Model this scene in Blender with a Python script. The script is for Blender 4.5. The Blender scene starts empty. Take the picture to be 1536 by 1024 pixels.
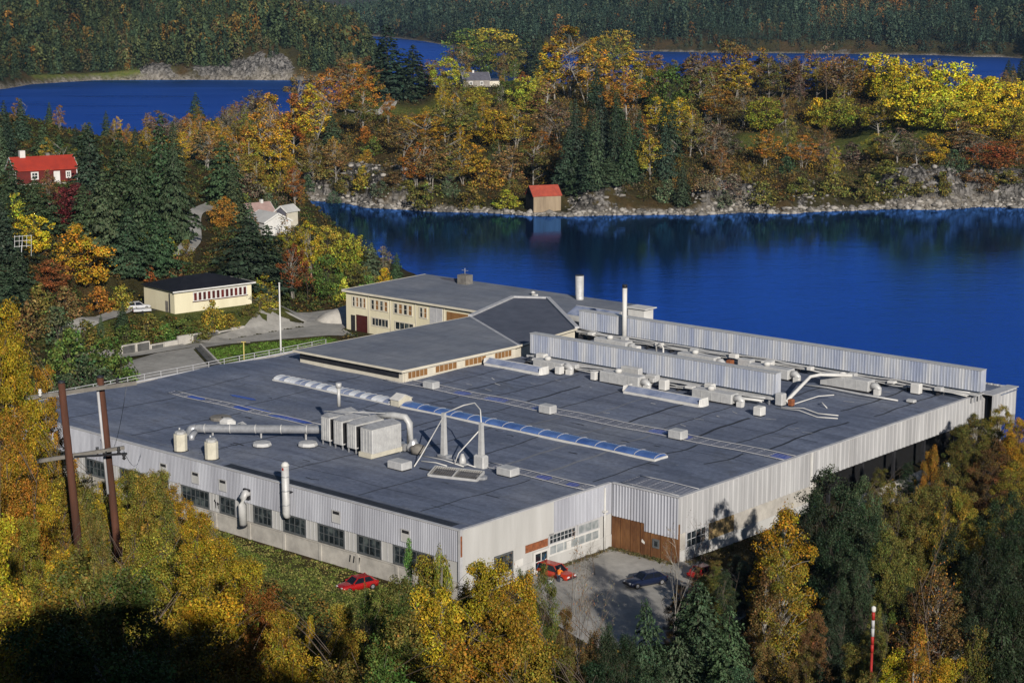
import bpy, math, random
import numpy as np
from mathutils import Vector, Matrix
R = math.radians
rng = np.random.default_rng(7)
random.seed(7)
SC = bpy.context.scene
COL = SC.collection

# ------------------------------------------------------------------ camera
FPX, PITCH, CAMZ = 2748.0, R(11.0), 68.0
cam_d = bpy.data.cameras.new('camera')
cam_d.sensor_width = 36.0
cam_d.lens = FPX / 1536 * 36.0
cam_d.clip_start, cam_d.clip_end = 0.5, 12000
cam = bpy.data.objects.new('camera', cam_d)
cam.location = (0, 0, CAMZ)
cam.rotation_euler = (R(90) - PITCH, 0, 0)
COL.objects.link(cam)
SC.camera = cam
_cp, _sp = math.cos(PITCH), math.sin(PITCH)

def ray(px, py):
    """direction of the sight line through a point of the photograph (1536 x 1024)"""
    a, b = (px - 768) / FPX, -(py - 512) / FPX
    return np.array([a, _cp + b * _sp, -_sp + b * _cp])

def at_dist(px, py, dist):
    d = ray(px, py)
    return d * (dist / math.hypot(d[0], d[1])) + np.array([0, 0, CAMZ])

# ------------------------------------------------------------------ light
SUN_EL, SUN_AZ = R(22.0), R(165.0)          # azimuth clockwise from +Y
w = bpy.data.worlds.new('World'); SC.world = w
w.use_nodes = True
nt = w.node_tree
sky = nt.nodes.new('ShaderNodeTexSky')
sky.sky_type = 'NISHITA'
sky.sun_disc = False
sky.sun_elevation = SUN_EL
sky.sun_rotation = SUN_AZ
sky.air_density, sky.dust_density, sky.ozone_density = 0.8, 0.15, 2.5
bg = nt.nodes['Background']
bg.inputs['Strength'].default_value = 0.052
nt.links.new(sky.outputs['Color'], bg.inputs['Color'])
sun_d = bpy.data.lights.new('sun', 'SUN')
sun_d.energy = 4.7
sun_d.angle = R(0.5)
sun_d.color = (1.0, 0.93, 0.83)
sun = bpy.data.objects.new('sun', sun_d)
to_sun = Vector((math.sin(SUN_AZ) * math.cos(SUN_EL), math.cos(SUN_AZ) * math.cos(SUN_EL), math.sin(SUN_EL)))
sun.rotation_euler = to_sun.to_track_quat('Z', 'Y').to_euler()
sun.location = to_sun * 300
COL.objects.link(sun)
SC.view_settings.view_transform = 'Standard'
SC.view_settings.look = 'None'
SC.view_settings.gamma = 1.0
SC.view_settings.exposure = 0.0
SC.render.engine = 'CYCLES'
SC.cycles.max_bounces = 5
SC.cycles.diffuse_bounces = 1
SC.cycles.glossy_bounces = 2
SC.cycles.transparent_max_bounces = 4
SC.cycles.caustics_reflective = False
SC.cycles.caustics_refractive = False
SC.cycles.use_denoising = True

# ------------------------------------------------------------------ materials
class NT:
    def __init__(s, name):
        s.m = bpy.data.materials.new(name); s.m.use_nodes = True
        s.t = s.m.node_tree; s.b = s.t.nodes['Principled BSDF']
        s.b.inputs['Specular IOR Level'].default_value = 0.25
    def n(s, typ, **kw):
        x = s.t.nodes.new(typ)
        for k, v in kw.items():
            if k.startswith('i_'): x.inputs[k[2:]].default_value = v
            else: setattr(x, k, v)
        return x
    def l(s, a, b): s.t.links.new(a, b)
    def noise(s, scale, detail=4, rough=0.55, vec=None, dist=0.0):
        x = s.n('ShaderNodeTexNoise'); x.inputs['Scale'].default_value = scale
        x.inputs['Detail'].default_value = detail; x.inputs['Roughness'].default_value = rough
        x.inputs['Distortion'].default_value = dist
        if vec is not None: s.l(vec, x.inputs['Vector'])
        return x.outputs['Fac']
    def coord(s, which='Object', scale=None):
        o = s.n('ShaderNodeTexCoord').outputs[which]
        if scale:
            mp = s.n('ShaderNodeMapping'); mp.inputs['Scale'].default_value = scale
            s.l(o, mp.inputs['Vector']); o = mp.outputs['Vector']
        return o
    def world(s, scale=None):
        o = s.n('ShaderNodeNewGeometry').outputs['Position']
        if scale:
            mp = s.n('ShaderNodeMapping'); mp.inputs['Scale'].default_value = scale
            s.l(o, mp.inputs['Vector']); o = mp.outputs['Vector']
        return o
    def ramp(s, fac, stops, interp='LINEAR'):
        r = s.n('ShaderNodeValToRGB'); cr = r.color_ramp; cr.interpolation = interp
        while len(cr.elements) < len(stops): cr.elements.new(0.5)
        for e, (p, c) in zip(cr.elements, stops):
            e.position = p; e.color = (*c, 1) if len(c) == 3 else c
        s.l(fac, r.inputs['Fac']); return r.outputs['Color']
    def mix(s, fac, a, b, mode='MIX'):
        x = s.n('ShaderNodeMix', data_type='RGBA', blend_type=mode)
        for v, sock in ((fac, x.inputs[0]), (a, x.inputs[6]), (b, x.inputs[7])):
            if hasattr(v, 'is_linked') or hasattr(v, 'links'): s.l(v, sock)
            elif isinstance(v, (int, float)): sock.default_value = v
            else: sock.default_value = (*v, 1)
        return x.outputs[2]
    def math(s, op, a, b=0.0):
        x = s.n('ShaderNodeMath', operation=op)
        for v, sock in ((a, x.inputs[0]), (b, x.inputs[1])):
            if isinstance(v, (int, float)): sock.default_value = v
            else: s.l(v, sock)
        return x.outputs[0]
    def bump(s, h, strength=0.3, dist=0.05):
        x = s.n('ShaderNodeBump'); x.inputs['Strength'].default_value = strength; x.inputs['Distance'].default_value = dist
        s.l(h, x.inputs['Height']); s.l(x.outputs['Normal'], s.b.inputs['Normal'])
    def base(s, c):
        if hasattr(c, 'links'): s.l(c, s.b.inputs['Base Color'])
        else: s.b.inputs['Base Color'].default_value = (*c, 1)
    def set(s, rough=0.7, metal=0.0, spec=None):
        s.b.inputs['Roughness'].default_value = rough; s.b.inputs['Metallic'].default_value = metal
        if spec is not None: s.b.inputs['Specular IOR Level'].default_value = spec
        return s.m

def mat_weathered(name, c, c2=None, scale=1.2, rough=0.7, metal=0.0, streak=False, amount=1.0, bump=0.0):
    """painted or bare surface with uneven weathering"""
    M = NT(name)
    c2 = c2 or tuple(x * 0.72 for x in c)
    v = M.coord('Object', (1, 1, 0.12) if streak else None)
    f = M.noise(scale, 6, 0.65, v)
    lo, hi = 0.5 - 0.18 / amount, 0.5 + 0.18 / amount
    M.base(M.ramp(f, [(lo, c2), (hi, c)]))
    if bump: M.bump(M.noise(scale * 8, 3, 0.6, M.coord('Object')), bump, 0.03)
    return M.set(rough, metal)

def cell_random(M, sx, sy, jitter=0.0):
    """one random value per sheet, sheets being sx by sy metres"""
    s = M.n('ShaderNodeSeparateXYZ'); M.l(M.coord('Object'), s.inputs[0])
    row = M.math('FLOOR', M.math('DIVIDE', s.outputs['Y'], sy))
    col = M.math('FLOOR', M.math('ADD', M.math('DIVIDE', s.outputs['X'], sx), M.math('MULTIPLY', row, jitter)))
    c = M.n('ShaderNodeCombineXYZ'); M.l(col, c.inputs[0]); M.l(row, c.inputs[1])
    w_ = M.n('ShaderNodeTexWhiteNoise', noise_dimensions='2D'); M.l(c.outputs[0], w_.inputs['Vector'])
    return w_.outputs['Value']

def mat_sheet(name, c, c2):
    """old ribbed metal: panels faded unevenly, dirt and rust run down from the top edge"""
    M = NT(name)
    f = M.noise(0.55, 6, 0.65, M.coord('Object', (1, 1, 0.12)))
    col = M.ramp(f, [(0.34, c2), (0.62, c)])
    pan = M.ramp(cell_random(M, 2.6, 2.6), [(0, (0.84, 0.84, 0.85)), (1, (1.06, 1.06, 1.06))])
    col = M.mix(1.0, col, pan, 'MULTIPLY')
    st = M.noise(2.6, 4, 0.7, M.coord('Object', (1, 1, 0.05)))
    col = M.mix(M.ramp(st, [(0.60, (0, 0, 0)), (0.78, (0.55, 0.55, 0.55))]), col, (0.20, 0.17, 0.14))
    ru = M.noise(1.3, 5, 0.75, M.coord('Object', (1, 1, 0.16)))
    col = M.mix(M.ramp(ru, [(0.69, (0, 0, 0)), (0.80, (0.6, 0.6, 0.6))]), col, (0.20, 0.10, 0.05))
    M.base(col); return M.set(0.55)

MAT = {}
def build_materials():
    m = MAT
    m['cladding'] = mat_sheet('cladding', (0.50, 0.515, 0.57), (0.37, 0.38, 0.43))
    m['cladding_light'] = mat_sheet('cladding_light', (0.52, 0.52, 0.525), (0.38, 0.38, 0.385))
    M = NT('screen_metal')
    f = M.noise(1.0, 5, 0.75, M.coord('Object', (0.42, 0.05, 0.035))); f2 = M.noise(1.5, 4, 0.6, M.coord('Object', (1, 1, 0.2)))
    c = M.ramp(f, [(0.36, (0.36, 0.41, 0.56)), (0.48, (0.50, 0.54, 0.64)), (0.60, (0.68, 0.69, 0.72))])
    M.base(M.mix(0.4, c, M.ramp(f2, [(0.3, (0.7, 0.7, 0.7)), (0.7, (1.1, 1.1, 1.1))]), 'MULTIPLY')); m['screen'] = M.set(0.45, 0.2)
    m['panel_white'] = mat_weathered('panel_white', (0.58, 0.575, 0.56), (0.45, 0.445, 0.43), 0.4, 0.65, 0, True)
    m['concrete'] = mat_weathered('concrete', (0.54, 0.51, 0.46), (0.36, 0.34, 0.31), 0.5, 0.9, 0, False, 1.2, 0.25)
    m['concrete_dark'] = mat_weathered('concrete_dark', (0.13, 0.13, 0.125), (0.06, 0.06, 0.06), 0.8, 0.9)
    m['trim'] = mat_weathered('trim', (0.55, 0.55, 0.56), (0.40, 0.40, 0.42), 1.0, 0.5)
    m['white'] = mat_weathered('white_paint', (0.74, 0.73, 0.70), (0.58, 0.57, 0.55), 0.8, 0.55)
    m['cream'] = mat_weathered('cream_paint', (0.80, 0.74, 0.54), (0.68, 0.62, 0.44), 0.35, 0.8, 0, True)
    m['cream_trim'] = mat_weathered('cream_trim', (0.72, 0.67, 0.55), (0.60, 0.55, 0.45), 0.8, 0.6)
    m['galv'] = mat_weathered('galvanised', (0.52, 0.53, 0.55), (0.36, 0.37, 0.39), 1.5, 0.42, 0.45, False, 1.2)
    m['galv_light'] = mat_weathered('galvanised_light', (0.62, 0.62, 0.61), (0.46, 0.46, 0.46), 1.4, 0.5, 0.15)
    m['beige_metal'] = mat_weathered('beige_metal', (0.68, 0.64, 0.52), (0.52, 0.49, 0.40), 1.2, 0.55)
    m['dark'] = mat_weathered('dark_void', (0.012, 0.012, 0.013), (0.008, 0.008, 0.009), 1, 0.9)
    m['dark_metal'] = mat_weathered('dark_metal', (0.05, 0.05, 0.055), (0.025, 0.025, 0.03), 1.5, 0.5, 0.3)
    m['grey_frame'] = mat_weathered('grey_frame', (0.13, 0.14, 0.145), (0.08, 0.085, 0.09), 2, 0.6)
    M = NT('rust_wall')
    f = M.noise(0.55, 7, 0.7, M.coord('Object', (1, 1, 0.35)))
    c = M.ramp(f, [(0.30, (0.045, 0.022, 0.013)), (0.45, (0.12, 0.052, 0.022)), (0.6, (0.20, 0.095, 0.038)), (0.75, (0.27, 0.15, 0.07))])
    M.base(c); M.bump(f, 0.4, 0.05); m['rust'] = M.set(0.85)
    m['orange_rust'] = mat_weathered('orange_rust', (0.35, 0.12, 0.05), (0.16, 0.06, 0.03), 2.5, 0.85)
    M = NT('window_glass')
    f = M.noise(0.9, 2, 0.5, M.coord('Object'))
    M.base(M.ramp(f, [(0.38, (0.010, 0.014, 0.018)), (0.55, (0.03, 0.04, 0.048)), (0.68, (0.10, 0.12, 0.12))]))
    m['glass'] = M.set(0.12, 0, 0.5)
    M = NT('frosted_glass')
    M.base(M.ramp(M.noise(0.8, 3, 0.5, M.coord('Object')), [(0.4, (0.24, 0.27, 0.28)), (0.62, (0.42, 0.44, 0.45))]))
    m['frosted'] = M.set(0.25, 0, 0.5)
    # roofing felt
    M = NT('roof_membrane')
    p = M.coord('Object')
    f1 = M.noise(0.06, 6, 0.62, p); f2 = M.noise(1.6, 6, 0.7, p); f3 = M.noise(0.35, 5, 0.65, M.coord('Object', (0.25, 1.6, 1)))
    c = M.ramp(f1, [(0.3, (0.112, 0.140, 0.212)), (0.5, (0.164, 0.193, 0.272)), (0.68, (0.222, 0.246, 0.308))])
    c = M.mix(0.55, c, M.ramp(f2, [(0.3, (0.42, 0.42, 0.43)), (0.7, (1.25, 1.24, 1.22))]), 'MULTIPLY')
    c = M.mix(0.45, c, M.ramp(f3, [(0.32, (0.55, 0.56, 0.58)), (0.62, (1.15, 1.14, 1.12))]), 'MULTIPLY')
    strip = M.ramp(cell_random(M, 9.0, 1.05, 0.37), [(0, (0.86, 0.86, 0.87)), (1, (1.10, 1.10, 1.09))])
    c = M.mix(1.0, c, strip, 'MULTIPLY')
    sta = M.noise(0.22, 7, 0.75, p, 0.6)
    c = M.mix(M.ramp(sta, [(0.56, (0, 0, 0)), (0.66, (0.45, 0.45, 0.45))]), c, (0.085, 0.092, 0.105))
    stb = M.noise(0.5, 6, 0.75, M.coord('Object', (1, 1.3, 1)))
    c = M.mix(M.ramp(stb, [(0.64, (0, 0, 0)), (0.74, (0.5, 0.5, 0.5))]), c, (0.33, 0.33, 0.33))
    M.base(c); M.bump(f2, 0.25, 0.03); m['membrane'] = M.set(0.78, 0, 0.35)
    m['roof_plain'] = M.m
    M = NT('roof_felt_annex')
    f = M.noise(0.12, 6, 0.65, p2 := M.coord('Object')); f2 = M.noise(1.8, 5, 0.7, M.coord('Object', (1, 0.25, 1)))
    c = M.ramp(f, [(0.35, (0.165, 0.185, 0.230)), (0.65, (0.235, 0.250, 0.285))])
    c = M.mix(0.5, c, M.ramp(f2, [(0.3, (0.6, 0.6, 0.6)), (0.7, (1.2, 1.2, 1.2))]), 'MULTIPLY')
    c = M.mix(1.0, c, M.ramp(cell_random(M, 7.0, 1.1, 0.41), [(0, (0.90, 0.90, 0.91)), (1, (1.08, 1.08, 1.07))]), 'MULTIPLY')
    M.base(c); m['felt'] = M.set(0.8, 0, 0.3)
    m['felt_dark'] = mat_weathered('felt_dark', (0.115, 0.128, 0.168), (0.080, 0.090, 0.122), 0.5, 0.8)
    m['seam'] = mat_weathered('seam_tar', (0.040, 0.044, 0.055), (0.018, 0.02, 0.026), 0.8, 0.6)
    m['seam_light'] = mat_weathered('seam_dusty', (0.26, 0.27, 0.30), (0.15, 0.16, 0.18), 0.6, 0.7)
    m['black_roof'] = mat_weathered('black_roof', (0.020, 0.020, 0.024), (0.010, 0.010, 0.013), 0.8, 0.55)
    m['red_roof'] = mat_weathered('red_roof', (0.40, 0.045, 0.026), (0.29, 0.036, 0.024), 0.5, 0.6)
    m['pink_roof'] = mat_weathered('pink_roof', (0.42, 0.29, 0.26), (0.30, 0.21, 0.19), 0.8, 0.8)
    m['red_tile'] = mat_weathered('red_tile', (0.44, 0.085, 0.05), (0.30, 0.06, 0.04), 0.8, 0.75)
    m['red_wall'] = mat_weathered('red_timber', (0.15, 0.022, 0.018), (0.09, 0.014, 0.012), 1.0, 0.75)
    m['boat_wall'] = mat_weathered('bleached_timber', (0.36, 0.28, 0.19), (0.23, 0.175, 0.12), 0.7, 0.85, 0, True)
    m['blue_door'] = mat_weathered('blue_door', (0.02, 0.10, 0.20), (0.015, 0.06, 0.13), 1, 0.6)
    m['slate'] = mat_weathered('slate', (0.13, 0.13, 0.16), (0.08, 0.08, 0.10), 0.8, 0.6)
    m['brown_wood'] = mat_weathered('brown_wood', (0.32, 0.165, 0.060), (0.20, 0.10, 0.04), 1.2, 0.6, 0, True)
    m['dark_red'] = mat_weathered('dark_red_paint', (0.085, 0.018, 0.016), (0.05, 0.012, 0.012), 1.0, 0.5)
    m['pole_wood'] = mat_weathered('pole_wood', (0.115, 0.048, 0.030), (0.055, 0.026, 0.018), 1.5, 0.9, 0, True, 1.2, 0.4)
    m['grey_wood'] = mat_weathered('grey_wood', (0.24, 0.225, 0.20), (0.14, 0.13, 0.12), 1.6, 0.9)
    m['ochre_board'] = mat_weathered('ochre_board', (0.40, 0.29, 0.13), (0.28, 0.20, 0.10), 1.4, 0.8, 0, True)
    m['asphalt'] = None
    M = NT('asphalt')
    f = M.noise(0.10, 7, 0.68, M.world()); f2 = M.noise(1.1, 4, 0.65, M.world())
    c = M.ramp(f, [(0.32, (0.25, 0.24, 0.22)), (0.52, (0.38, 0.365, 0.335)), (0.68, (0.46, 0.44, 0.405))])
    c = M.mix(0.5, c, M.ramp(f2, [(0.3, (0.65, 0.65, 0.65)), (0.7, (1.15, 1.15, 1.15))]), 'MULTIPLY')
    M.base(c); m['asphalt'] = M.set(0.9)
    M = NT('skylight_blue')
    f = M.noise(0.5, 4, 0.6, M.coord('Object'))
    M.base(M.ramp(f, [(0.35, (0.045, 0.10, 0.30)), (0.65, (0.10, 0.19, 0.46))])); m['skylight_blue'] = M.set(0.18, 0.0, 0.6)
    M = NT('skylight_clear')
    M.base(M.ramp(M.noise(0.7, 4, 0.6, M.coord('Object')), [(0.35, (0.17, 0.21, 0.33)), (0.65, (0.34, 0.38, 0.50))])); m['skylight_pale'] = M.set(0.2, 0.0, 0.6)
    M = NT('skylight_white')
    M.base(M.ramp(M.noise(1.0, 4, 0.6, M.coord('Object')), [(0.35, (0.62, 0.66, 0.72)), (0.65, (0.80, 0.82, 0.84))])); m['skylight_white'] = M.set(0.3, 0.0, 0.5)
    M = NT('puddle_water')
    M.base((0.03, 0.055, 0.36)); m['puddle'] = M.set(0.12, 0.0, 0.5)  # blue of the reflected sky put into the base colour
    m['cable'] = mat_weathered('cable_grey', (0.34, 0.35, 0.40), (0.22, 0.23, 0.28), 1.0, 0.6)
    m['yellow_paint'] = mat_weathered('yellow_paint', (0.62, 0.52, 0.16), (0.45, 0.37, 0.12), 1.5, 0.6)
    m['red_white_red'] = mat_weathered('signal_red', (0.42, 0.03, 0.025), (0.28, 0.025, 0.02), 2, 0.5)
    m['tyre'] = mat_weathered('tyre', (0.018, 0.018, 0.018), (0.012, 0.012, 0.012), 3, 0.85)
    m['rim'] = mat_weathered('rim', (0.55, 0.56, 0.58), (0.4, 0.4, 0.42), 3, 0.35, 0.6)
    m['car_glass'] = mat_weathered('car_glass', (0.012, 0.016, 0.025), (0.01, 0.012, 0.018), 2, 0.08)
    for k, c in (('car_red', (0.36, 0.012, 0.012)), ('car_orange', (0.42, 0.035, 0.014)), ('car_blue', (0.010, 0.016, 0.045)), ('car_white', (0.62, 0.63, 0.66))):
        mm = mat_weathered(k, c, tuple(x * 0.8 for x in c), 1.5, 0.3)
        mm.node_tree.nodes['Principled BSDF'].inputs['Coat Weight'].default_value = 0.5
        m[k] = mm
    m['headlight'] = mat_weathered('headlight', (0.75, 0.76, 0.76), (0.6, 0.6, 0.62), 4, 0.15)
    m['tail_light'] = mat_weathered('tail_light', (0.30, 0.01, 0.01), (0.2, 0.01, 0.01), 4, 0.2)
    m['skin'] = mat_weathered('skin', (0.48, 0.30, 0.22), (0.42, 0.26, 0.19), 6, 0.6)
    m['hair'] = mat_weathered('hair', (0.03, 0.02, 0.015), (0.02, 0.014, 0.01), 8, 0.7)
    m['hivis'] = mat_weathered('orange_jacket', (0.75, 0.20, 0.02), (0.60, 0.15, 0.02), 5, 0.8)
    m['trousers'] = mat_weathered('trousers', (0.035, 0.045, 0.075), (0.025, 0.03, 0.05), 5, 0.85)
    m['bark'] = mat_weathered('bark', (0.085, 0.070, 0.055), (0.040, 0.034, 0.028), 1.5, 0.9)
    m['birch_bark'] = mat_weathered('birch_bark', (0.46, 0.43, 0.38), (0.15, 0.135, 0.12), 0.9, 0.85)
    m['twig'] = mat_weathered('twig_bark', (0.16, 0.125, 0.10), (0.09, 0.07, 0.055), 1.5, 0.9)
    m['stone_wall'] = mat_weathered('stone_wall', (0.36, 0.33, 0.30), (0.22, 0.20, 0.18), 0.9, 0.9, 0, False, 1.3, 0.5)
    M = NT('leaves')                       # one leaf material, the tint comes from each tree
    oi = M.n('ShaderNodeObjectInfo')
    at = M.n('ShaderNodeAttribute', attribute_name='tint')
    c = M.mix(1.0, oi.outputs['Color'], at.outputs['Color'], 'MULTIPLY')
    hs = M.n('ShaderNodeHueSaturation')
    M.l(M.math('ADD', M.math('MULTIPLY', oi.outputs['Random'], 0.024), 0.488), hs.inputs['Hue'])
    M.l(M.math('ADD', M.math('MULTIPLY', oi.outputs['Random'], 0.3), 0.85), hs.inputs['Value'])
    M.l(c, hs.inputs['Color'])
    M.base(hs.outputs['Color']); m['leaves'] = M.set(0.6, 0, 0.2)
    M = NT('leaf_scatter')                 # for stuff: colour wholly from the leaves
    at = M.n('ShaderNodeAttribute', attribute_name='tint')
    M.base(at.outputs['Color']); m['scatter'] = M.set(0.7, 0, 0.15)
build_materials()

# ------------------------------------------------------------------ mesh helpers
def link(o, parent=None):
    COL.objects.link(o)
    if parent is not None: o.parent = parent
    return o

def np_mesh(name, V, Q, mats=(), tint=None, smooth=False):
    """V (n,3); Q (m,4) or (m,3) index arrays -> mesh"""
    V = np.asarray(V, np.float32); Q = np.asarray(Q, np.int32)
    me = bpy.data.meshes.new(name)
    k = Q.shape[1]
    me.vertices.add(len(V)); me.vertices.foreach_set('co', V.ravel())
    me.loops.add(Q.size); me.loops.foreach_set('vertex_index', Q.ravel())
    me.polygons.add(len(Q)); me.polygons.foreach_set('loop_start', np.arange(0, Q.size, k, dtype=np.int32))
    if smooth: me.polygons.foreach_set('use_smooth', np.ones(len(Q), bool))
    me.update(calc_edges=True)
    if tint is not None:
        a = me.attributes.new('tint', 'FLOAT_COLOR', 'POINT')
        t = np.ones((len(V), 4), np.float32); t[:, :3] = tint
        a.data.foreach_set('color', t.ravel())
    for mm in mats: me.materials.append(mm)
    return me

class MB:
    """collects shapes and links them as ONE mesh object"""
    def __init__(s): s.v, s.f, s.mi, s.sm = [], [], [], []
    def add(s, vs, fs, mi=0, smooth=False):
        o = len(s.v); s.v += [tuple(x) for x in vs]
        for f in fs:
            s.f.append([o + i for i in f]); s.mi.append(mi); s.sm.append(smooth)
        return s
    def box(s, x0, x1, y0, y1, z0, z1, mi=0):
        v = [(x, y, z) for z in (z0, z1) for y in (y0, y1) for x in (x0, x1)]
        return s.add(v, [(0, 2, 3, 1), (4, 5, 7, 6), (0, 1, 5, 4), (2, 6, 7, 3), (0, 4, 6, 2), (1, 3, 7, 5)], mi)
    def cbox(s, x0, x1, y0, y1, z0, z1, c=0.06, mi=0):
        """box with its top and vertical edges chamfered"""
        def ring(i, z):
            return [(x0 + i + c, y0 + i, z), (x1 - i - c, y0 + i, z), (x1 - i, y0 + i + c, z), (x1 - i, y1 - i - c, z),
                    (x1 - i - c, y1 - i, z), (x0 + i + c, y1 - i, z), (x0 + i, y1 - i - c, z), (x0 + i, y0 + i + c, z)]
        v = ring(0, z0) + ring(0, z1 - c) + ring(c, z1)
        f = [tuple(range(7, -1, -1)), tuple(range(16, 24))]
        for k in (0, 8):
            for i in range(8): f.append((k + i, k + (i + 1) % 8, k + 8 + (i + 1) % 8, k + 8 + i))
        return s.add(v, f, mi)
    def obox(s, p, q, w, h, mi=0, up=(0, 0, 1)):
        """bar from p to q, w wide and h high"""
        p, q = Vector(p), Vector(q); d = (q - p).normalized()
        upv = Vector(up)
        if abs(d.dot(upv)) > 0.98: upv = Vector((1, 0, 0))
        x = d.cross(upv).normalized(); y = x.cross(d).normalized()
        v = [c + x * (a * w / 2) + y * (b * h / 2) for c in (p, q) for a, b in ((-1, -1), (1, -1), (1, 1), (-1, 1))]
        return s.add(v, [(0, 1, 2, 3), (7, 6, 5, 4), (0, 4, 5, 1), (1, 5, 6, 2), (2, 6, 7, 3), (3, 7, 4, 0)], mi)
    def tube(s, pts, rad, n=8, mi=0, caps=True, smooth=True):
        pts = [Vector(p) for p in pts]
        rads = rad if isinstance(rad, (list, tuple)) else [rad] * len(pts)
        vs, fs = [], []
        ref = None
        for i, p in enumerate(pts):
            d = (pts[min(i + 1, len(pts) - 1)] - pts[max(i - 1, 0)]).normalized()
            if ref is None:
                ref = Vector((0, 0, 1)) if abs(d.z) < 0.9 else Vector((1, 0, 0))
            x = ref.cross(d)
            if x.length < 1e-4: x = Vector((0, 1, 0)).cross(d)
            x.normalize(); y = d.cross(x)
            ref = x.cross(d) * -1 if False else y.cross(x) * -1 if False else ref
            for k in range(n):
                a = 2 * math.pi * k / n
                vs.append(p + (x * math.cos(a) + y * math.sin(a)) * rads[i])
        for i in range(len(pts) - 1):
            for k in range(n):
                fs.append((i * n + k, i * n + (k + 1) % n, (i + 1) * n + (k + 1) % n, (i + 1) * n + k))
        s.add(vs, fs, mi, smooth)
        if caps:
            o = len(s.v) - len(vs)
            s.f.append([o + k for k in range(n - 1, -1, -1)]); s.mi.append(mi); s.sm.append(False)
            s.f.append([o + (len(pts) - 1) * n + k for k in range(n)]); s.mi.append(mi); s.sm.append(False)
        return s
    def lathe(s, prof, n=16, c=(0, 0, 0), mi=0, smooth=True):
        vs, fs = [], []
        for r, z in prof:
            for k in range(n):
                a = 2 * math.pi * k / n
                vs.append((c[0] + r * math.cos(a), c[1] + r * math.sin(a), c[2] + z))
        for i in range(len(prof) - 1):
            for k in range(n):
                fs.append((i * n + k, i * n + (k + 1) % n, (i + 1) * n + (k + 1) % n, (i + 1) * n + k))
        fs.append(tuple(range(n - 1, -1, -1))); fs.append(tuple((len(prof) - 1) * n + k for k in range(n)))
        return s.add(vs, fs, mi, smooth)
    def quad(s, a, b, c, d, mi=0): return s.add([a, b, c, d], [(0, 1, 2, 3)], mi)
    def corr(s, p, q, z0, z1, pitch=0.5, depth=0.06, mi=0, side=1):
        """ribbed metal sheet standing between p and q; ribs proud to the right-hand side of p->q"""
        p, q = Vector((p[0], p[1], 0)), Vector((q[0], q[1], 0))
        L = (q - p).length; d = (q - p) / L; nrm = Vector((d.y, -d.x, 0)) * side
        n = max(1, round(L / pitch)); st = L / n
        prof = []
        for i in range(n):
            o = i * st
            prof += [(o, 0), (o + st * .55, 0), (o + st * .65, depth), (o + st * .9, depth)]
        prof.append((L, 0))
        vs = []
        for t, h in prof:
            b = p + d * t + nrm * h
            vs += [(b.x, b.y, z0), (b.x, b.y, z1)]
        fs = [(2 * i, 2 * i + 2, 2 * i + 3, 2 * i + 1) for i in range(len(prof) - 1)]
        if side < 0: fs = [f[::-1] for f in fs]
        return s.add(vs, fs, mi)
    def mesh(s, name, mats):
        me = bpy.data.meshes.new(name)
        me.from_pydata(s.v, [], s.f)
        for mm in (mats if isinstance(mats, (list, tuple)) else [mats]): me.materials.append(mm)
        me.polygons.foreach_set('material_index', s.mi)
        me.polygons.foreach_set('use_smooth', s.sm)
        me.update(); return me
    def build(s, name, mats, parent=None, loc=None, rz=0):
        mats = [MAT[x] if isinstance(x, str) else x for x in (mats if isinstance(mats, (list, tuple)) else [mats])]
        o = bpy.data.objects.new(name, s.mesh(name, mats))
        if loc is not None: o.location = loc
        if rz: o.rotation_euler = (0, 0, rz)
        return link(o, parent)

def thing(name, label, cat, loc=(0, 0, 0), rz=0, group=None):
    o = bpy.data.objects.new(name, None)
    o.empty_display_size = 0.5
    o.location = loc; o.rotation_euler = (0, 0, rz)
    o['label'] = label; o['category'] = cat
    if group: o['group'] = group
    return link(o)

def tag(o, label, cat=None, kind=None, group=None):
    o['label'] = label
    if cat: o['category'] = cat
    if kind: o['kind'] = kind
    if group: o['group'] = group
    return o

def copy_tree(o, parent=None):
    c = o.copy(); COL.objects.link(c)
    if parent is not None: c.parent = parent
    for ch in list(o.children): copy_tree(ch, c)
    return c
# ------------------------------------------------------------------ the lie of the land
EA = np.array([-0.74745036, 0.66431767]); EB = np.array([0.66431767, 0.74745036])
FO = np.array([-5.238, 177.5])                  # front corner of the factory
FRZ = math.atan2(-EA[1], -EA[0])                # its long wall runs along -EA
def fw(a, b):                                   # factory plan -> world plan
    p = FO - EA * a + EB * b
    return float(p[0]), float(p[1])
def F(a, b, z): return (*fw(a, b), z)

def sdf(P, poly):
    """signed distance, positive inside"""
    P = np.asarray(P, float); poly = np.asarray(poly, float)
    d = np.full(len(P), 1e18); ins = np.zeros(len(P), bool)
    for i in range(len(poly)):
        a, b = poly[i], poly[(i + 1) % len(poly)]
        e = b - a; wv = P - a
        t = np.clip((wv @ e) / (e @ e), 0, 1)
        q = wv - t[:, None] * e
        d = np.minimum(d, (q * q).sum(1))
        c = ((a[1] <= P[:, 1]) & (b[1] > P[:, 1])) | ((b[1] <= P[:, 1]) & (a[1] > P[:, 1]))
        with np.errstate(divide='ignore', invalid='ignore'):
            xi = a[0] + (P[:, 1] - a[1]) * e[0] / e[1]
        ins ^= c & (P[:, 0] < xi)
    return np.where(ins, 1, -1) * np.sqrt(d)

def sstep(a, b, x):
    t = np.clip((x - a) / (b - a), 0, 1); return t * t * (3 - 2 * t)

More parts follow.
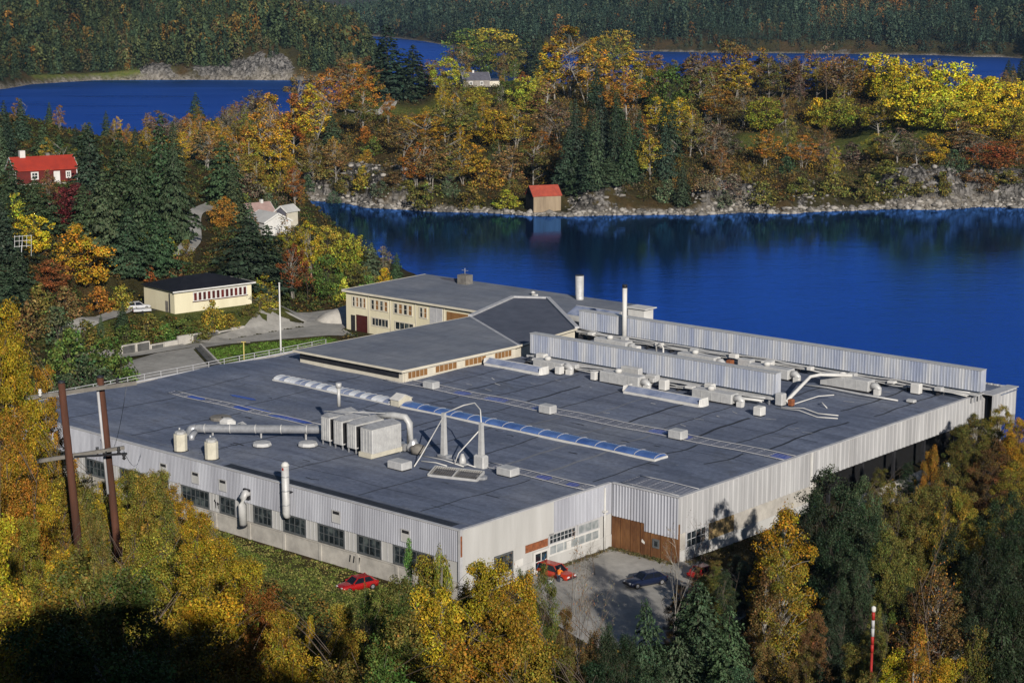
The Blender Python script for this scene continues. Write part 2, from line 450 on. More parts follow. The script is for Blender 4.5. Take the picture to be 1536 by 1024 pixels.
_ng = np.random.default_rng(3).random((256, 256))
def vnoise(x, y):
    xi, yi = np.floor(x).astype(int), np.floor(y).astype(int)
    fx, fy = x - xi, y - yi
    fx, fy = fx * fx * (3 - 2 * fx), fy * fy * (3 - 2 * fy)
    g = lambda i, j: _ng[i % 256, j % 256]
    return (g(xi, yi) * (1 - fx) + g(xi + 1, yi) * fx) * (1 - fy) + (g(xi, yi + 1) * (1 - fx) + g(xi + 1, yi + 1) * fx) * fy - 0.5
def fbm(x, y, o=4):
    s = 0; a = 1.0
    for k in range(o):
        s = s + a * vnoise(x * 2 ** k + 17 * k, y * 2 ** k + 31 * k); a *= 0.5
    return s

LAND_NEAR = [(76, 246), (112, 228), (200, 222), (420, 215), (420, -400), (-900, -400), (-900, 690), (-300, 700), (-190, 735), (-150, 850),
             (-80, 930), (0, 965), (150, 970), (320, 940), (430, 850), (450, 700), (400, 595), (250, 574), (200, 571), (159, 567), (146, 570), (131, 562),
             (118, 565), (104, 560), (92, 558), (84, 552), (70, 556), (57, 549), (46, 551), (30, 549), (17, 546), (5, 547.5), (-8, 556), (-22, 557), (-34, 563), (-45, 568),
             (-52, 580), (-62, 586), (-70, 590), (-72, 578), (-64, 560), (-58, 537), (-50, 500), (-40, 470), (-30, 430), (-14, 388), (2, 358), (4, 350), fw(-122, 124),
             fw(-64, 122), fw(-60, 104), fw(13, 104)]
LAND_LEFT = [(-700, 1150), (-345, 1210), (-338, 1240), (-336, 1290), (-304, 1345), (-240, 1352), (-160, 1345), (-128, 1340), (-106, 1352), (-102, 1470), (-118, 1650),
             (-141, 1900), (-196, 2400), (-300, 2600), (-400, 6500), (-4000, 6500), (-4000, 1150)]
LAND_FAR = [(-170, 2480), (-112, 2300), (-90, 2200), (-62, 2060), (-20, 1990), (60, 1960), (136, 1945), (228, 1890), (300, 1880), (359, 1855), (419, 1830), (440, 1790), (470, 1780), (500, 1700),
            (540, 1640), (800, 1600), (4000, 1500), (4000, 6500), (-380, 6500), (-290, 2700)]
SDF_CACHE = {}
FLATS = [([fw(-84, -2), fw(1, -2), fw(1, 23), fw(10.5, 23), fw(10.5, 101), fw(-62, 101), fw(-62, 93), fw(-84, 60)], 6.3, 7.0),
         ([fw(1, 2), fw(13, -3), fw(30, 6), fw(30, 22), fw(13, 27), fw(0, 24)], 6.45, 9.0),
         ([fw(-121, 93), fw(-62, 93), fw(-62, 119), fw(-121, 119)], 6.35, 5.0),
         ([fw(-86, 44), fw(-118, 36), fw(-127, 54), fw(-130, 80), fw(-138, 98), fw(-132, 116), fw(-120, 112), fw(-118, 94), fw(-86, 58)], 6.4, 7.0),
         ([(-74, 322), (-56, 322), (-44, 333), (-50, 348), (-66, 350), (-80, 340)], 9.5, 8.0),
         ([(-116, 394), (-92, 394), (-92, 412), (-116, 412)], 25.0, 10.0),
         ([(-64, 404), (-46, 404), (-46, 420), (-64, 420)], 12.5, 8.0),
         ([(2, 546), (16, 546), (18, 556), (4, 556)], 0.9, 5.0),
         ([(-28, 798), (0, 798), (0, 818), (-28, 818)], 24.3, 14.0)]

def rock_zone(x, y, d):
    """where bare cliff shows along the peninsula shore"""
    z = np.zeros_like(x)
    for x0, x1, a in ((-75, -40, .62), (-40, -24, .5), (16, 34, .6), (56, 78, .9), (84, 100, .35), (116, 175, 1.0), (175, 320, .7)):
        z = np.maximum(z, a * sstep(x0 - 4, x0 + 4, x) * sstep(x1 + 4, x1 - 4, x))
    return z * sstep(540, 548, y) * sstep(26, 12, d)

def H(x, y):
    x = np.atleast_1d(np.asarray(x, float)); y = np.atleast_1d(np.asarray(y, float))
    P = np.stack([x, y], 1)
    dA, dB, dC = sdf(P, LAND_NEAR), sdf(P, LAND_LEFT), sdf(P, LAND_FAR)
    t = np.where(y > 0, np.hypot(0.6 * x, y), 0)
    h = np.interp(t, [0, 5, 15, 30, 45, 70, 100, 130, 150, 162, 172], [66.2, 64.8, 58, 47.5, 40, 30.5, 21, 13, 9, 7.2, 6.4])
    h = h + np.where(y < 0, np.minimum(-y * 0.16, 14), 0)
    h = h + 7.0 * np.exp(-((x - 4.5) ** 2 / 80 + (y + 6.5) ** 2 / 12.5))     # rocky knoll behind the viewpoint
    h = h + sstep(4, -42, x) * np.interp(t, [0, 15, 45, 75, 110, 150, 185, 230], [0, 2, 9, 12, 12, 6.5, 1.5, 0])
    h = h + 0.16 * np.clip(-(x + 62), 0, 80) * sstep(190, 240, y) * sstep(330, 270, y)
    left = 6.4 + np.minimum(0.29 * np.clip(-(x + 46), 0, 999), 26) + 0.3 * fbm(x / 20, y / 20)
    h = h + (left - h) * sstep(290, 345, y)
    d = np.maximum(dA, 0)
    crag = np.clip(0.75 + 1.1 * fbm(x / 38, y / 60, 3), 0.15, 1.5)
    rk = rock_zone(x, y, d)
    pen = (9.5 * crag + 3.5 * rk) * (1 - np.exp(-d / (8.0 - 4.6 * rk))) + 9.5 * sstep(10, 90, d) + 6 * sstep(90, 220, d) + 1.6 * fbm(x / 30, y / 30) * sstep(5, 30, d)
    pen = pen + (2.2 + 3.4 * rk) * fbm(x / 7, y / 9, 4) * np.exp(-((d - 9) / 8) ** 2)
    pen = pen + 1.5 * rk * fbm(x / 3.2, y / 4, 2) * sstep(1.5, 5, d)
    pen = pen * (1 - .55 * sstep(-62, -115, x) * sstep(15, 40, d))
    h = h + (pen - h) * sstep(505, 565, y)
    rough = sstep(4, 30, d)
    h = h + np.where(y > 20, (0.8 * fbm(x / 14, y / 14, 3)) * rough * sstep(30, 90, t + 0 * x), 0)
    for poly, z, bl in FLATS:
        k = sstep(-bl, 0, sdf(P, poly)); h = h + (z - h) * k
    h = h * sstep(0, 5, d) + 0.25 * sstep(0, 1.5, d)
    hb = 12 * (1 - np.exp(-np.maximum(dB, 0) / 8)) * np.clip(0.85 + 1.3 * fbm(x / 45, y / 60, 2), .15, 1.5) * sstep(-300, -262, x) * sstep(-135, -165, x) + 0.24 * np.maximum(dB, 0) + 7 * fbm(x / 90, y / 90) * sstep(10, 80, dB) + 3.0 * sstep(0, 6, dB)
    hb = np.minimum(hb, 170)
    hc = 4 * (1 - np.exp(-np.maximum(dC, 0) / 10)) + 0.115 * np.maximum(dC, 0) + 16 * fbm(x / 160, y / 160) * sstep(20, 160, dC) + 7 * sstep(8, 22, dC)
    hc = np.minimum(hc, 260)
    out = np.where(dA > 0, h, np.where(dB > 0, hb, np.where(dC > 0, hc, 0)))
    dm = np.maximum(np.maximum(dA, dB), dC)
    out = np.where(dm <= 0, np.maximum(dm * 0.45, -8), out)
    return out

def H1(x, y): return float(H([x], [y])[0])

def ground_at(px, py, far=3200):
    """where the sight line through this point of the photograph meets the land"""
    d = ray(px, py); hd = math.hypot(d[0], d[1])
    ts = np.concatenate([np.arange(30, 340, 1.5), np.arange(340, 1000, 3), np.arange(1000, far, 10)])
    X, Y, Z = d[0] * ts / hd, d[1] * ts / hd, CAMZ + d[2] * ts / hd
    below = Z < np.maximum(H(X, Y), 0.0)
    i = int(np.argmax(below)) if below.any() else len(ts) - 1
    return float(X[i]), float(Y[i]), float(max(H1(X[i], Y[i]), 0)), float(ts[i])

def terrain():
    az = np.concatenate([np.arange(-180, -26, 7), np.arange(-26, -17, 1.0), np.arange(-17, 17.01, 0.12), np.arange(18, 27, 1.0), np.arange(27, 180, 7)])
    r = np.concatenate([[0.03], np.arange(1.5, 60, 1.5), np.arange(60, 160, 2.5), np.arange(160, 350, 2.0), np.arange(350, 535, 4), np.arange(535, 620, 1.6), np.arange(620, 760, 4),
                        np.arange(760, 1320, 14), np.arange(1320, 1420, 4), np.arange(1420, 1800, 14), np.arange(1800, 2040, 6), np.arange(2040, 2700, 20), np.geomspace(2700, 6400, 34)])
    A, Rr = np.meshgrid(np.radians(az), r, indexing='ij')
    X, Y = (Rr * np.sin(A)).ravel(), (Rr * np.cos(A)).ravel()
    Z = H(X, Y)
    na, nr = len(az), len(r)
    V = np.stack([X, Y, Z], 1)
    i, j = np.meshgrid(np.arange(na), np.arange(nr - 1), indexing='ij')
    i2 = (i + 1) % na
    Q = np.stack([i * nr + j, i * nr + j + 1, i2 * nr + j + 1, i2 * nr + j], -1).reshape(-1, 4)[:, ::-1]
    me = np_mesh('ground', V, Q, [ground_mat()], smooth=True)
    g = np.zeros(len(V))
    P = V[:, :2]
    for poly, soft in MEADOWS: g = np.maximum(g, sstep(-soft, soft, sdf(P, poly)))
    a = me.attributes.new('meadow', 'FLOAT', 'POINT'); a.data.foreach_set('value', g.astype(np.float32))
    dA = sdf(P, LAND_NEAR); dm = np.maximum(dA, np.maximum(sdf(P, LAND_LEFT), sdf(P, LAND_FAR)))
    sh = (1 - (dB_ := sdf(P, LAND_LEFT) > 0) * (V[:, 0] > -150) * (V[:, 1] > 1355)) * (1 - sstep(1.0, 2.8, dm + 2.2 * fbm(V[:, 0] / 7, V[:, 1] / 7))) * (V[:, 1] > 400)
    dB = sdf(P, LAND_LEFT)
    rk = np.maximum(rock_zone(V[:, 0], V[:, 1], np.maximum(dA, 0)) * (dA > 0), (dB > 0) * sstep(20, 9, dB) * sstep(-285, -262, V[:, 0]) * sstep(-150, -168, V[:, 0]) * sstep(-.55, .0, fbm(V[:, 0] / 22, V[:, 1] / 14)))
    rk = np.maximum(rk, .55 * (sdf(P, LAND_FAR) > 0) * sstep(16, 5, sdf(P, LAND_FAR)) * sstep(-.2, .3, fbm(V[:, 0] / 40, V[:, 1] / 40)))
    rk = np.maximum(rk, .30 * (dA > 0) * (V[:, 1] > 540) * sstep(16, 6, dA))
    a = me.attributes.new('rock', 'FLOAT', 'POINT'); a.data.foreach_set('value', rk.astype(np.float32))
    a = me.attributes.new('shore', 'FLOAT', 'POINT'); a.data.foreach_set('value', sh.astype(np.float32))
    o = link(bpy.data.objects.new('ground', me))
    o['kind'] = 'structure'; o['label'] = 'hilly ground of grass, soil and bare grey rock down to the shore'
    return o

MEADOWS = [([fw(-75, -3.5), fw(-2, -3.5), fw(2, -8), fw(-6, -22), fw(-40, -26), fw(-70, -14)], 3),        # bank below the long wall
           ([fw(-88, 52), fw(-107, 58), fw(-122.3, 65), fw(-121.5, 72), fw(-118, 81), fw(-115, 88), fw(-108, 86), fw(-90, 60)], 2),
           ([(-78, 300), (-52, 318), (-42, 330), (-40, 345), (-60, 330), (-82, 318)], 4),
           ([(-62, 700), (-40, 705), (-26, 790), (-60, 800), (-66, 760)], 8),
           ([(66, 635), (150, 625), (150, 668), (70, 672)], 8),
           ([(112, 575), (135, 575), (140, 600), (110, 605)], 5),
           ([(-336, 1300), (-304, 1346), (-250, 1353), (-250, 1359), (-306, 1353), (-342, 1305)], 2)]

def ground_mat():
    M = NT('ground_cover')
    geo = M.n('ShaderNodeNewGeometry')
    P = geo.outputs['Position']
    nz = M.n('ShaderNodeSeparateXYZ'); M.l(geo.outputs['Normal'], nz.inputs[0])
    n1 = M.noise(0.035, 6, 0.65, P); n2 = M.noise(0.35, 6, 0.7, P); n3 = M.noise(2.2, 4, 0.65, P)
    soil = M.ramp(n1, [(0.3, (0.030, 0.028, 0.014)), (0.48, (0.055, 0.050, 0.020)), (0.6, (0.075, 0.050, 0.022)), (0.75, (0.050, 0.055, 0.020))])
    soil = M.mix(0.7, soil, M.ramp(n2, [(0.3, (0.45, 0.45, 0.45)), (0.7, (1.4, 1.35, 1.3))]), 'MULTIPLY')
    grass = M.ramp(n2, [(0.3, (0.075, 0.100, 0.020)), (0.5, (0.125, 0.150, 0.032)), (0.7, (0.19, 0.175, 0.055))])
    grass = M.mix(0.5, grass, M.ramp(n3, [(0.3, (0.6, 0.6, 0.6)), (0.7, (1.25, 1.25, 1.25))]), 'MULTIPLY')
    me = M.n('ShaderNodeAttribute', attribute_name='meadow').outputs['Fac']
    c = M.mix(me, soil, grass)
    mp = M.n('ShaderNodeMapping'); mp.inputs['Scale'].default_value = (1, 1, 0.3); M.l(P, mp.inputs['Vector'])
    rk = M.noise(0.45, 8, 0.72, mp.outputs['Vector'], 1.2)
    vo = M.n('ShaderNodeTexVoronoi', feature='DISTANCE_TO_EDGE'); vo.inputs['Scale'].default_value = 0.22
    wv = M.n('ShaderNodeVectorMath', operation='ADD'); nv = M.n('ShaderNodeTexNoise'); nv.inputs['Scale'].default_value = 0.5; M.l(P, nv.inputs['Vector']); ms = M.n('ShaderNodeVectorMath', operation='SCALE'); ms.inputs['Scale'].default_value = 5.0; M.l(nv.outputs['Color'], ms.inputs[0]); M.l(mp.outputs['Vector'], wv.inputs[0]); M.l(ms.outputs[0], wv.inputs[1]); M.l(wv.outputs[0], vo.inputs['Vector'])
    crack = M.ramp(vo.outputs['Distance'], [(0.0, (0.12, 0.12, 0.12)), (0.10, (0.75, 0.75, 0.75)), (0.25, (1, 1, 1))])
    rock = M.ramp(rk, [(0.36, (0.035, 0.032, 0.028)), (0.46, (0.13, 0.122, 0.112)), (0.58, (0.27, 0.255, 0.24)), (0.72, (0.40, 0.38, 0.36))])
    rka = M.n('ShaderNodeAttribute', attribute_name='rock').outputs['Fac']
    n5 = M.noise(0.16, 7, 0.72, P)
    slope = M.math('ADD', rka, M.math('MULTIPLY', M.math('SUBTRACT', n5, 0.5), 2.2))
    rf = M.ramp(slope, [(0.50, (0, 0, 0)), (0.62, (1, 1, 1))])
    sep = M.n('ShaderNodeSeparateColor'); M.l(rf, sep.inputs[0])
    rock = M.mix(1.0, rock, crack, 'MULTIPLY')
    c = M.mix(sep.outputs[0], c, rock)
    shore = M.n('ShaderNodeAttribute', attribute_name='shore').outputs['Fac']
    c = M.mix(shore, c, M.ramp(M.noise(0.5, 6, 0.7, P), [(0.38, (0.07, 0.06, 0.05)), (0.5, (0.24, 0.215, 0.18)), (0.66, (0.42, 0.385, 0.34))]))
    M.base(c); M.bump(M.math('ADD', n2, M.math('MULTIPLY', rk, 1.5)), 0.9, 0.8)
    return M.set(0.95, 0, 0.1)

ground = terrain()

def water():
    M = NT('fjord_water')
    P = M.world()
    mp = M.n('ShaderNodeMapping'); mp.inputs['Scale'].default_value = (0.45, 0.8, 1); M.l(P, mp.inputs['Vector'])
    a = M.noise(0.9, 3, 0.6, mp.outputs['Vector']); b = M.noise(0.16, 3, 0.55, mp.outputs['Vector'])
    calm = M.noise(0.012, 4, 0.6, P)
    hgt = M.math('ADD', M.math('MULTIPLY', a, 0.8), M.math('MULTIPLY', b, 1.0))
    bp = M.n('ShaderNodeBump'); bp.inputs['Distance'].default_value = 0.5
    sp = M.n('ShaderNodeSeparateXYZ'); M.l(P, sp.inputs[0])          # wind reaches the open water, the far shore lies in the lee
    mr = M.n('ShaderNodeMapRange'); mr.inputs['From Min'].default_value = 530; mr.inputs['From Max'].default_value = 310; mr.inputs['To Min'].default_value = 0.05; mr.inputs['To Max'].default_value = 0.34
    M.l(M.math('ADD', sp.outputs['Y'], M.math('MULTIPLY', calm, 60.0)), mr.inputs['Value'])
    m2 = M.n('ShaderNodeMapRange'); m2.inputs['From Min'].default_value = 620; m2.inputs['From Max'].default_value = 720; m2.inputs['To Min'].default_value = 0.0; m2.inputs['To Max'].default_value = 0.5; M.l(sp.outputs['Y'], m2.inputs['Value'])
    M.l(M.math('ADD', mr.outputs['Result'], m2.outputs['Result']), bp.inputs['Strength'])
    M.l(hgt, bp.inputs['Height'])
    gl = M.n('ShaderNodeBsdfGlossy'); gl.inputs['Roughness'].default_value = 0.07
    wind = M.noise(1.0, 4, 0.65, M.world((0.006, 0.022, 1)))           # darker and paler lanes of wind
    rough = M.math('ADD', M.math('ADD', M.math('MULTIPLY', mr.outputs['Result'], 0.45), 0.035), M.math('MULTIPLY', m2.outputs['Result'], 0.55))
    M.l(M.math('MULTIPLY', rough, M.math('ADD', M.math('MULTIPLY', wind, 1.6), 0.2)), gl.inputs['Roughness'])
    gl.inputs['Color'].default_value = (0.075, 0.235, 0.78, 1)
    M.l(bp.outputs['Normal'], gl.inputs['Normal'])
    df = M.n('ShaderNodeBsdfDiffuse'); df.inputs['Color'].default_value = (0.003, 0.008, 0.022, 1)
    ad = M.n('ShaderNodeAddShader'); M.l(gl.outputs[0], ad.inputs[0]); M.l(df.outputs[0], ad.inputs[1])
    M.l(ad.outputs[0], M.t.nodes['Material Output'].inputs['Surface'])
    mb = MB()
    n = 96
    v = [(0, 1500, 0)] + [(6300 * math.sin(2 * math.pi * k / n), 1500 + 6300 * math.cos(2 * math.pi * k / n), 0) for k in range(n)]
    mb.add(v, [(0, 1 + (k + 1) % n, 1 + k) for k in range(n)])
    o = mb.build('water', [M.m])
    o['kind'] = 'structure'; o['label'] = 'deep blue fjord water with fine ripples'
    return o
water()

def sheet(name, poly, off, mat, label, step=3.0, zfix=None):
    """a paved sheet laid on the ground, cut into small cells so that it follows it"""
    import bmesh
    bm = bmesh.new()
    bm.faces.new([bm.verts.new((x, y, 0)) for x, y in poly])
    xs = [p[0] for p in poly]; ys = [p[1] for p in poly]
    for k in np.arange(min(xs) + step, max(xs), step):
        bmesh.ops.bisect_plane(bm, geom=bm.verts[:] + bm.edges[:] + bm.faces[:], plane_co=(k, 0, 0), plane_no=(1, 0, 0))
    for k in np.arange(min(ys) + step, max(ys), step):
        bmesh.ops.bisect_plane(bm, geom=bm.verts[:] + bm.edges[:] + bm.faces[:], plane_co=(0, k, 0), plane_no=(0, 1, 0))
    co = [v.co for v in bm.verts]
    zz = H([c.x for c in co], [c.y for c in co])
    for c, z in zip(co, zz): c.z = (zfix if zfix is not None else z) + off
    bmesh.ops.recalc_face_normals(bm, faces=bm.faces[:])
    me = bpy.data.meshes.new(name); bm.to_mesh(me); bm.free()
    me.materials.append(MAT[mat])
    o = link(bpy.data.objects.new(name, me)); o['kind'] = 'structure'; o['label'] = label
    return o

def ribbon(name, pts, width, off, mat, label, step=2.5):
    pts = [Vector((p[0], p[1], 0)) for p in pts]
    out = []
    for p, q in zip(pts, pts[1:]):
        n = max(1, int((q - p).length / step))
        out += [p.lerp(q, k / n) for k in range(n)]
    out.append(pts[-1])
    for _ in range(3):
        out = [out[0]] + [(out[i - 1] + out[i] * 2 + out[i + 1]) / 4 for i in range(1, len(out) - 1)] + [out[-1]]
    V = []
    for i, p in enumerate(out):
        d = (out[min(i + 1, len(out) - 1)] - out[max(i - 1, 0)]).normalized(); nx = Vector((-d.y, d.x, 0))
        for s in (-0.5, -0.17, 0.17, 0.5): V.append(p + nx * width * s)
    zz = H([v.x for v in V], [v.y for v in V])
    mb = MB()
    fs = [(4 * i + k, 4 * i + k + 1, 4 * i + 5 + k, 4 * i + 4 + k) for i in range(len(out) - 1) for k in range(3)]
    mb.add([(v.x, v.y, z + off) for v, z in zip(V, zz)], fs)
    o = mb.build(name, [mat]); o['kind'] = 'structure'; o['label'] = label
    return o
# ------------------------------------------------------------------ the factory
GZ = 6.45                                       # yard level
def pr(profile):                                # piecewise heights
    xs, zs = zip(*profile); return lambda q: float(np.interp(q, xs, zs))
roof_v = pr([(0, 7.5), (9, 7.62), (21, 7.32), (36, 7.72), (47, 7.30), (60, 7.62), (74, 7.36), (88, 7.50), (95, 7.45)])

def roof_z(a, b):                               # height of the roof above the yard
    return roof_v(b) + 0.045 * math.sin(a * 2 * math.pi / 13.2) * min(1, max(0, (b - 2) / 4))

factory = thing('factory_building', 'long grey factory hall with ribbed metal cladding and a huge flat dark roof', 'factory', F(0, 0, GZ), FRZ)

def window(parent, axis, p0, p1, z0, z1, off, nx, nz, glass='glass', frame='grey_frame', fw_=0.07, dep=0.08, name='window'):
    """glazing with a frame standing proud of the wall. axis 'a': in plane b=off facing -b; axis 'b': in plane a=off facing +a"""
    m = MB()
    if axis == 'a': m.box(p0, p1, off - 0.02, off + 0.02, z0, z1)
    else: m.box(off - 0.02, off + 0.02, p0, p1, z0, z1)
    o = m.build(name, [glass], parent)
    f = MB()
    def bar(q0, q1, y0, y1):
        if axis == 'a': f.box(q0, q1, off - dep, off + 0.025, y0, y1)
        else: f.box(off - 0.025, off + dep, q0, q1, y0, y1)
    e = fw_ * 1.4
    bar(p0 - e, p0 + e, z0 - e, z1 + e); bar(p1 - e, p1 + e, z0 - e, z1 + e)
    bar(p0 + e, p1 - e, z0 - e, z0 + e); bar(p0 + e, p1 - e, z1 - e, z1 + e)
    dep2 = dep; dep = dep * 0.7
    for k in range(1, nx):
        q = p0 + (p1 - p0) * k / nx; bar(q - fw_ / 2, q + fw_ / 2, z0 + e, z1 - e)
    dep = dep2 * 0.5
    for k in range(1, nz):
        q = z0 + (z1 - z0) * k / nz; bar(p0 + e, p1 - e, q - fw_ / 2, q + fw_ / 2)
    f.build('window_frame', [frame], o)
    return o

def build_factory():
    P = factory
    # --- roof: one membrane with its seams, tar strips and lighter repair strips
    V, Q, idx = [], [], {}
    def vid(a, b):
        k = (round(a, 3), round(b, 3))
        if k not in idx:
            idx[k] = len(V); V.append((a, b, roof_z(a, b)))
        return idx[k]
    m = MB()
    As = list(np.linspace(-82.5, -78, 4)) + list(np.linspace(-76.5, -56, 16)) + list(np.linspace(-54.5, 0, 40)) + [1.5, 3, 4.5, 6, 7.5, 9.2]
    Bs = [0, 2, 4, 6, 9, 12, 15, 18, 21, 24.5, 28, 32, 36, 40, 44, 47, 51, 55, 60, 65, 70, 74, 80, 88, 95]
    for a0, a1 in zip(As, As[1:]):
        for b0, b1 in zip(Bs, Bs[1:]):
            am, bm_ = (a0 + a1) / 2, (b0 + b1) / 2
            ok = (am < 0 or bm_ > 24.5) and not (am < -54.5 and bm_ > 60) and not (am < -56 and bm_ > 55)
            if ok: Q.append((vid(a0, b0), vid(a1, b0), vid(a1, b1), vid(a0, b1)))
    m.add(V, Q, 0, True)
    r = random.Random(5)
    def strip(pts, wd, mi, lift):
        vs = []
        for i, (a, b) in enumerate(pts):
            a2, b2 = pts[min(i + 1, len(pts) - 1)]; a1, b1 = pts[max(i - 1, 0)]
            d = Vector((a2 - a1, b2 - b1)).normalized(); n = Vector((-d.y, d.x)) * wd / 2
            for s in (-1, 1):
                q = (a + n.x * s, b + n.y * s); vs.append((*q, roof_z(*q) + lift))
        m.add(vs, [(2 * i, 2 * i + 2, 2 * i + 3, 2 * i + 1) for i in range(len(pts) - 1)], mi)
    def cross(a, b0, b1, wd, mi, bow=0.0, lift=0.03):
        n = max(3, int((b1 - b0) / 1.2))
        strip([(a + bow * math.sin(math.pi * k / n) + 0.1 * math.sin(k * 1.3 + a), b0 + (b1 - b0) * k / n) for k in range(n + 1)], wd, mi, lift)
    # seams across the hall, as the photograph shows them
    for a in (-71, -57.5, -44.5, -31, -17.5, -8):
        cross(a, 2.6, 20, 0.16, 1, 0.3)
    for a in (-75, -62, -49):
        cross(a + 2, 21.8, 34.5, 0.14, 1, 0.2)
    for a in (-35, -27, -19.5): cross(a, 22.4, 34.6, 0.18, 1, 0.2)
    for a in (-14.5, -8.6): cross(a, 22.4, 34.6, 0.38, 2)
    for a in (-2.2,): cross(a, 24, 34.6, 0.2, 1)
    for a, mi, wd in ((-62, 1, .2), (-53, 1, .15), (-43, 1, .22), (-33.5, 1, .15), (-25, 2, .3), (-17.5, 2, .34), (-10.5, 2, .34), (-3.5, 1, .3), (3.2, 1, .25)):
        cross(a, 37.4, 45.4, wd, mi, 0.5)
    for a, mi, wd in ((-50, 1, .25), (-45, 1, .5), (-39.5, 1, .3), (-34, 1, .6), (-28.5, 1, .3), (-22.5, 2, .35), (-17, 1, .6), (-11.5, 1, .3), (-6, 1, .7), (-0.5, 1, .35), (4.4, 1, .55)):
        cross(a, 49.2, r.uniform(60, 69), wd * .6, mi, r.uniform(-.5, .7))
    for a, wd in ((-47, .4), (-38, .5), (-29, .4), (-19, .5), (-9, .4), (0, 0.5), (5, .4)):
        cross(a, 72, 89, wd * .6, 1, r.uniform(-.4, .6))
    for b in (2.3,): strip([(-82 + k * 2, b) for k in range(42)], 0.10, 2, 0.03)
    for b in (12.5, 29.5): strip([(-82 + k * 2, b + .05 * math.sin(k)) for k in range(42)], 0.05, 2, 0.028)
    for b in (6.4, 42, 55.5, 80): strip([(-53 + k * 2, b + .06 * math.sin(k)) for k in range(26 if b < 24 else 31)], 0.06, 1, 0.026)
    # tarred strip behind the long parapet, with ragged dark patches
    strip([(-38 + k * 1.9, 1.15) for k in range(20)], 1.7, 1, 0.022)
    for k in range(26):
        a = r.uniform(-70, -2); b = r.choice([r.uniform(3, 19), r.uniform(23, 34), r.uniform(39, 45)])
        L = r.uniform(.5, 2.2); strip([(a, b), (a + L * .5, b + r.uniform(-.15, .15)), (a + L, b + r.uniform(-.2, .2))], r.uniform(.08, .28), 1, 0.034)
    for k in range(34):
        a = r.uniform(-48, 6); b = r.uniform(50, 69) if k % 3 else r.uniform(73, 88)
        L = r.uniform(.3, 1.5); t = r.uniform(-.6, .6); strip([(a, b), (a + L, b + t * L)], r.uniform(.06, .16), 3, 0.036)
    roof = m.build('roof', ['membrane', 'seam', 'seam_light', 'white'], P)
    # --- long front wall (faces the slope)
    c = MB()
    c.box(-82.5, -0.02, -0.06, 0.3, -1.5, 2.1)
    for k in range(14): c.box(-80 + k * 5.9, -79.6 + k * 5.9, -0.16, -0.062, -1.5, 2.05)
    c.box(-82.5, -0.02, -0.14, -0.062, 2.02, 2.14)
    c.build('concrete_base', ['concrete'], P)
    MB().box(-82.5, -0.02, 0.05, 0.32, 2.14, 4.42).build('wall', ['panel_white'], P)
    cl = MB(); cl.corr((-82.5, -0.05), (0.06, -0.05), 4.30, 7.62, 0.26, 0.035)
    cl.build('cladding', ['cladding'], P)
    MB().box(-82.5, 0.12, -0.16, 0.22, 7.62, 7.74).build('parapet_cap', ['trim'], P)
    spans = [(-49.13, -47.23), (-44.62, -39.74), (-37.71, -35.12), (-31.77, -28.83), (-26.72, -23.22), (-21.07, -17.07), (-14.9, -11.46), (-9.48, -3.77), (-56.5, -52), (-63.5, -59), (-70.5, -66), (-77.5, -73)]
    for x0, x1 in spans:
        window(P, 'a', x0, x1, 2.3, 4.2, 0.02, max(2, round((x1 - x0) / .8)), 2)
    for x0, x1 in zip([s[1] for s in sorted(spans)], [s[0] for s in sorted(spans)][1:]):
        n = max(1, round((x1 - x0) / .8))
        for k in range(n + 1):
            pp = MB(); q = x0 + 0.12 + (x1 - x0 - .24) * k / n; pp.box(q - .03, q + .03, 0.0, 0.052, 2.16, 4.28); pp.build('wall_batten', ['trim'], P)
    for x, rust in ((-47.86, 0), (-41.92, 0), (-37.0, 0), (-18.11, 0), (-7.61, 0)):
        h = MB(); h.box(x - .62, x + .62, -0.17, -0.125, 4.95, 6.25, 0)
        h.box(x - .66, x - .60, -.2, -.125, 4.9, 6.3, 1); h.box(x + .60, x + .66, -.2, -.125, 4.9, 6.3, 1); h.box(x - .6, x + .6, -.2, -.125, 4.9, 4.96, 1); h.box(x - .6, x + .6, -.2, -.125, 6.24, 6.3, 1)
        h.box(x - .5, x + .5, -.19, -.172, 5.86, 6.18, 2)
        h.build('hatch', ['panel_white', 'trim', 'dark_metal'], P)
    # marks painted on the wall
    m = MB(); x0, z0 = -38.95, 2.55
    m.add([(x0 + u, 0.044, z0 + v) for u, v in ((0, .75), (.12, 1.0), (.25, 1.02), (.30, .8), (.55, .78), (.85, .72), (1.05, .55), (.92, .58), (.85, .45), (.86, .0), (.74, .0), (.70, .38), (.42, .42), (.40, .0), (.28, .0), (.26, .50), (.18, .72))],
          [(0, 1, 2, 3, 16), (3, 4, 15, 16), (4, 12, 13, 14, 15), (4, 5, 11, 12), (5, 6, 7, 8, 11), (8, 9, 10, 11)]); m.build('painted_animal', ['dark_metal'], P)
    for u in (-16.2, -15.6, -14.8):
        m = MB(); m.add([(u, -.148, 1.0), (u + .14, -.148, 1.0), (u + .30, -.148, 1.75), (u + .12, -.148, 1.8)], [(0, 1, 2, 3)]); m.build('paint_stroke', ['dark_metal'], P)
    # --- short wall beside the yard (a = 0)
    c = MB(); c.box(-0.3, 0.06, -0.06, 24.48, -0.6, 1.7)
    c.build('concrete_base', ['panel_white'], P)
    MB().box(-0.3, -0.02, 0.05, 24.49, 1.7, 4.6).build('wall', ['panel_white'], P)
    c = MB(); c.box(-0.02, 0.10, 0.0, 14.5, 3.9, 7.62); 
    for k in range(1, 9): c.box(0.10, 0.112, k * 1.61 - .015, k * 1.61 + .015, 3.95, 7.6)
    c.build('smooth_panel', ['panel_white'], P)
